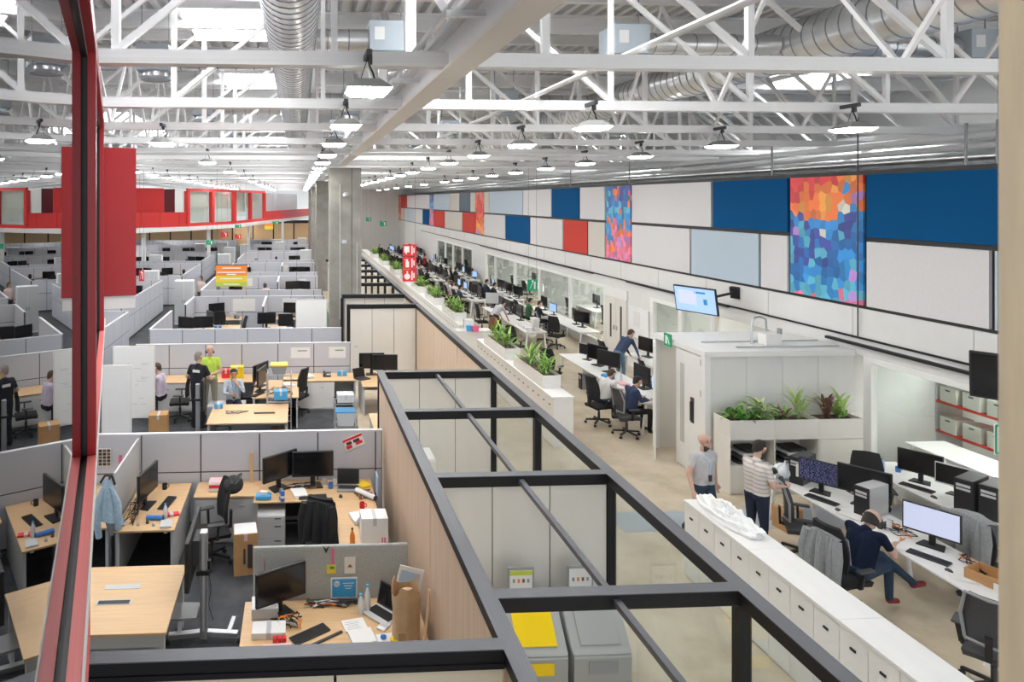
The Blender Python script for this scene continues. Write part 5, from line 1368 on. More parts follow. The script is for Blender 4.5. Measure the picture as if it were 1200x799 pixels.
MB().grid(lambda u, v: ((0.145 + 0.012 * math.sin(5 * u * 2 * PI + 4 * v) * (0.3 + v)) * math.cos(2 * PI * u), (0.135 + 0.01 * math.sin(7 * u * 2 * PI)) * math.sin(2 * PI * u), 0.56 * v + (0.06 * math.sin(6 * PI * u) + 0.03 * math.sin(10 * PI * u)) * v ** 6), 32, 14, 0.006).build('wrap', 'kraft', t, smooth=60)
MB().lathe([(0.0, 0.50), (0.08, 0.51), (0.10, 0.49), (0.10, 0.1)], 14, (0.02, -0.02, 0)).build('inner_roll', 'kraft', t, smooth=40); MB().box((-0.06, -0.147, 0.10), (0.08, 0.006, 0.10), 0).build('tape', 'wood_edge', t)
t = thing('white_tablet_frame', 'white framed print leaning on the timber wall behind the kraft roll', 'frame', (1.18, 7.62, 0.742)); MB().bar((0, 0, 0.14), (0.10, 0.02, 0.52), 0.28, 0.02, (0, 1, 0)).build('frame', 'paper', t); MB().bar((-0.006, -0.012, 0.18), (0.085, 0.006, 0.48), 0.22, 0.004, (0, 1, 0)).build('print', 'pale_blue', t)
tag(MB().tube([(1.28, 6.95, 0.75), (1.37, 7.1, 1.32)], 0.014, 8).build('wooden_rod', 'wood_top'), 'wooden rod leaning beside the kraft roll', 'rod')
once(cable_mess(10, 0.34, 0.07, 12, z=0.06), (0.40, 7.84, 0.742), 0, 'row of black cables and plugs along the felt screen')
once(cable_mess(8, 0.16, 0.12, 13, z=0.10), (-0.12, 7.52, 0.742), 0, 'heap of black and white cables below the turned monitor')
once(carton(0.30, 0.26, 0.12, 'light_grey', 'paper', name='white_device', cat='device'), (-0.38, 7.74, 0.742), 0.05, 'light grey device box with papers beside the turned monitor')
once(carton(0.36, 0.22, 0.07, 'paper', name='white_device', cat='device'), (-0.32, 7.38, 0.742), 0.0, 'flat white device with red keys below the turned monitor')
for k in range(3): tag(MB().box((-0.25 + 0.05 * k, 7.235 + 0.0, 0.765), (0.04, 0.05, 0.045)).build('red_block', 'sign_red'), 'small red plug block in front of the flat white device', 'plug', 'red plug blocks')
tag(MB().box((-0.22, 7.12, 0.750), (0.30, 0.12, 0.016), 0.1).build('pink_booklet', 'paper_pink'), 'pink booklet at the front of the cluttered oak desk', 'booklet')
o = MB().lathe([(0.034, 0), (0.034, 0.05)], 14).build('round_tin', 'sky_blue', smooth=40); o.location = (0.93, 7.05, 0.742); tag(o, 'blue round tin at the edge of the oak desk', 'tin')
nt_ = thing('warning_sheet', 'tilted white and red sheet pinned to the grey partition', 'sheet', (0.92, 11.40, 1.36)); s1 = MB().box((0, 0, 0), (0.34, 0.006, 0.20)).build('sheet', 'paper', nt_); MB().box((0, -0.004, 0.07), (0.34, 0.003, 0.04)).build('red_band', 'sign_red', nt_); MB().box((-0.1, -0.004, -0.05), (0.10, 0.003, 0.06)).box((0.08, -0.004, -0.04), (0.12, 0.003, 0.05)).build('red_print', 'sign_red', nt_); MB().box((-0.08, -0.0045, 0.01), (0.09, 0.003, 0.05)).box((0.05, -0.0045, 0.01), (0.11, 0.003, 0.05)).build('dark_print', 'dark_grey', nt_); nt_.rotation_euler = (0, R(-22), 0)
nt_.name = 'pinned_sheet'

# ---------------------------------------------------------------- second cubicle row
partition_run(-4.35, 1.40, 18.55, label='grey fabric partition behind the two talking men', start=-4.44)
t = thing('whiteboard', 'tall white rolling board with faint writing beside the man in lilac shirt', 'whiteboard', (-3.87, 16.3, 0)); MB().box((0, 0, 1.13), (0.98, 0.035, 1.70)).build('board', 'cream', t, bevel=0.004); MB().box((0, -0.02, 1.13), (0.92, 0.004, 1.64)).build('writing_surface', 'white', t)
for s_ in (-1, 1): MB().box((s_ * 0.46, 0, 0.2), (0.03, 0.03, 0.4)).box((s_ * 0.46, 0, 0.03), (0.04, 0.5, 0.03)).build('leg', 'silver', t)
rr = random.Random(4)
for k in range(16): MB().box((rr.uniform(-0.3, 0.3), -0.0225, rr.uniform(0.5, 1.8)), (rr.uniform(0.05, 0.22), 0.001, 0.006)).build('marker_stroke', 'grey_plastic', t)
t = thing('whiteboard', 'lower white rolling board in front of the tall one', 'whiteboard', (-3.80, 14.5, 0)); MB().box((0, 0, 1.15), (0.62, 0.035, 1.62)).build('board', 'cream', t, bevel=0.004); MB().box((0, -0.02, 1.15), (0.57, 0.004, 1.56)).build('writing_surface', 'white', t)
for s_ in (-1, 1): MB().box((s_ * 0.28, 0, 0.2), (0.03, 0.03, 0.4)).box((s_ * 0.28, 0, 0.03), (0.04, 0.5, 0.03)).build('leg', 'silver', t)
once(wood_desk(1.70, 1.35, name='meeting_table'), (-1.08, 15.05, 0), 0, 'pale oak table with a loose cable near the seated man')
PROTO['once%d' % _keyn[0]]['category'] = 'table'
once(cable_mess(3, 0.3, 0.12, 21), (-1.4, 15.1, 0.742), 0, 'thin black cable lying on the pale oak table'); tag(MB().box((-0.75, 15.02, 0.752), (0.45, 0.06, 0.02)).build('power_strip', 'dark_grey'), 'dark power strip set on the pale oak table', 'power strip')
once(wood_desk(2.9, 0.8), (-2.55, 18.05, 0), 0, 'oak counter along the partition behind the man in lime shirt')
for k, x in enumerate((-3.1, -2.1)): once(cab_unit(0.98, 0.6, 0.70, 2, 'white', 'silver'), (x, 17.95, 0), 0, ('white cabinet below the oak counter beside the chair', 'white cabinet below the oak counter behind the man in dark polo')[k])
once(wood_desk(1.9, 0.8), (0.55, 18.05, 0), 0, 'oak desk along the partition beside the wire trolley')
once(cab_unit(1.25, 0.6, 0.70, 2, 'white', 'silver'), (0.30, 17.95, 0), 0, 'wide white cabinet under the oak desk by the wire trolley')
once(wood_desk(1.1, 1.6), (-0.55, 17.0, 0), 0, 'oak desk crowded with gear beside the seated man')
once(cab_unit(0.9, 0.5, 0.46, 1, 'light_grey', 'silver'), (-1.75, 16.75, 0), 0, 'low grey bench cabinet under the seated man')
once(cab_unit(1.1, 0.5, 0.55, 2, 'light_grey', 'silver'), (-1.0, 16.05, 0), 0, 'low grey cabinet in front of the gear-crowded desk')
chair(-2.92, 17.0, R(95), 'black office chair tilted behind the man in lilac shirt', 'black')
chair(-0.05, 17.35, R(60), 'black office chair at the oak desk by the wire trolley', 'black')
mon(-0.95, 17.2, 0.742, R(60), 'black monitor on the gear-crowded desk', 'black_gloss'); mon(-0.9, 16.75, 0.742, R(75), 'second black monitor on the gear-crowded desk beside the trolley')
kb_(-0.98, 16.45, 0.742, R(60), 'keyboard on the gear-crowded desk'); once(cable_mess(8, 0.3, 0.4, 31, z=0.06), (-0.45, 16.7, 0.742), 0, 'tangled gear and cables on the crowded desk')
once(paper_pile(4), (-0.25, 17.2, 0.742), 0.5, 'papers on the gear-crowded desk')
once(carton(0.42, 0.36, 0.50, 'cardboard'), (-3.22, 15.95, 0), 0.08, 'brown carton on the carpet below the lilac shirted man')
once(carton(0.36, 0.30, 0.30, 'cardboard'), (-0.45, 15.87, 0), 0.0, 'brown carton under the wire trolley')
def trolley(w, d, h, shelves, m='silver'):
    def mk():
        t = thing('wire_trolley', 'x', 'trolley')
        for sx_ in (-1, 1):
            for sy_ in (-1, 1): MB().tube([(sx_ * w / 2, sy_ * d / 2, 0.05), (sx_ * w / 2, sy_ * d / 2, h)], 0.013, 8).build('post', m, t)
        for z in shelves:
            mb = MB().box((0, -d / 2, z), (w, 0.012, 0.02)).box((0, d / 2, z), (w, 0.012, 0.02)).box((-w / 2, 0, z), (0.012, d, 0.02)).box((w / 2, 0, z), (0.012, d, 0.02))
            for k in range(12): mb.box((-w / 2 + w * (k + 0.5) / 12, 0, z), (0.005, d, 0.005))
            mb.build('shelf', m, t)
        for sx_ in (-1, 1):
            for sy_ in (-1, 1): MB().tube([(sx_ * w / 2, sy_ * d / 2 - 0.012, 0.03), (sx_ * w / 2, sy_ * d / 2 + 0.012, 0.03)], 0.03, 8).build('caster', 'black', t)
        return t
    return mk
once(trolley(0.55, 0.42, 1.45, (0.36, 0.80, 1.40)), (-0.45, 15.85, 0), 0.0, 'chrome wire trolley carrying a yellow lidded crate')
t = thing('storage_crate', 'grey crate with yellow lid on top of the wire trolley', 'crate', (-0.45, 15.85, 1.412)); MB().add([(-0.14, -0.12, 0), (0.14, -0.12, 0), (0.14, 0.12, 0), (-0.14, 0.12, 0), (-0.18, -0.15, 0.18), (0.18, -0.15, 0.18), (0.18, 0.15, 0.18), (-0.18, 0.15, 0.18)], [(0, 3, 2, 1), (4, 5, 6, 7), (0, 1, 5, 4), (1, 2, 6, 5), (2, 3, 7, 6), (3, 0, 4, 7)]).build('tub', 'grey_plastic', t); MB().box((0, 0, 0.20), (0.40, 0.33, 0.04)).build('lid', 'yellow', t, bevel=0.012)
once(carton(0.30, 0.26, 0.2, 'sky_blue', name='blue_bag', cat='bag'), (-0.42, 15.85, 0.815), 0.1, 'blue bag on the middle shelf of the wire trolley'); once(carton(0.4, 0.3, 0.22, 'dark_grey', name='dark_device', cat='device'), (-0.45, 15.85, 0.365), 0, 'dark device on the lower shelf of the wire trolley')
once(trolley(0.46, 0.44, 1.15, (0.12, 0.60, 1.10)), (1.0, 14.6, 0), 0, 'tall wire cart with clear tubs beside the timber wall')
def tub(m='plastic_clear', lid='sky_blue'):
    def mk():
        t = thing('plastic_tub', 'x', 'tub'); MB().add([(-0.17, -0.15, 0), (0.17, -0.15, 0), (0.17, 0.15, 0), (-0.17, 0.15, 0), (-0.2, -0.17, 0.28), (0.2, -0.17, 0.28), (0.2, 0.17, 0.28), (-0.2, 0.17, 0.28)], [(0, 3, 2, 1), (4, 5, 6, 7), (0, 1, 5, 4), (1, 2, 6, 5), (2, 3, 7, 6), (3, 0, 4, 7)]).build('tub', m, t); MB().box((0, 0, 0.295), (0.41, 0.35, 0.03)).build('rim', lid, t, bevel=0.008); return t
    return mk
once(tub(), (1.0, 14.6, 0.613), 0, 'clear plastic tub with blue rim on the tall wire cart'); once(tub('light_grey', 'light_grey'), (1.0, 14.6, 0.133), 0, 'grey plastic tub at the bottom of the tall wire cart'); once(carton(0.36, 0.32, 0.16, 'plastic_clear', name='clear_bin', cat='bin'), (1.0, 14.6, 1.113), 0, 'translucent bin on top of the tall wire cart')
once(wood_desk(0.8, 1.5), (2.0, 17.8, 0), 0, 'oak desk in front of the white panels holding twin monitors')
mon(1.95, 18.2, 0.742, 0, 'left of the twin black monitors before the white panels'); mon(2.28, 18.0, 0.742, R(-5), 'right of the twin black monitors before the white panels'); once(laptop('dark_grey'), (1.66, 17.75, 0.742), R(30), 'dark laptop left of the twin monitors')
PROTO['once%d' % _keyn[0]]['label'] = 'dark laptop beside the twin monitors before the white panels'
once(bottle(), (2.2, 17.6, 0.742), 0, 'clear bottle below the twin monitors'); once(mug('sign_red'), (1.75, 14.5, 0.742), 0, 'red cup on the small oak shelf behind the wire cart')
for o_ in [o_ for o_ in bpy.data.objects if o_.get('label') in ('left of the twin black monitors before the white panels',)]: o_['label'] = 'black monitor between laptop and its twin before the white panels'
for o_ in [o_ for o_ in bpy.data.objects if o_.get('label') in ('right of the twin black monitors before the white panels',)]: o_['label'] = 'black monitor nearest the timber side of the white panels'
once(wood_desk(0.5, 1.0, name='side_shelf'), (1.75, 14.5, 0), 0, 'small oak side table behind the wire cart')
PROTO['once%d' % _keyn[0]].location = (1.78, 14.4, 0)
for k, (x, z, w, h) in enumerate(((0.05, 1.28, 0.52, 0.28), (1.05, 1.28, 0.46, 0.30))):
    n_ = thing('pinned_sheet', ('white sheet pinned to the partition above the wire trolley', 'white sheet with green print pinned to the partition near the timber wall')[k], 'sheet', (x, 18.505, z)); MB().box((0, 0, 0), (w, 0.008, h)).build('sheet', 'paper', n_); MB().box((0.05, -0.006, h * 0.2), (w * 0.5, 0.003, 0.03)).build('print', 'leaf' if k else 'grey_plastic', n_)
# items on the oak counter
once(carton(0.34, 0.24, 0.30, 'yellow', name='yellow_bag', cat='bag'), (-1.62, 18.1, 0.742), 0.1, 'yellow bag on the counter behind the man in lime shirt'); once(carton(0.20, 0.16, 0.22, 'sign_red', name='red_box', cat='box'), (-1.92, 18.1, 0.742), 0.2, 'red and white box beside the yellow bag'); once(bottle('pale_blue', 'paper'), (-2.85, 18.1, 0.742), 0, 'pale blue bottle on the counter beside the dark polo man')
once(telephone, (0.75, 18.1, 0.742), 0, 'dark telephone on the desk by the pinned sheets'); once(carton(0.24, 0.14, 0.12, 'sky_blue', name='blue_box', cat='box'), (1.15, 18.15, 0.742), 0, 'small blue box beside the dark telephone')
once(paper_pile(5), (0.25, 18.0, 0.742), 0.4, 'paper pile on the desk below the pinned sheets')
t = thing('mobile_screen_stand', 'silver wheeled pole stand in front of the man in dark polo', 'screen stand', (-2.28, 15.6, 0)); MB().box((0, 0, 0.65), (0.09, 0.10, 1.2)).build('pole', 'silver', t, bevel=0.006); MB().box((0.02, 0, 0.9), (0.2, 0.12, 0.05)).build('clamp_collar', 'black', t); MB().box((0, 0, 0.05), (0.7, 0.10, 0.06)).build('foot', 'chrome', t); MB().box((0.12, 0.02, 1.0), (0.05, 0.3, 0.7)).build('screen_housing', 'black', t)
once(carton(0.18, 0.14, 0.10, 'sky_blue', name='blue_pouch', cat='pouch'), (-1.80, 15.45, 0.742), 0.2, 'sky blue pouch at the corner of the pale oak table')

# ---------------------------------------------------------------- cubicle field beyond
G_p = 'grey partitions of the cubicle field'
partition_run(-4.45, 1.30, 20.7, label='grey fabric partition along the aisle behind the men', start=-4.45 + 0.97)
rng = random.Random(11)
def cubicle_desks(yb, xs, far=False):
    for i, x in enumerate(xs):
        j = rng.uniform(-0.1, 0.1); lab = 'in the cubicle field'
        place('field_desk', wood_desk(1.6, 0.8), (x, yb - 0.47, 0), 0, 'oak desk against a grey partition in the cubicle field', 'oak desks in the cubicle field')
        k = rng.random()
        if k < 0.85: mon(x + j - 0.2, yb - 0.32, 0.742, R(rng.uniform(-35, 35)), 'black monitor on a desk in the cubicle field', 'black_gloss', 'monitors in the cubicle field')
        if k < 0.5: mon(x + j + 0.42, yb - 0.34, 0.742, R(rng.uniform(-45, 10)), 'black monitor on a desk in the cubicle field', 'black_gloss', 'monitors in the cubicle field')
        if rng.random() < 0.8: chair(x + rng.uniform(-0.3, 0.3), yb - 1.25, R(rng.uniform(-60, 60)), 'black office chair at a desk in the cubicle field', 'black', 'chairs in the cubicle field')
        if rng.random() < 0.7: place('field_phone', telephone, (x + 0.6, yb - 0.5, 0.742), R(rng.uniform(-20, 20)), 'dark telephone on a desk in the cubicle field', 'telephones in the cubicle field')
        if rng.random() < 0.8: place('field_papers', paper_pile(5), (x + rng.uniform(-0.5, 0.1), yb - 0.65, 0.742), rng.uniform(-1, 1), 'paper pile on a desk in the cubicle field', 'paper piles in the cubicle field')
        m_ = rng.choice(['cardboard', 'blue', 'light_grey', 'orange', 'paper'])
        if rng.random() < 0.75: place('field_box_' + m_, carton(0.28, 0.22, 0.18, m_), (x + rng.uniform(0.1, 0.7), yb - 0.25, 0.742), rng.uniform(-0.4, 0.4), '%s box on a desk in the cubicle field' % {'cardboard': 'brown', 'blue': 'blue', 'light_grey': 'grey', 'orange': 'orange', 'paper': 'white'}[m_], 'desk boxes in the cubicle field')
rows = [(27.7, -4.2, 1.0), (29.6, -4.2, 1.0), (35.0, -4.0, 1.0), (36.9, -4.0, 1.0), (42.5, -4.0, 1.0), (44.5, -4.0, 1.0), (51, -4.0, 0.9), (53, -4.0, 0.9), (60, -4, 0.9), (68, -5, 0.9)]
for i, (y, a, b) in enumerate(rows):
    partition_run(a, b, y, label='grey fabric partition in the cubicle field', group=G_p)
    if i % 2 == 0 or y > 55: cubicle_desks(y, (-3.05, -0.1))
for (x, y0, y1) in ((-4.45, 20.75, 24.2), (-1.3, 25.0, 27.65), (-4.2, 25.6, 27.65), (-4.2, 29.7, 34.9), (-1.0, 32.5, 34.9), (-4.0, 37.0, 42.4), (-1.0, 40.5, 42.4), (-5.9, 14.0, 24.0), (-6.6, 25.8, 33.5), (-6.0, 35.5, 42.0), (-6.2, 44, 50.5), (-4.0, 45, 50.5)):
    partition_side(y0, y1, x, label='grey fabric side partition along a lane of the cubicle field', group='side partitions of the cubicle field')
for (y, a, b) in ((24.2, -9.0, -5.95), (25.8, -10.5, -6.6), (33.6, -12, -6.6), (35.4, -12.5, -6.0), (42.2, -14, -6.0), (44, -14, -6.2), (50.6, -15, -6.2), (52.5, -15, -6.2), (60, -16, -5.2), (67, -18, -6)):
    partition_run(a, b, y, label='grey fabric partition in the cubicle field', group=G_p)
    if y in (24.2, 33.6, 42.2, 50.6, 60): cubicle_desks(y, [x for x in (-7.7, -9.5, -11.3) if x > a + 0.9])
t = thing('whiteboard', 'blank white rolling board beside the concrete column', 'whiteboard', (0.42, 22.7, 0)); MB().box((0, 0, 1.35), (1.0, 0.04, 1.5)).build('board', 'white', t); MB().box((0, 0, 1.35), (1.04, 0.03, 1.54)).build('frame', 'light_grey', t); MB().box((-0.45, 0, 0.3), (0.03, 0.4, 0.6)).box((0.45, 0, 0.3), (0.03, 0.4, 0.6)).build('leg', 'silver', t)
t = thing('tall_cabinet', 'dark screened tall cabinet beside the blank white board', 'cabinet', (-0.45, 23.6, 0)); MB().box((0, 0, 0.5), (0.5, 0.45, 1.0)).build('body', 'grey_plastic', t); MB().box((0, -0.05, 1.3), (0.5, 0.06, 0.42)).build('screen', 'black_gloss', t)
# mid desks seen over the aisle partition
for k, (x, y) in enumerate(((-2.9, 25.4), (-0.82, 25.0))):
    once(wood_desk(1.5, 0.75), (x, y, 0), R(90) if k else 0, ('oak desk with blue pack over the aisle partition', 'oak desk with tilted monitor over the aisle partition')[k]); mon(x - 0.35, y, 0.742, R(-60 if not k else 10), ('black monitor beside the blue pack', 'tilted black monitor over the aisle partition')[k]); chair(x + 0.75, y - 0.4, R(100), ('black chair by the desk with the blue pack', 'black chair by the desk with tilted monitor')[k])
once(carton(0.26, 0.16, 0.08, 'blue', name='blue_pack', cat='pack'), (-2.95, 25.2, 0.742), 0, 'blue pack on the oak desk over the aisle partition')
# orange banner and hanging signs
def wires(t, pts, z1, r=0.004):
    for (x, y, z) in pts: MB().tube([(x, y, z), (x, y, z1)], r, 5).build('suspension_wire', 'dark_grey', t)
a_, b_ = aty(255, 309, 27.4), aty(291, 333, 27.4)
cx_, w_, h_ = (a_.x + b_.x) / 2, b_.x - a_.x, a_.z - b_.z
bn = thing('hanging_banner', 'orange and yellow banner hanging over the cubicles', 'banner', (cx_, 27.4, b_.z))
for k, (m_, z0, z1) in enumerate((('lime', 0, 0.2), ('banner_yellow', 0.2, 0.5), ('orange', 0.5, 1.0))): MB().span((-w_ / 2, -0.01, z0 * h_), (w_ / 2, 0.01, z1 * h_)).build('band', m_, bn)
for k, (z, w2) in enumerate(((0.86, 0.6), (0.66, 0.9), (0.56, 0.3), (0.36, 0.7), (0.1, 0.5))): MB().box((0, -0.012, z * h_), (w_ * w2, 0.004, 0.035)).build('text_line', 'sign_white', bn)
wires(bn, ((-w_ / 2 + 0.05, 0, h_), (w_ / 2 - 0.05, 0, h_)), ZB - b_.z + 0.02); bn.location.y = trussY[7] + 0.0
MB().box((0, 0, h_ + 0.01), (w_ + 0.06, 0.03, 0.03)).build('rail', 'dark_grey', bn)
a_, b_ = aty(472, 286, 23.87), aty(488, 330, 23.87)
fs2 = thing('fire_signs', 'three stacked red fire equipment signs hanging by the black frames', 'sign', ((a_.x + b_.x) / 2, trussY[6], b_.z)); hh = (a_.z - b_.z) / 3; ww = b_.x - a_.x
for k in range(3):
    p = MB().span((-ww / 2, -0.01, k * hh + 0.01), (ww / 2, 0.01, (k + 1) * hh - 0.01)).build('plate', 'sign_red', fs2)
    z = k * hh
    if k == 2: MB().span((-ww * 0.4, -0.014, z + hh * 0.35), (-ww * 0.02, -0.01, z + hh * 0.82)).span((-ww * 0.3, -0.014, z + hh * 0.2), (-ww * 0.2, -0.01, z + hh * 0.35)).build('pictogram', 'sign_white', p)
    elif k == 1: MB().span((-ww * 0.3, -0.014, z + hh * 0.15), (-ww * 0.05, -0.01, z + hh * 0.62)).span((-ww * 0.24, -0.014, z + hh * 0.62), (-ww * 0.12, -0.01, z + hh * 0.8)).span((-ww * 0.36, -0.014, z + hh * 0.7), (-ww * 0.24, -0.01, z + hh * 0.78)).build('pictogram', 'sign_white', p)
    else: MB().lathe([(hh * 0.24, 0), (hh * 0.24, 0.004)], 14, T=Matrix.Translation((-ww * 0.18, -0.01, z + hh * 0.42)) @ Matrix.Rotation(R(90), 4, 'X')).span((-ww * 0.22, -0.014, z + hh * 0.6), (-ww * 0.12, -0.01, z + hh * 0.85)).build('pictogram', 'sign_white', p)
    MB().span((ww * 0.12, -0.014, z + hh * 0.15), (ww * 0.22, -0.01, z + hh * 0.85)).span((ww * 0.27, -0.014, z + hh * 0.3), (ww * 0.36, -0.01, z + hh * 0.7)).build('flame_mark', 'sign_white', p)
wires(fs2, ((-ww / 2 + 0.05, 0, 3 * hh), (ww / 2 - 0.05, 0, 3 * hh)), ZB - b_.z + 0.02)
def exit_sign(px, py, y, w, h, label, ti, fire=False):
    y = trussY[ti]; c = aty(px, py, y)
    t = thing('exit_sign' if not fire else 'fire_sign', label, 'sign', (c.x, y, c.z))
    MB().box((0, 0, 0), (w, 0.02, h)).build('plate', 'sign_red' if fire else 'green_sign', t)
    MB().box((w * 0.22, -0.012, -h * 0.02), (w * 0.16, 0.004, h * 0.66)).build('door_mark', 'sign_white', t)
    MB().bar((-w * 0.26, -0.012, -h * 0.3), (-w * 0.12, -0.012, 0.0), 0.004, h * 0.12, (0, 1, 0)).bar((-w * 0.12, -0.012, 0.0), (-w * 0.02, -0.012, h * 0.22), 0.004, h * 0.2, (0, 1, 0)).box((-w * 0.0, -0.012, h * 0.34), (h * 0.16, 0.004, h * 0.16)).build('running_figure', 'sign_white', t)
    wires(t, ((-w * 0.4, 0, h / 2), (w * 0.4, 0, h / 2)), ZB - c.z + 0.02)
exit_sign(624, 334, 27, 0.36, 0.40, 'green running figure exit sign before the glazed offices', 6)
exit_sign(246, 284, 40, 0.42, 0.26, 'green exit sign hanging over the cubicle lane', 11)
exit_sign(279, 265, 50, 0.45, 0.22, 'small green exit sign above a red sign at the far timber wall', 15)
exit_sign(279, 277, 50, 0.45, 0.34, 'small red sign hanging under a green one', 15, True)
exit_sign(263, 275, 50, 0.5, 0.40, 'red fire sign before the far timber wall', 15, True)
exit_sign(323, 261, 55, 0.5, 0.25, 'green exit sign next to the far orange banner', 17)
exit_sign(166, 323, 30, 0.22, 0.46, 'red sign beside the tall red box bay', 8, True)
exit_sign(432, 257, 60, 0.5, 0.35, 'pale green exit sign far along the panelled wall', 19); exit_sign(449, 262, 50, 0.5, 0.4, 'green exit sign in front of the far panelled wall', 16)
bn = thing('hanging_banner', 'small orange and yellow banner near the far timber wall', 'banner', (0, 0, 0)); c = aty(315, 265, trussY[17]); MB().span((-0.36, -0.01, -0.25), (0.36, 0.01, 0.0)).build('band', 'banner_yellow', bn); MB().span((-0.36, -0.01, 0), (0.36, 0.01, 0.2)).build('band', 'orange', bn); bn.location = c; wires(bn, ((-0.3, 0, 0.2), (0.3, 0, 0.2)), ZB - c.z + 0.02)

# extra furnishings of the cubicle field
def tall_cab():
    t = thing('tall_cabinet', 'x', 'cabinet'); MB().box((0, 0, 0.95), (0.8, 0.45, 1.9)).build('body', 'white', t)
    for s_ in (-1, 1):
        dr = MB().box((s_ * 0.2, -0.232, 0.97), (0.39, 0.018, 1.82)).build('door', 'light_grey', t); MB().box((s_ * 0.04, -0.246, 1.0), (0.02, 0.012, 0.14)).build('handle', 'dark_grey', dr)
    return t
for (x, y) in ((-4.9, 45.2), (0.5, 48.6), (-5.2, 51.8), (-4.3, 55), (-1.6, 58.2), (-9.2, 44.6), (-2.0, 62), (0.3, 64), (-6.4, 58), (-8, 56), (-5.0, 30.3), (-7.4, 34.6), (-9.0, 34.7)):
    place('tall_cab', tall_cab, (x, y, 0), 0, 'tall white cabinet standing among the far cubicles', 'tall cabinets among the far cubicles')
for (x, y, z, w, h) in ((-2.2, 27.655, 1.2, 0.9, 0.5), (-0.35, 27.655, 1.25, 0.6, 0.4), (0.5, 27.655, 1.22, 0.3, 0.4), (-2.6, 34.955, 1.25, 0.5, 0.4), (0.2, 34.955, 1.2, 0.4, 0.4), (-0.9, 42.455, 1.2, 0.5, 0.4), (-8.2, 33.555, 1.2, 0.5, 0.4), (-3.3, 42.455, 1.2, 0.5, 0.4)):
    o = MB().box((x, y, z), (w, 0.006, h)).build('pinned_sheet', 'paper'); tag(o, 'white sheet pinned on a cubicle field partition', 'sheet', 'white sheets in the cubicle field')
once(wood_desk(1.5, 0.75), (-3.55, 24.2, 0), 0, 'oak desk with twin black monitors behind the aisle partition end')
mon(-3.95, 24.2, 0.742, R(-30), 'black monitor turned at the aisle partition end'); mon(-3.35, 24.3, 0.742, R(12), 'black monitor straight at the aisle partition end')
for k, (x, z) in enumerate(((-8.3, 1.0), (-7.9, 1.0), (-8.1, 1.3))):
    place('field_carton', carton(0.40, 0.36, 0.30, 'cardboard'), (x, 26.6, z), 0.1 * k, 'brown carton piled on a cabinet past the red bay', 'brown cartons past the red bay')
once(cab_unit(1.2, 0.45, 1.0, 2, 'light_grey', 'silver'), (-8.1, 26.6, 0), 0, 'grey cabinet under the brown cartons past the red bay')
# ---------------------------------------------------------------- recycling bins inside the frame room
def bin_(lid):
    def mk():
        t = thing('recycling_bin', 'x', 'bin')
        def prof(y, pts):
            return [(p[0], p[1]) for p in pts]
        side = [(-0.27, 0.0), (-0.30, 0.78), (-0.27, 0.80), (-0.02, 1.10), (0.14, 1.14), (0.24, 1.08), (0.27, 0.95), (0.26, 0.0)]
        T = Matrix(((0, 0, 1, 0), (1, 0, 0, 0), (0, 1, 0, 0), (0, 0, 0, 1)))
        MB().prism(side[:2] + [(-0.28, 0.80), (0.26, 0.80), (0.26, 0)], -0.30, 0.30, T).build('body', 'bin_grey', t, bevel=0.03, seg=3, smooth=40)
        MB().prism([(-0.30, 0.80), (-0.25, 0.84), (-0.02, 1.10), (0.14, 1.14), (0.24, 1.08), (0.27, 0.95), (0.26, 0.80)], -0.31, 0.31, T).build('hood', 'bin_grey', t, bevel=0.035, seg=3, smooth=40)
        d = Vector((0.23, 0.26)).normalized(); n = Vector((-d.y, d.x))
        q0 = Vector((-0.25, 0.84)) + d * 0.03 + n * 0.001; q1 = Vector((-0.02, 1.10)) - d * 0.005 + n * 0.001; q2 = Vector((0.10, 1.135)) + Vector((-0.1, 0.9)).normalized() * 0.004
        MB().prism([tuple(q0), tuple(q0 + n * 0.012), tuple(q1 + n * 0.014), tuple(q2 + Vector((0, 0.012))), tuple(q2), tuple(q1)], -0.21, 0.21, T).build('flap', lid, t, bevel=0.011, seg=3, smooth=50)
        MB().box((0, -0.305, 0.68), (0.30, 0.006, 0.12)).build('front_label', lid if lid != 'bin_grey' else 'grey_plastic', t)
        sgn = MB().box((0, 0.285, 1.24), (0.30, 0.02, 0.34)).box((0, 0.285, 1.02), (0.06, 0.02, 0.2)).build('sign_holder', 'grey_plastic', t, bevel=0.01)
        MB().box((0, 0.272, 1.24), (0.25, 0.006, 0.26)).build('notice', 'paper', sgn); MB().box((0, 0.268, 1.345), (0.25, 0.004, 0.05)).build('notice_header', 'lime' if lid == 'bin_yellow' else 'paper', sgn)
        for k in range(4): MB().box((-0.08 + 0.053 * k, 0.268, 1.26), (0.026, 0.004, 0.04)).build('notice_icon', ('grey_plastic', 'orange', 'leather', 'grey_plastic')[k], sgn)
        return t
    return mk
once(bin_('bin_yellow'), (2.42, 7.05, 0), 0, 'grey recycling bin with bright yellow flap inside the frame room')
once(bin_('bin_grey'), (3.08, 7.05, 0), 0, 'grey recycling bin with grey flap inside the frame room')
once(cab_unit(0.75, 0.6, 0.95, 2, 'white', 'silver'), (1.98, 11.9, 0), 0, 'white low cabinet against the inner panels of the frame room')

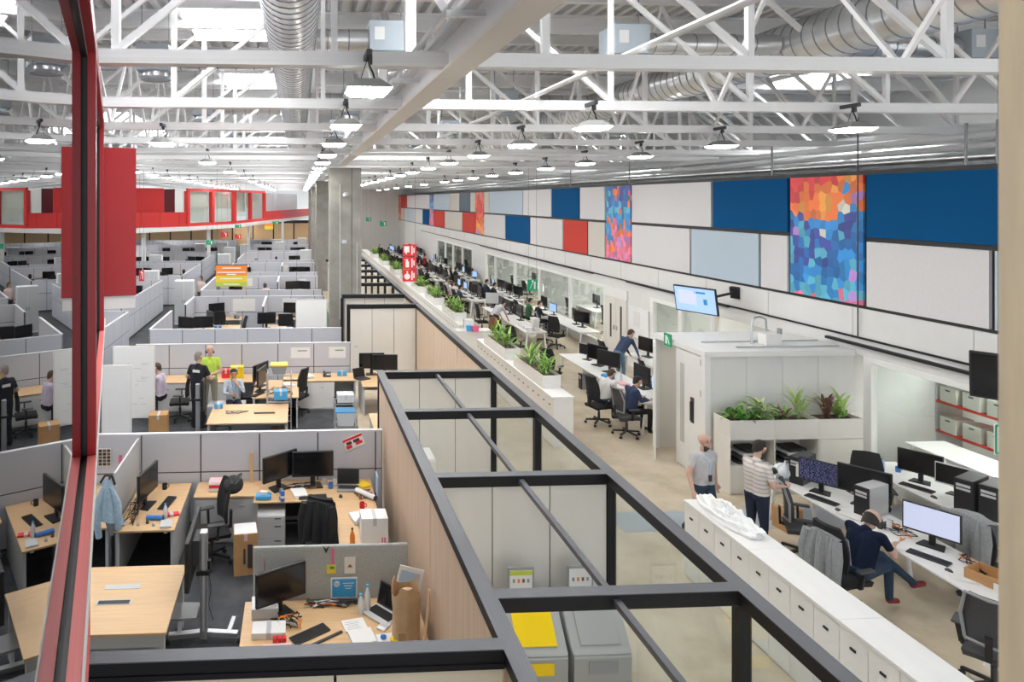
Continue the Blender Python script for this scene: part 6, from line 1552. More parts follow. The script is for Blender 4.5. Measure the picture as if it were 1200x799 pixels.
# ---------------------------------------------------------------- white storage cabinets and planters along the walkway
ky = [atx(p, q, 5.53).y for p, q in ((907.5, 686), (933, 706), (962, 729), (993, 754), (1027.5, 781))]
DW = (ky[0] - ky[-1]) / 4
CH = 1.10
def cab_row(y_far, n_units, label_fn, group, xf=5.55, dep=0.46, w=None):
    w = w or 2 * DW
    for i in range(n_units):
        y = y_far - w * (i + 0.5)
        place('walk_cab', cab_unit(2 * DW, 0.46, CH - 0.03, 2, 'white', 'black', 0.90), (xf + dep / 2, y, 0), R(-90), label_fn(i), group)
    for k in range(0, n_units, 2):
        n = min(2, n_units - k); y1 = y_far - w * k; y0 = y1 - w * n
        o = block('cabinet_top', 'white', (xf - 0.02, y0 + 0.002, CH - 0.03), (xf + dep + 0.02, y1 - 0.002, CH)); tag(o, label_fn(-1), 'worktop', group + ' tops')
cab_row(9.55, 7, lambda i: 'white two-door cabinet with black handles in the row before the walking men' if i >= 0 else 'white top slab on the cabinet row before the walking men', 'cabinets before the walking men')
cab_row(21.0, 9, lambda i: 'white two-door cabinet in the planter row along the walkway' if i >= 0 else 'white top slab on the planter cabinet row', 'planter row cabinets')
cab_row(60.0, 52, lambda i: 'white cabinet in the long far planter row' if i >= 0 else 'white top slab on the long far planter row', 'far planter row cabinets')
G_pl = 'planters along the walkway'
def fern(x, y, z, seed, single, label, big=1.0, kinds=('leaf', 'leaf_light', 'leaf')):
    plant((x, y, z), label, kinds, 46 if single else 60, 0.22 * big, 2.2, seed, 0.34 * big, 0.05, 0.55, 'potted_fern', single, None if single else 'ferns in the walkway planters')
pl = [(16.4, 2.1), (19.25, 2.2), (25.2, 2.2), (28.9, 2.2), (32.6, 2.2), (36.4, 2.2), (40.5, 2.2), (46, 2.2), (52, 2.2)]
for i, (y, L) in enumerate(pl):
    lab = {0: 'white planter trough nearest the box room on the cabinet row', 1: 'white planter trough beyond the first on the cabinet row'}.get(i, 'white planter trough on the long far cabinet row')
    place('trough', planter_box(2.15), (5.78, y, CH), 0, {0: 'white planter trough with the large ferns beside the open box room door', 1: 'white planter trough with two ferns before the paper-piled bench'}.get(i, lab), None if i < 2 else G_pl)
    if i == 0:
        fern(5.80, 16.75, CH + 0.2, 1, True, 'tall pale fern spilling from the white trough beside the box room', 1.5, ('leaf_light', 'leaf', 'leaf_light')); fern(5.80, 15.75, CH + 0.2, 2, True, 'low bushy fern at the near end of the same white trough', 1.25, ('leaf', 'leaf', 'leaf_light'))
    elif i == 1:
        fern(5.80, 18.75, CH + 0.2, 3, True, 'round fern in the trough before the paper-piled bench', 1.2, ('leaf', 'leaf', 'leaf_light')); fern(5.80, 19.7, CH + 0.2, 4, True, 'upright fern at the far end of that trough', 1.35, ('leaf', 'leaf_light', 'leaf'))
    else:
        for q in (-0.6, 0.35): fern(5.80, y + q, CH + 0.2, 10 + i * 3 + int(q > 0), False, 'green fern in a white trough on the long far row', 1.3, ('leaf', 'leaf_light'))
# clutter on the cabinets
for k, (m_, dy) in enumerate((('paper', 0), ('pale_blue', 0.11), ('paper', 0.22), ('leaf', 0.33))):
    o = MB().box((0, 0, 0.15), (0.26, 0.085, 0.30)).build('magazine_file', m_, bevel=0.004); o.location = (5.72, 22.6 + dy, CH); tag(o, '%s magazine file standing on a white cabinet end' % {'paper': 'white', 'pale_blue': 'pale blue', 'leaf': 'green'}[m_], 'file', 'magazine files on the cabinet end'); 
once(cab_unit(0.55, 1.2, CH - 0.0, 1, 'white', 'black', 0.9), (5.70, 22.6, 0), R(-90), 'white cabinet end carrying magazine files and shopping bags')
PROTO['once%d' % _keyn[0]].location = (5.78, 22.5, 0)
for k, (m_, x, y) in enumerate((('sky_blue', 5.62, 22.25), ('pink', 5.80, 22.15))):
    t = thing('gift_bag', ('sky blue bag on the cabinet end', 'pink bag on the cabinet end')[k], 'bag', (x, y, CH)); MB().add([(-0.09, -0.06, 0), (0.09, -0.06, 0), (0.09, 0.06, 0), (-0.09, 0.06, 0), (-0.11, -0.04, 0.17), (0.11, -0.04, 0.19), (0.11, 0.04, 0.17), (-0.11, 0.04, 0.19)], [(0, 3, 2, 1), (4, 5, 6, 7), (0, 1, 5, 4), (1, 2, 6, 5), (2, 3, 7, 6), (3, 0, 4, 7)]).build('pouch', m_, t); MB().tube([(-0.05, 0, 0.18), (0, 0, 0.24), (0.05, 0, 0.18)], 0.006, 5).build('handle', m_, t)
once(carton(0.30, 0.26, 0.42, 'yellow', name='yellow_bin', cat='bin', tape='dark_grey'), (5.28, 21.75, 0), 0.0, 'yellow bin with dark lid standing by the cabinet end')
# crumpled white plastic wrap
t = thing('plastic_wrap', 'heap of crumpled white plastic wrapping on the white cabinets', 'wrapping', (5.79, 8.95, CH))
def wrapf(u, v):
    a = 2 * PI * u; r = math.sin(PI * v / 2)
    n_ = 0.5 * math.sin(7 * a + 9 * v) + 0.4 * math.sin(13 * a - 17 * v) + 0.4 * math.sin(23 * v + 3 * a)
    return ((0.20 + 0.02 * n_) * r * math.cos(a), (0.62 + 0.04 * n_) * r * math.sin(a), max(0.004, (0.15 + 0.035 * n_) * math.cos(PI * v / 2) ** 0.8 + 0.015 * n_ * (1 - v)))
MB().grid(wrapf, 40, 18).build('film', 'bag_white', t, smooth=35); MB().grid(lambda u, v: (0.05 + 0.16 * (u - 0.5), -0.45 + 0.3 * (v - 0.5), 0.09 + 0.03 * math.sin(9 * u) * math.sin(7 * v)), 10, 10, 0.004).build('loose_sheet', 'bag_white', t, smooth=35)

# ---------------------------------------------------------------- white box room with open door
BX0, BX1, BY0, BY1, BH = 7.80, 10.78, 12.72, 14.62, 2.50
bx = thing('box_room', 'white free-standing box room with narrow glazed door', 'room', (0, 0, 0))
n = 4; w = (BX1 - BX0) / n
for i in range(n): block('front_panel', 'wall_white', (BX0 + 0.10 + i * w * 0.965 + 0.004, BY0, 0), (BX0 + 0.10 + (i + 1) * w * 0.965 - 0.004, BY0 + 0.06, BH - 0.10), bx)
block('front_core', 'light_grey', (BX0 + 0.05, BY0 + 0.012, 0), (BX1, BY0 + 0.05, BH - 0.10), bx)
block('rear_panel', 'cream', (BX0, BY1 - 0.06, 0), (BX1, BY1, BH - 0.1), bx)
block('corner_post', 'white', (BX0 - 0.02, BY0 - 0.02, 0), (BX0 + 0.10, BY0 + 0.12, BH), bx); block('corner_post', 'white', (BX0 - 0.02, BY1 - 0.10, 0), (BX0 + 0.08, BY1 + 0.01, BH), bx)
block('roof', 'white', (BX0 - 0.03, BY0 - 0.03, BH - 0.10), (BX1, BY1 + 0.02, BH), bx)
cl = thing('ceiling_light', 'flat ceiling light inside the white box room', 'light', (BX0 + 1.0, 13.7, BH - 0.16)); block('frame', 'white', (-0.42, -0.32, 0.0), (0.42, 0.32, 0.03), cl); block('diffuser', 'booth_panel', (-0.4, -0.3, -0.012), (0.4, 0.3, 0.0), cl)
block('inner_wall', 'cream', (BX0 + 1.9, BY0 + 0.06, 0), (BX0 + 1.96, BY1 - 0.06, BH - 0.1), bx)
lf = MB().span((BX0 - 0.01, BY0 + 0.13, 0.02), (BX0 + 0.035, BY0 + 1.0, BH - 0.14)).build('door_leaf', 'white', bx); MB().span((BX0 - 0.016, BY0 + 0.70, 0.5), (BX0 - 0.009, BY0 + 0.84, 2.1)).build('vision_slot', 'room_grey', lf)
MB().span((BX0 - 0.06, BY0 + 0.40, 1.05), (BX0 - 0.02, BY0 + 0.43, 1.42)).span((BX0 - 0.02, BY0 + 0.36, 1.0), (BX0 - 0.009, BY0 + 0.47, 1.5)).build('handle', 'dark_grey', lf)
for z in (0.5, 1.6, 2.2): MB().span((BX0 - 0.025, BY0 + 0.11, z), (BX0 - 0.005, BY0 + 0.14, z + 0.12)).build('hinge', 'silver', lf)
lf = MB().bar((BX0 - 0.05, BY1 - 0.12, BH / 2 - 0.06), (BX0 - 0.41, BY1 - 0.80, BH / 2 - 0.06), 0.045, BH - 0.16).build('door_leaf', 'white', bx)
s1 = thing('exit_sign', 'green exit sign on the roof edge of the white box room', 'sign', (BX0 - 0.06, 13.95, BH - 0.02)); MB().box((0, 0, 0), (0.03, 0.26, 0.26)).build('plate', 'green_sign', s1); MB().box((-0.017, 0.03, 0), (0.004, 0.07, 0.17)).bar((-0.018, -0.09, -0.08), (-0.018, -0.02, 0.06), 0.03, 0.004, (1, 0, 0)).build('running_figure', 'sign_white', s1)
def pipes(pts, r, label, m='light_grey', nm='conduit'):
    o = MB().tube(pts, r, 8).build(nm, m, smooth=40); tag(o, label, 'conduit'); return o
pipes([(8.6, 13.0, BH + 0.02), (10.7, 13.0, BH + 0.02)], 0.018, 'grey conduit along the front of the box room roof'); pipes([(8.2, 13.5, BH + 0.02), (10.7, 13.55, BH + 0.02)], 0.016, 'grey conduit along the middle of the box room roof')
pipes([(9.15, 13.35, BH + 0.0), (9.15, 13.35, BH + 0.42), (9.19, 13.35, BH + 0.52), (9.32, 13.35, BH + 0.55), (9.44, 13.35, BH + 0.50), (9.46, 13.35, BH + 0.25)], 0.022, 'tall looped grey hose standing on the box room roof', 'silver')
t = thing('roof_unit', 'small white electrical box on the box room roof', 'box', (9.50, 13.30, BH)); MB().box((0, 0, 0.11), (0.34, 0.26, 0.22)).build('case', 'white', t, bevel=0.01); MB().box((0.2, 0, 0.16), (0.04, 0.1, 0.32)).build('switch', 'grey_plastic', t)
# planter shelves in front of the box room
SX0, SX1, SY0, SY1 = 7.90, 10.45, 12.12, 12.62
sh = thing('planter_shelf', 'pale shelf unit with open cubbies before the white box room', 'shelf', (0, 0, 0))
ns = 3; w = (SX1 - SX0) / ns
block('back_board', 'cream', (SX0, SY1 - 0.02, 0), (SX1, SY1, 1.02), sh); block('top_board', 'cream', (SX0, SY0, 1.0), (SX1, SY1, 1.03), sh); block('plinth', 'cream', (SX0, SY0 + 0.02, 0), (SX1, SY1, 0.08), sh); block('mid_board', 'cream', (SX0, SY0 + 0.02, 0.50), (SX1, SY1 - 0.02, 0.53), sh)
for i in range(ns + 1): block('upright', 'cream', (SX0 + i * w - (0.012 if i else 0), SY0, 0.0), (SX0 + i * w + (0.012 if i < ns else 0), SY1 - 0.02, 1.0), sh)
block('door', 'cream', (SX0 + 2 * w + 0.01, SY0 - 0.01, 0.05), (SX1 - 0.01, SY0 + 0.01, 0.99), sh); block('door', 'cream', (SX0 + 0.01, SY0 - 0.01, 0.05), (SX0 + w - 0.01, SY0 + 0.01, 0.52), sh); block('door', 'cream', (SX0 + w + 0.01, SY0 - 0.01, 0.05), (SX0 + 2 * w - 0.01, SY0 + 0.01, 0.52), sh)
def shelf_planter():
    t = thing('planter_box', 'x', 'planter'); k = 0.015; W = w - 0.004; D = SY1 - SY0; h = 0.33
    for s_ in (-1, 1):
        MB().box((s_ * (W / 2 - k / 2), 0, h / 2), (k, D, h)).build('end_panel', 'cream', t); MB().box((0, s_ * (D / 2 - k / 2), h / 2), (W - 2 * k, k, h)).build('side_panel', 'cream', t)
    MB().box((0, 0, 0.14), (W - 2 * k, D - 2 * k, 0.24)).build('soil', 'soil', t); return t
for i in range(3): place('shelf_planter', shelf_planter, (SX0 + w * (i + 0.5), (SY0 + SY1) / 2, 1.03), 0, ('pale planter holding the leafy variegated bush', 'pale planter holding the spiky cream plant', 'pale planter holding the purple plant')[i])
zs = 1.03 + 0.27
yy = 12.36
plant((8.25, yy, zs), 'low trailing green plant at the corner of the shelf planters', ('leaf', 'leaf_dark', 'leaf'), 80, 0.12, 4.0, 41, 0.22, 0.06, 0.7)
plant((8.62, yy, zs), 'variegated cream and green bush in the first shelf planter', ('leaf_cream', 'leaf', 'leaf_cream'), 40, 0.26, 1.6, 42, 0.34, 0.075, 0.5)
PROTO_ = None
plant((9.02, yy, zs), 'small dark purple leafed plant beside the spiky one', ('leaf_purple', 'leaf_dark', 'leaf'), 36, 0.12, 2.4, 43, 0.22, 0.06, 0.5)
plant((9.38, yy, zs), 'tall spiky cream striped plant in the second shelf planter', ('leaf_cream', 'leaf_light'), 36, 0.34, 0.8, 44, 0.40, 0.04, 0.22)
plant((9.92, yy, zs), 'purple leafed plant in the last shelf planter', ('leaf_purple',), 36, 0.30, 1.0, 45, 0.32, 0.05, 0.35)
plant((10.2, yy, zs), 'bright green broad leafed plant at the end of the shelf planters', ('leaf_light', 'leaf'), 18, 0.12, 1.4, 46, 0.46, 0.10, 0.35)
for i in range(2):
    x = SX0 + w * (i + 0.5)
    t = thing('equipment_pile', ('dark headset gear in the first shelf cubby', 'black trays stacked in the second shelf cubby')[i], 'equipment', (x, 12.34, 0.53))
    for k in range(4): MB().box((0.02 * k, 0, 0.04 + 0.07 * k), (0.5 - 0.05 * k, 0.34, 0.05), 0.03 * k).build('tray', ('black', 'dark_grey', 'light_grey', 'black')[k], t, bevel=0.01)
# wall screens
t = thing('wall_screen', 'tilted wall screen on a black arm showing a pale page', 'screen', (9.75, 16.3, 2.96)); t.rotation_euler = (R(10), 0, R(-68)); hb_ = MB().box((0, 0, 0), (1.15, 0.05, 0.66)).build('housing', 'black', t, bevel=0.006); MB().box((0, -0.027, 0), (1.09, 0.004, 0.60)).build('screen', 'screen_blue', hb_); MB().box((0.28, -0.030, -0.02), (0.10, 0.003, 0.14)).box((0.15, -0.030, 0.2), (0.3, 0.003, 0.05)).build('page_blocks', 'sky_blue', hb_); MB().box((-0.2, -0.030, 0.05), (0.5, 0.003, 0.35)).build('page', 'screen_white', hb_)
b = MB().bar((0.1, 0.04, 0), (0.35, 0.95, 0), 0.05, 0.05).box((0.36, 0.97, 0), (0.22, 0.1, 0.28)).build('arm', 'black', t)
tv = aty(1150, 443, 9.6)
t = thing('wall_screen', 'black wall screen beside the plaster jamb', 'screen', (XW - 0.35, 9.6, tv.z)); t.rotation_euler = (R(4), 0, R(-55)); MB().box((0.2, 0, 0), (1.15, 0.06, 0.70)).build('housing', 'black', t, bevel=0.006); MB().box((0.2, -0.032, 0), (1.09, 0.004, 0.64)).build('screen', 'black_gloss', t); MB().bar((0.1, 0.02, 0), (0.45, 0.25, 0), 0.05, 0.05).build('arm', 'black', t)
c = atx(1165, 513, 9.6)
t = thing('hanging_notice', 'white notice with green border hanging beside the plaster jamb', 'notice', (9.6, c.y - 0.05, c.z)); MB().box((0.12, 0, 0), (0.34, 0.012, 0.42)).build('board', 'paper', t); MB().box((0.12, -0.008, 0.19), (0.32, 0.004, 0.03)).box((0.12, -0.008, -0.19), (0.32, 0.004, 0.03)).box((-0.035, -0.008, 0), (0.03, 0.004, 0.38)).build('border', 'green_sign', t); MB().tube([(0.0, 0, 0.2), (0.0, 0, 8.78 - c.z)], 0.003, 5).build('suspension_wire', 'dark_grey', t)
# thin pole hanging in front of the near art panel
o = MB().tube([(XW - 0.03, ypx(1007), 2.75), (XW - 0.03, ypx(1007), 7.0)], 0.012, 6).build('conduit', 'dark_grey'); tag(o, 'thin dark conduit running down past the near art panel', 'conduit')
for k, (px_, z1) in enumerate(((727, 6.6), (1112, 6.5), (890, 6.5), (1148, 6.6), (660, 6.5))):
    o = block('hanger_rod', 'galv_dark', (XW + 0.30, ypx(px_), ZP1 - 0.3), (XW + 0.33, ypx(px_) + 0.03, ZB + 0.05)); tag(o, 'thin hanger rod above the panelled wall', 'rod', 'hanger rods above the panelled wall')
# ducts and roof gear visible above the wall
for k, (x, z, r, m_) in enumerate(((12.3, 6.2, 0.12, 'galv'), (13.0, 6.35, 0.2, 'galv'), (12.0, 6.55, 0.07, 'white_steel'), (14.4, 6.3, 0.3, 'galv'))):
    o = MB().tube([(x, 4, z), (x, 72, z)], r, 14).build('roof_pipe', m_, smooth=40); tag(o, 'galvanised pipe running behind the top of the panelled wall', 'pipe', 'pipes behind the panelled wall')
struct(MB().span((XW + 0.26, 4, 2.72), (17.8, 74, 2.9)).build('ceiling', 'light_grey'))['label'] = 'flat roof over the glazed offices'
struct(MB().span((17.8, 3, 2.7), (18.0, 74, 8.7)).build('wall_outer', 'wall_white'))['label'] = 'far outer wall behind the panelled wall'

# ---------------------------------------------------------------- shelves and desks behind the office glass
def room_shelf():
    t = thing('metal_shelf', 'x', 'shelf')
    for sy_ in (-1, 1):
        for sx_ in (-1, 1): MB().box((sx_ * 0.28, sy_ * 1.2, 1.0), (0.04, 0.04, 2.0)).build('post', 'light_grey', t)
    for z in (0.15, 0.75, 1.35, 1.95): MB().box((0, 0, z), (0.6, 2.45, 0.05)).build('shelf', 'red_panel' if z in (0.75, 1.35) else 'light_grey', t)
    return t
def crate():
    t = thing('storage_crate', 'x', 'crate'); MB().box((0, 0, 0.15), (0.38, 0.36, 0.30)).build('box', 'crate_pale', t, bevel=0.006); MB().box((-0.192, 0, 0.235), (0.006, 0.10, 0.03)).build('hand_hole', 'dark_grey', t); return t
for k, y in enumerate((9.6, 12.0 - 0.0)):
    place('room_shelf', room_shelf, (13.2, y, 0), 0, 'metal shelf with red edges behind the near office glass', 'shelves behind the near office glass')
    for z in (0.775, 1.375):
        for q in range(5): place('crate', crate, (13.1, y - 0.95 + 0.47 * q, z), R(rng.uniform(-4, 4)), 'pale crate with hand hole on the metal shelf', 'pale crates behind the near office glass')
once(bench_desk(2.4, 0.8, 1), (12.0, 8.6, 0), R(90), 'pale table behind the near office glass'); once(bench_desk(2.4, 0.8, 1), (12.1, 11.4, 0), R(90), 'second pale table behind the near office glass')
for k, (y, x) in enumerate(((18.8, 13.2), (24.5, 13.0), (26.8, 13.4), (29, 12.8), (32.6, 13.2), (35.5, 13), (38, 13.2), (44, 13.2), (48, 13))):
    place('room_desk', bench_desk(2.0, 0.8, 1), (x, y, 0), R(90), 'white desk inside the glazed offices', 'desks inside the glazed offices'); mon(x + 0.1, y, 0.742, R(-90), 'black monitor inside the glazed offices', 'black_gloss', 'monitors inside the glazed offices'); chair(x - 0.9, y + 0.1, R(-80), 'black chair inside the glazed offices', 'black', 'chairs inside the glazed offices')
    place('room_cab', cab_unit(1.2, 0.45, 1.9, 2, 'light_grey', 'black'), (16.9, y, 0), R(-90), 'tall grey cabinet inside the glazed offices', 'tall cabinets inside the glazed offices')
t = thing('whiteboard', 'white board hung beside the double door', 'whiteboard', (XW - 0.01, 21.15, 1.0)); MB().box((0, 0, 0.5), (0.04, 1.25, 0.95)).build('board', 'sign_white', t); MB().box((-0.024, 0.1, 0.62), (0.006, 0.4, 0.5)).build('sheet', 'paper', t); MB().box((-0.03, 0, 0.0), (0.06, 1.2, 0.03)).build('tray', 'light_grey', t)

# ---------------------------------------------------------------- bench office
GB = {'mon': 'monitors on the white benches', 'chair': 'chairs along the white benches'}
def bench_pair(y0, y1, xi, xw, dens=1.0, tagtxt='farther along the bench office', skip=()):
    L = y1 - y0; n = max(2, round(L / 1.4))
    for x, nm in ((xi, 'inner'), (xw, 'wall')):
        once(bench_desk(L, 0.8, n), (x, (y0 + y1) / 2, 0), R(90), 'long white bench desk %s %s' % ('on the walkway side' if nm == 'inner' else 'along the glazed wall', tagtxt))
        for i in range(n):
            y = y0 + L * (i + 0.5) / n
            if (nm, i) in skip: continue
            if rng.random() < dens: mon(x + 0.18, y - 0.22, 0.742, R(-90 + rng.uniform(-18, 18)), 'black monitor on a white bench %s' % tagtxt, rng.choice(['black_gloss', 'black_gloss', 'screen_blue']), 'monitors on benches %s' % tagtxt)
            if rng.random() < 0.7 * dens: mon(x + 0.2, y + 0.42, 0.742, R(-90 + rng.uniform(-18, 18)), 'black monitor on a white bench %s' % tagtxt, 'black_gloss', 'monitors on benches %s' % tagtxt)
            if rng.random() < 0.9: chair(x - 0.72, y + rng.uniform(-0.3, 0.3), R(-90 + rng.uniform(-35, 35)), '%s office chair at a white bench %s', 'black')
            o = bpy.data.objects[-1] if False else None
            if rng.random() < 0.9: kb_(x - 0.15, y, 0.742, R(90), 'black keyboard on a white bench %s' % tagtxt, 'keyboards on benches %s' % tagtxt)
            if rng.random() < 0.6: place('bench_papers', paper_pile(5), (x - 0.2, y + 0.4, 0.742), rng.uniform(-1, 1), 'paper pile on a white bench %s' % tagtxt, 'papers on benches %s' % tagtxt)
            if rng.random() < 0.5: place('bench_tower', tower('dark_grey'), (x + 0.1, y - 0.35, 0.0), R(-90), 'dark computer tower under a white bench %s' % tagtxt, 'towers under benches %s' % tagtxt)
def fix_chairs(tagtxt):
    for o in COL.objects:
        if o.get('label') == '%s office chair at a white bench %s': o['label'] = 'black office chair at a white bench %s' % tagtxt; o['group'] = 'chairs at benches %s' % tagtxt
# near group
once(bench_desk(3.75, 0.82, 3), (8.36, 9.33, 0), R(90), 'white bench desk of the man in navy tee'); once(bench_desk(4.2, 0.82, 3), (10.22, 9.55, 0), R(90), 'white bench desk against the glass with black towers')
mon(8.30, 10.45, 0.742, R(-52), 'wide monitor showing dark code beside the grey tower', 'screen_code', None, 'black', 1.1); mon(8.62, 9.98, 0.742, R(-50), 'slim black monitor behind the grey tower'); mon(8.50, 8.75, 0.742, R(-58), 'black monitor with bright white page before the man in navy tee', 'screen_white', None, 'black', 1.15)
t = place('tower_black', tower('dark_grey', 'black'), (8.36, 10.92, 0.742), R(-60), 'black computer case with a white sheet on its side'); tag(MB().box((8.19, 10.72, 0.98), (0.01, 0.16, 0.2), R(30)).build('notice_sheet', 'paper'), 'white sheet taped on the black computer case', 'sheet')
place('tower_grey', tower('light_grey', 'black'), (8.50, 9.72, 0.742), R(-70), 'pale grey computer tower standing on the bench before the bald man')
kb_(8.12, 10.2, 0.742, R(115), 'black keyboard before the monitor with dark code'); mouse_(8.10, 9.85, 0.742, 0, 'black mouse beside the code keyboard'); once(paper_pile(2), (8.16, 9.65, 0.742), 0.3, 'loose sheets beside the black mouse on the bench')
kb_(8.20, 8.48, 0.742, R(118), 'black keyboard before the bright white page monitor'); mouse_(8.16, 8.16, 0.742, 0, 'black mouse before the bright white page monitor')
once(cable_mess(8, 0.16, 0.28, 51, z=0.05), (8.42, 9.15, 0.742), 0, 'tools and coloured cables on the bench of the man in navy tee'); once(cable_mess(7, 0.12, 0.25, 52, z=0.06), (8.62, 8.25, 0.742), 0, 'orange and black cables behind the bright monitor')
for k, (x, y) in enumerate(((8.25, 9.28), (8.33, 9.22))):
    t = thing('drink_can', ('dark can held on the bench by the bald man', 'white can beside the dark can')[k], 'can', (x, y, 0.742)); MB().lathe([(0.028, 0), (0.033, 0.008), (0.033, 0.13), (0.026, 0.15)], 14).build('body', 'dark_grey' if k == 0 else 'paper', t, smooth=40); MB().lathe([(0.025, 0.15), (0.026, 0.155)], 12).build('lid', 'silver', t)
t = thing('hand_tool', 'orange handled pliers on the bench', 'tool', (8.22, 8.92, 0.742)); MB().bar((0, 0, 0.012), (0.10, 0.04, 0.012), 0.018, 0.014).bar((0, 0, 0.012), (0.08, 0.08, 0.012), 0.018, 0.014).build('handle', 'orange', t); MB().bar((0, 0, 0.012), (-0.05, -0.03, 0.012), 0.014, 0.012).build('jaw', 'silver', t)
once(open_box(0.34, 0.46, 0.13), (8.45, 7.86, 0.742), R(20), 'shallow open cardboard tray on the near end of the bench'); tag(MB().box((8.28, 7.62, 0.81), (0.01, 0.16, 0.09), R(20)).build('box_label', 'paper'), 'white label on the shallow cardboard tray', 'label')
for k, (x, y, a) in enumerate(((8.15, 7.72, 0.3), (8.38, 7.58, 0.7), (8.60, 7.62, 0.1), (8.2, 8.0, 1.0))): tag(MB().box((x, y, 0.7435 + 0.002 * k), (0.21, 0.30, 0.002), a).build('loose_sheet', 'paper'), 'loose white sheet scattered beside the cardboard tray', 'sheet', 'sheets beside the cardboard tray')
t = thing('plastic_bag', 'grey crumpled plastic bag at the far end of the bench', 'bag', (8.10, 11.0, 0.742)); MB().grid(lambda u, v: ((0.16 + 0.025 * math.sin(9 * u * 6.28 + 7 * v)) * math.sin(PI * v) * math.cos(2 * PI * u), (0.15 + 0.02 * math.sin(5 * u * 6.28)) * math.sin(PI * v) * math.sin(2 * PI * u), 0.13 - 0.13 * math.cos(PI * v) + 0.02 * math.sin(20 * u)), 24, 12).build('film', 'plastic_clear', t, smooth=40); MB().tube([(0, 0, 0.24), (0.04, 0.02, 0.30), (0.09, 0.03, 0.28)], 0.018, 6).build('knot', 'plastic_clear', t)
# wall bench
mon(10.25, 10.75, 0.742, R(-55), 'wide black monitor on the glass side bench', big=1.1); mon(10.38, 10.25, 0.742, R(-60), 'white edged black monitor beside the black towers', bezel='light_grey')
for k, (x, y) in enumerate(((10.15, 9.80), (10.28, 9.55))): place('tower_black', tower('dark_grey', 'black'), (x, y, 0.742), R(-65), ('black tower beside the white edged monitor', 'black tower nearest the coat-draped chair')[k], None, 1.12)
kb_(10.0, 10.55, 0.742, R(115), 'black keyboard on the glass side bench'); mouse_(9.95, 10.2, 0.742, 0, 'black mouse on the glass side bench'); once(bottle('pale_blue', 'sky_blue'), (10.05, 11.25, 0.742), 0, 'pale blue bottle on the glass side bench'); t = once(mug('blue'), (10.28, 11.2, 0.742), 0, 'blue mug on the glass side bench'); once(carton(0.22, 0.16, 0.05, 'pink', name='pink_pad', cat='pad'), (9.98, 11.48, 0.742), 0.2, 'pink pad on the glass side bench')
once(carton(0.26, 0.28, 0.26, 'cardboard'), (9.72, 11.30, 0.56), 0.1, 'small brown carton on a low cart beside the shelf planters'); once(cab_unit(0.4, 0.4, 0.56, 1, 'white', 'silver'), (9.72, 11.30, 0), 0, 'low white cart under the small brown carton')
once(bottle('light_grey', 'dark_grey'), (10.20, 9.12, 0.742), 0, 'grey flask beside the black towers'); 
chair(9.38, 10.75, R(150), 'black high backed chair in front of the shelf planters'); chair(9.28, 8.72, R(-85), 'black chair under a long grey coat at the glass side bench'); once(draped_jacket(0.56, 1.20, 0.14, 'coat_grey'), (9.01, 8.70, 0), R(-85), 'long grey coat draped over the chair beside the plaster jamb')
chair(7.62, 7.10, R(-55), 'grey mesh backed chair at the near end of the bench', 'mesh'); chair(7.62, 9.95, R(-118), 'mesh backed chair with grey frame behind the striped tee man', 'mesh'); chair(7.14, 8.62, R(-78), 'dark chair of the seated man, covered by a grey jacket'); once(draped_jacket(0.46, 1.08, 0.13, 'coat_grey'), (6.90, 8.58, 0), R(-78), 'grey jacket hung on the chair of the seated man')
place('walk_carton', carton(0.32, 0.30, 0.34, 'cardboard'), (8.05, 10.85, 0), 0.2, 'brown carton on the floor under the bench'); once(cab_unit(0.9, 0.42, 0.6, 2, 'white', 'silver'), (9.95, 11.1 - 2.6, 0), R(-90), 'white cabinet under the glass side bench')
# second group beyond the box room
once(bench_desk(5.1, 0.8, 4), (8.30, 17.85, 0), R(90), 'white bench desk of the pair working beyond the box room'); once(bench_desk(5.4, 0.8, 4), (10.28, 17.7, 0), R(90), 'white bench desk where the man in navy sweater leans')
for k, (x, y, a, s_, bz) in enumerate(((8.42, 19.55, -60, 'black_gloss', 'light_grey'), (8.42, 18.85, -62, 'black_gloss', 'black'), (8.40, 18.1, -60, 'black_gloss', 'black'), (8.5, 16.5, -85, 'black_gloss', 'black'), (8.55, 15.75, -80, 'screen_blue', 'black'), (10.35, 19.8, -75, 'black_gloss', 'black'))):
    mon(x, y, 0.742, R(a), ('silver edged monitor on the bench beyond the box room', 'plain black monitor between the silver edged one and the blue bag', 'black monitor beside the blue bag', 'black monitor before the man in white tee', 'lit blue monitor before the man in navy pullover', 'black monitor before the leaning man')[k], s_, None, bz)
once(carton(0.3, 0.2, 0.14, 'sky_blue', name='blue_bag', cat='bag'), (8.05, 17.4, 0.742), 0.5, 'sky blue plastic bag on the bench beyond the box room'); once(paper_pile(4, 'paper_pink'), (8.2, 16.9, 0.742), 0.2, 'pink papers beside the sky blue bag'); kb_(8.1, 15.8, 0.742, R(90), 'keyboard before the man in navy pullover'); once(bottle(), (8.3, 17.2, 0.742), 0, 'clear bottle beside the sky blue bag')
chair(7.25, 16.15, R(-75), 'black chair of the man in white tee'); chair(7.52, 15.30, R(-85), 'dark mesh chair of the man in navy pullover', 'mesh'); chair(7.25, 19.3, R(-50), 'empty black chair before the silver edged monitor'); chair(9.35, 20.15, R(-90), 'black chair behind the leaning man'); chair(9.3, 17.6, R(-100), 'black chair beside the sky blue bag bench'); place('tower_dk', tower('grey_plastic'), (8.3, 19.2, 0), R(-90), 'grey computer tower on the floor under the bench beyond the box room')
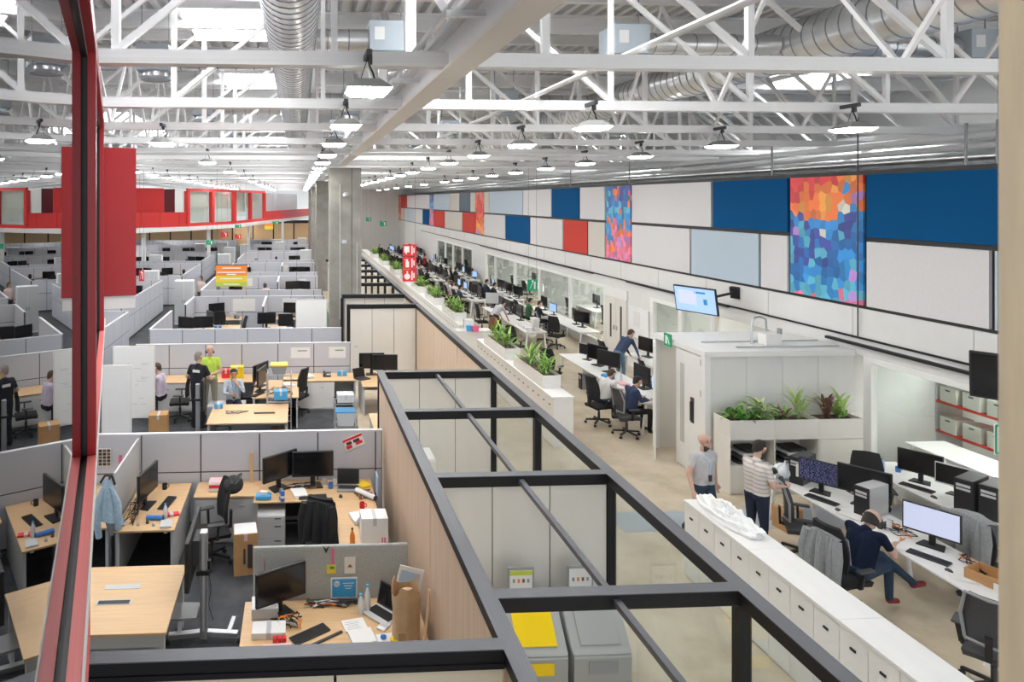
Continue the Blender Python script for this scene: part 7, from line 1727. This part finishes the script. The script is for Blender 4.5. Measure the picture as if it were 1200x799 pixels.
# third group
once(bench_desk(5.8, 0.8, 4), (8.42, 26.7, 0), R(90), 'white bench desk piled with papers'); once(bench_desk(5.9, 0.8, 4), (10.3, 26.6, 0), R(90), 'white bench desk of the pair beside the dark window')
for k in range(6): place('pile_papers', paper_pile(9), (8.25 + 0.22 * (k % 2), 24.15 + 0.34 * (k // 2), 0.742), rng.uniform(-0.4, 0.4), 'thick paper stack on the piled white bench', 'paper stacks on the piled bench')
for k in range(3): place('pile_papers', paper_pile(9), (8.5, 24.2, 0.742 + 0.11 * (k + 1)), 0.1 * k, 'thick paper stack on the piled white bench', 'paper stacks on the piled bench')
for k, (x, y, a, s_) in enumerate(((10.4, 24.6, -60, 'black_gloss'), (10.4, 25.2, -95, 'black_gloss'), (10.35, 27.3, -80, 'screen_blue'), (8.6, 27.6, -90, 'black_gloss'), (8.6, 28.6, -90, 'black_gloss'), (10.45, 28.6, -90, 'black_gloss'), (8.6, 26.2, -90, 'black_gloss'))): mon(x, y, 0.742, R(a), ('screen_blue' == s_ and 'lit blue monitor before the pair by the dark window') or 'black monitor on the third pair of benches', s_, None if s_ == 'screen_blue' else 'monitors on the third bench pair')
for k, (x, y, a, st) in enumerate(((7.35, 22.9, -60, 'black'), (7.55, 25.0, -80, 'black'), (9.45, 24.6, -50, 'black'), (9.35, 25.6, -110, 'mesh'), (7.5, 27.6, -90, 'black'), (9.45, 28.6, -90, 'black'))): chair(x, y, R(a), ('black chair pulled out toward the planters', 'black chair with a brown coat at the piled bench', 'black chair before the dark window', 'grey mesh chair before the dark window', 'black chair beside the man in grey tee', 'black chair near the green exit sign')[k], st)
once(draped_jacket(0.5, 1.08, 0.12, 'leather'), (7.30, 24.95, 0), R(-80), 'brown coat hung on the chair at the piled bench')
place('pale_screen', monitor('light_grey', 'light_grey'), (8.5, 29.25, 0.742), R(-20), 'pale blank monitor back at the end of the third bench', None, 1.4)
for (y0, y1, tx) in ((31.5, 37.0, 'in the fourth row'), (39.5, 45.0, 'in the fifth row'), (47.5, 53.5, 'in the sixth row'), (56, 64, 'in the last row')):
    bench_pair(y0, y1, 8.4, 10.25, 1.0, tx); fix_chairs(tx)

# ---------------------------------------------------------------- people
def lanyard(col):
    def ex(P, head, hu, hf, hr_, fwd, upv, rt):
        n = P['neck']; c = P['chest']
        mb = MB().tube([n + rt * -0.06 + fwd * 0.03, c + fwd * 0.125 + rt * -0.035 + upv * 0.08, c + fwd * 0.142 - upv * 0.12], 0.006, 5).tube([n + rt * 0.06 + fwd * 0.03, c + fwd * 0.125 + rt * 0.035 + upv * 0.08, c + fwd * 0.142 - upv * 0.12], 0.006, 5)
        cd = c + fwd * 0.148 - upv * 0.18
        m2 = MB().bar(cd + upv * 0.05, cd - upv * 0.05, 0.06, 0.006, fwd)
        return [('lanyard', mb, col), ('badge', m2, 'dark_grey')]
    return ex
def held_tube(P, head, hu, hf, hr_, fwd, upv, rt):
    out = lanyard('pale_blue')(P, head, hu, hf, hr_, fwd, upv, rt)
    return out
person('bald bearded man in grey polo shirt and jeans walking past the white cabinets', (6.36, 10.42, 0), R(188), pose('walk', to_r=(0.11, -0.16, 0.05)), 'tee_grey', 'jeans', 'shoe_red', hair='hair_brown', hairstyle='bald', beard=True, glasses=True, voxel=0.011, sleeve=0.6, extra=lanyard('pale_blue'), gaze=R(8))
person('dark haired bearded man in striped tee standing with a dark cylinder', (6.97, 10.05, 0), R(-75), pose('stand', el_r=(0.26, 0.02, 1.14), wr_r=(0.22, 0.27, 1.10), el_l=(-0.25, 0.10, 1.14), wr_l=(-0.20, 0.36, 1.16), head=(0, 0.05, 1.62), curl=(0.9, 0, 0)), 'tee_striped', 'trouser_navy', hair='hair_dark', hairstyle='short', beard=True, glasses=True, voxel=0.011, sleeve=0.7, fat=1.08, extra=lanyard('pale_blue'), nod=R(22))
t = thing('dark_cylinder', 'black lens-like cylinder in the hand of the striped tee man', 'cylinder', (6.97, 10.05, 0), R(-75)); MB().tube([(-0.16, 0.44, 1.14), (-0.14, 0.54, 1.17)], 0.045, 14).build('barrel', 'black', t, smooth=40); MB().tube([(-0.14, 0.54, 1.17), (-0.138, 0.55, 1.173)], 0.048, 14).build('rim', 'dark_grey', t)
person('balding man in navy tee seated cross-legged at the bench in red trainers', (7.35, 8.62, 0), R(-72), pose('sit', chest=(0, 0.10, 0.88), neck=(0, 0.20, 1.05), head=(0, 0.29, 1.16), sh_l=(-0.20, 0.17, 1.02), sh_r=(0.20, 0.17, 1.02), el_l=(-0.26, 0.30, 0.80), el_r=(0.27, 0.28, 0.80), wr_l=(-0.14, 0.50, 0.84), wr_r=(0.14, 0.50, 0.82), kn_r=(0.10, 0.46, 0.56), an_r=(0.10, 0.48, 0.12), to_r=(0.10, 0.64, 0.05), kn_l=(0.02, 0.44, 0.66), an_l=(0.32, 0.58, 0.42), to_l=(0.36, 0.72, 0.40)), 'tee_navy', 'jeans', 'shoe_red', hair='hair_dark', hairstyle='ring', voxel=0.011, sleeve=0.65, fat=1.1, nod=R(30), gaze=R(10))
person('man in navy sweater and jeans standing and leaning over the wall bench', (9.45, 19.6, 0), R(-75), pose('lean'), 'sweater_navy', 'jeans_light', hair='hair_brown', sleeve=2.0, nod=R(25))
person('man in white tee and dark trousers seated beyond the box room', (7.38, 16.18, 0), R(-72), pose('sit', chest=(0, 0.08, 0.88), neck=(0, 0.16, 1.06), head=(0, 0.24, 1.18), sh_l=(-0.2, 0.14, 1.02), sh_r=(0.2, 0.14, 1.02)), 'tee_white', 'trouser_navy', hair='hair_brown', beard=True, sleeve=0.6, nod=R(18), extra=lanyard('pale_blue'))
person('man in navy pullover seated beside the one in white tee', (7.66, 15.42, 0), R(-80), pose('sit', chest=(0, 0.06, 0.89), neck=(0, 0.12, 1.08), head=(0, 0.19, 1.21)), 'sweater_navy', 'trouser_black', hair='hair_dark', sleeve=2.0, nod=R(12))
person('man in grey tee stooping over the paper-piled bench', (7.52, 25.9, 0), R(-70), pose('lean', head=(0, 0.40, 1.42)), 'tee_grey', 'trouser_navy', hair='hair_dark', sleeve=0.6, voxel=0.018, nod=R(35))
person('person in dark green top seated by the dark office window', (9.52, 27.9, 0), R(-90), pose('sit'), 'tee_forest', 'trouser_black', hair='hair_dark', voxel=0.018, sleeve=0.7)
person('person in black top seated before the lit blue monitor', (9.62, 27.1, 0), R(-85), pose('sit'), 'tee_black', 'trouser_black', hair='hair_brown', voxel=0.018, sleeve=2.0, nod=R(10))
far = [(9.55, 33.2, -85, 'tee_black', 'hair_dark', 'sit', 'person in black seated at the wall bench in the fourth row'), (9.55, 34.6, -85, 'sweater_navy', 'hair_dark', 'sit', 'person in navy seated deeper in the fourth row'), (7.6, 32.2, -80, 'sweater_navy', 'hair_dark', 'sit', 'person in navy seated beside the planter in the fourth row'), (7.6, 33.9, -95, 'shirt_pinkish', 'hair_brown', 'sit', 'person in pale pink seated behind a planter in the fourth row'),
       (7.65, 35.3, -80, 'tee_grey', 'hair_brown', 'sit', 'person in grey at the walkway bench in the fourth row'), (9.5, 41.2, -85, 'tee_black', 'hair_dark', 'sit', 'person in black at the wall bench in the fifth row'), (7.6, 40.4, -80, 'tee_black', 'hair_dark', 'sit', 'long haired person in black in the fifth row'), (7.6, 43.2, -90, 'shirt_blue', 'hair_brown', 'sit', 'person in pale blue in the fifth row'), (7.6, 49.0, -90, 'tee_black', 'hair_dark', 'stand', 'person in black standing in the sixth row'), (9.4, 51, -90, 'red_panel', 'hair_dark', 'sit', 'person in red seated in the sixth row'), (6.8, 57, 180, 'tee_black', 'hair_dark', 'stand', 'person in black standing by the last row'), (7.7, 59, -90, 'sweater_navy', 'hair_dark', 'sit', 'person in navy seated in the last row')]
for k, (x, y, a, sh_, hr2, ps_, lb) in enumerate(far):
    person(lb, (x, y, 0), R(a), pose(ps_), sh_, 'trouser_black', hair=hr2, hairstyle='long' if 'long' in lb or k in (3, 8) else 'short', voxel=0.024, sleeve=2.0)
# every seated person of the far rows gets the nearest chair under them
used_ = set()
for k, (x, y, a, sh_, hr2, ps_, lb) in enumerate(far):
    cs = sorted(((o.location.x - x) ** 2 + (o.location.y - y) ** 2, o.name) for o in COL.objects if o.name.startswith('office_chair') and o.parent is None and o.name not in used_)
    if ps_ == 'sit' and cs and cs[0][0] < 4:
        o = bpy.data.objects[cs[0][1]]; used_.add(o.name); o.rotation_euler = (0, 0, R(a)); o.location = (x - 0.02, y, 0)
    else:
        for d2, nm in cs:
            if d2 < 0.5: bpy.data.objects[nm].location.x -= 0.7
# cubicle people
def back_print(P, head, hu, hf, hr_, fwd, upv, rt):
    c = P['chest'] - fwd * 0.125 + upv * 0.06 + rt * 0.02
    mb = MB().bar(c - rt * 0.09, c + rt * 0.09, 0.06, 0.004, fwd)
    return [('back_print', mb, 'paper')]
person('grey haired man in dark polo with white back print standing by the pole stand', (-2.38, 16.35, 0), R(-22), pose('stand', el_r=(0.30, 0.04, 1.15), wr_r=(0.24, 0.24, 1.12), el_l=(-0.30, 0.02, 1.15), wr_l=(-0.14, 0.22, 1.06)), 'tee_black', 'trouser_black', hair='hair_grey', sleeve=0.7, fat=1.12, scale=1.04, voxel=0.013, extra=back_print, gaze=R(-20))
person('balding man in lime green tee standing facing the man in dark polo', (-2.19, 17.05, 0), R(178), pose('stand', el_l=(-0.26, 0.04, 1.14), wr_l=(-0.06, 0.22, 1.10), el_r=(0.26, 0.04, 1.14), wr_r=(0.08, 0.22, 1.08)), 'tee_green', 'trouser_khaki', hair='hair_brown', hairstyle='ring', beard=False, sleeve=0.6, scale=1.05, voxel=0.013, gaze=R(15))
person('man in pale blue shirt sitting on the low cabinet with hand at his chin', (-1.58, 16.62, 0), R(192), pose('sit', wr_l=(-0.02, 0.26, 1.06), el_l=(-0.22, 0.24, 0.84), hand_l=(-0.01, 0.20, 1.15), el_r=(0.24, 0.20, 0.82), wr_r=(0.06, 0.36, 0.80), head=(0, 0.12, 1.24)), 'shirt_blue', 'trouser_navy', hair='hair_dark', sleeve=1.6, voxel=0.013, beard=True, extra=lanyard('sky_blue'), nod=R(8), skin='skin_dark')
person('person in lilac shirt seated behind the tall white board', (-3.40, 17.15, 0), R(75), pose('sit'), 'shirt_lilac', 'trouser_black', hair='hair_brown', sleeve=2.0, voxel=0.014, nod=R(10))
person('woman in pale top standing in the cubicle lane', (-4.75, 33.6, 0), R(150), pose('stand'), 'shirt_pinkish', 'jeans', hair='hair_brown', hairstyle='long', voxel=0.02, sleeve=0.6)
person('person in black seated in the far cubicle lane', (-6.7, 40.4, 0), R(20), pose('sit'), 'tee_black', 'trouser_black', hair='hair_dark', hairstyle='long', voxel=0.024, sleeve=2)
person('person in black seated behind a partition past the banner', (-1.6, 49.4, 0), R(10), pose('sit'), 'tee_black', 'trouser_black', hair='hair_dark', voxel=0.024, sleeve=2)
person('pale pink clothed person seated under the orange banner', (-1.6, 33.6, 0), R(30), pose('sit'), 'shirt_pinkish', 'trouser_black', hair='hair_brown', hairstyle='long', voxel=0.022, sleeve=2)
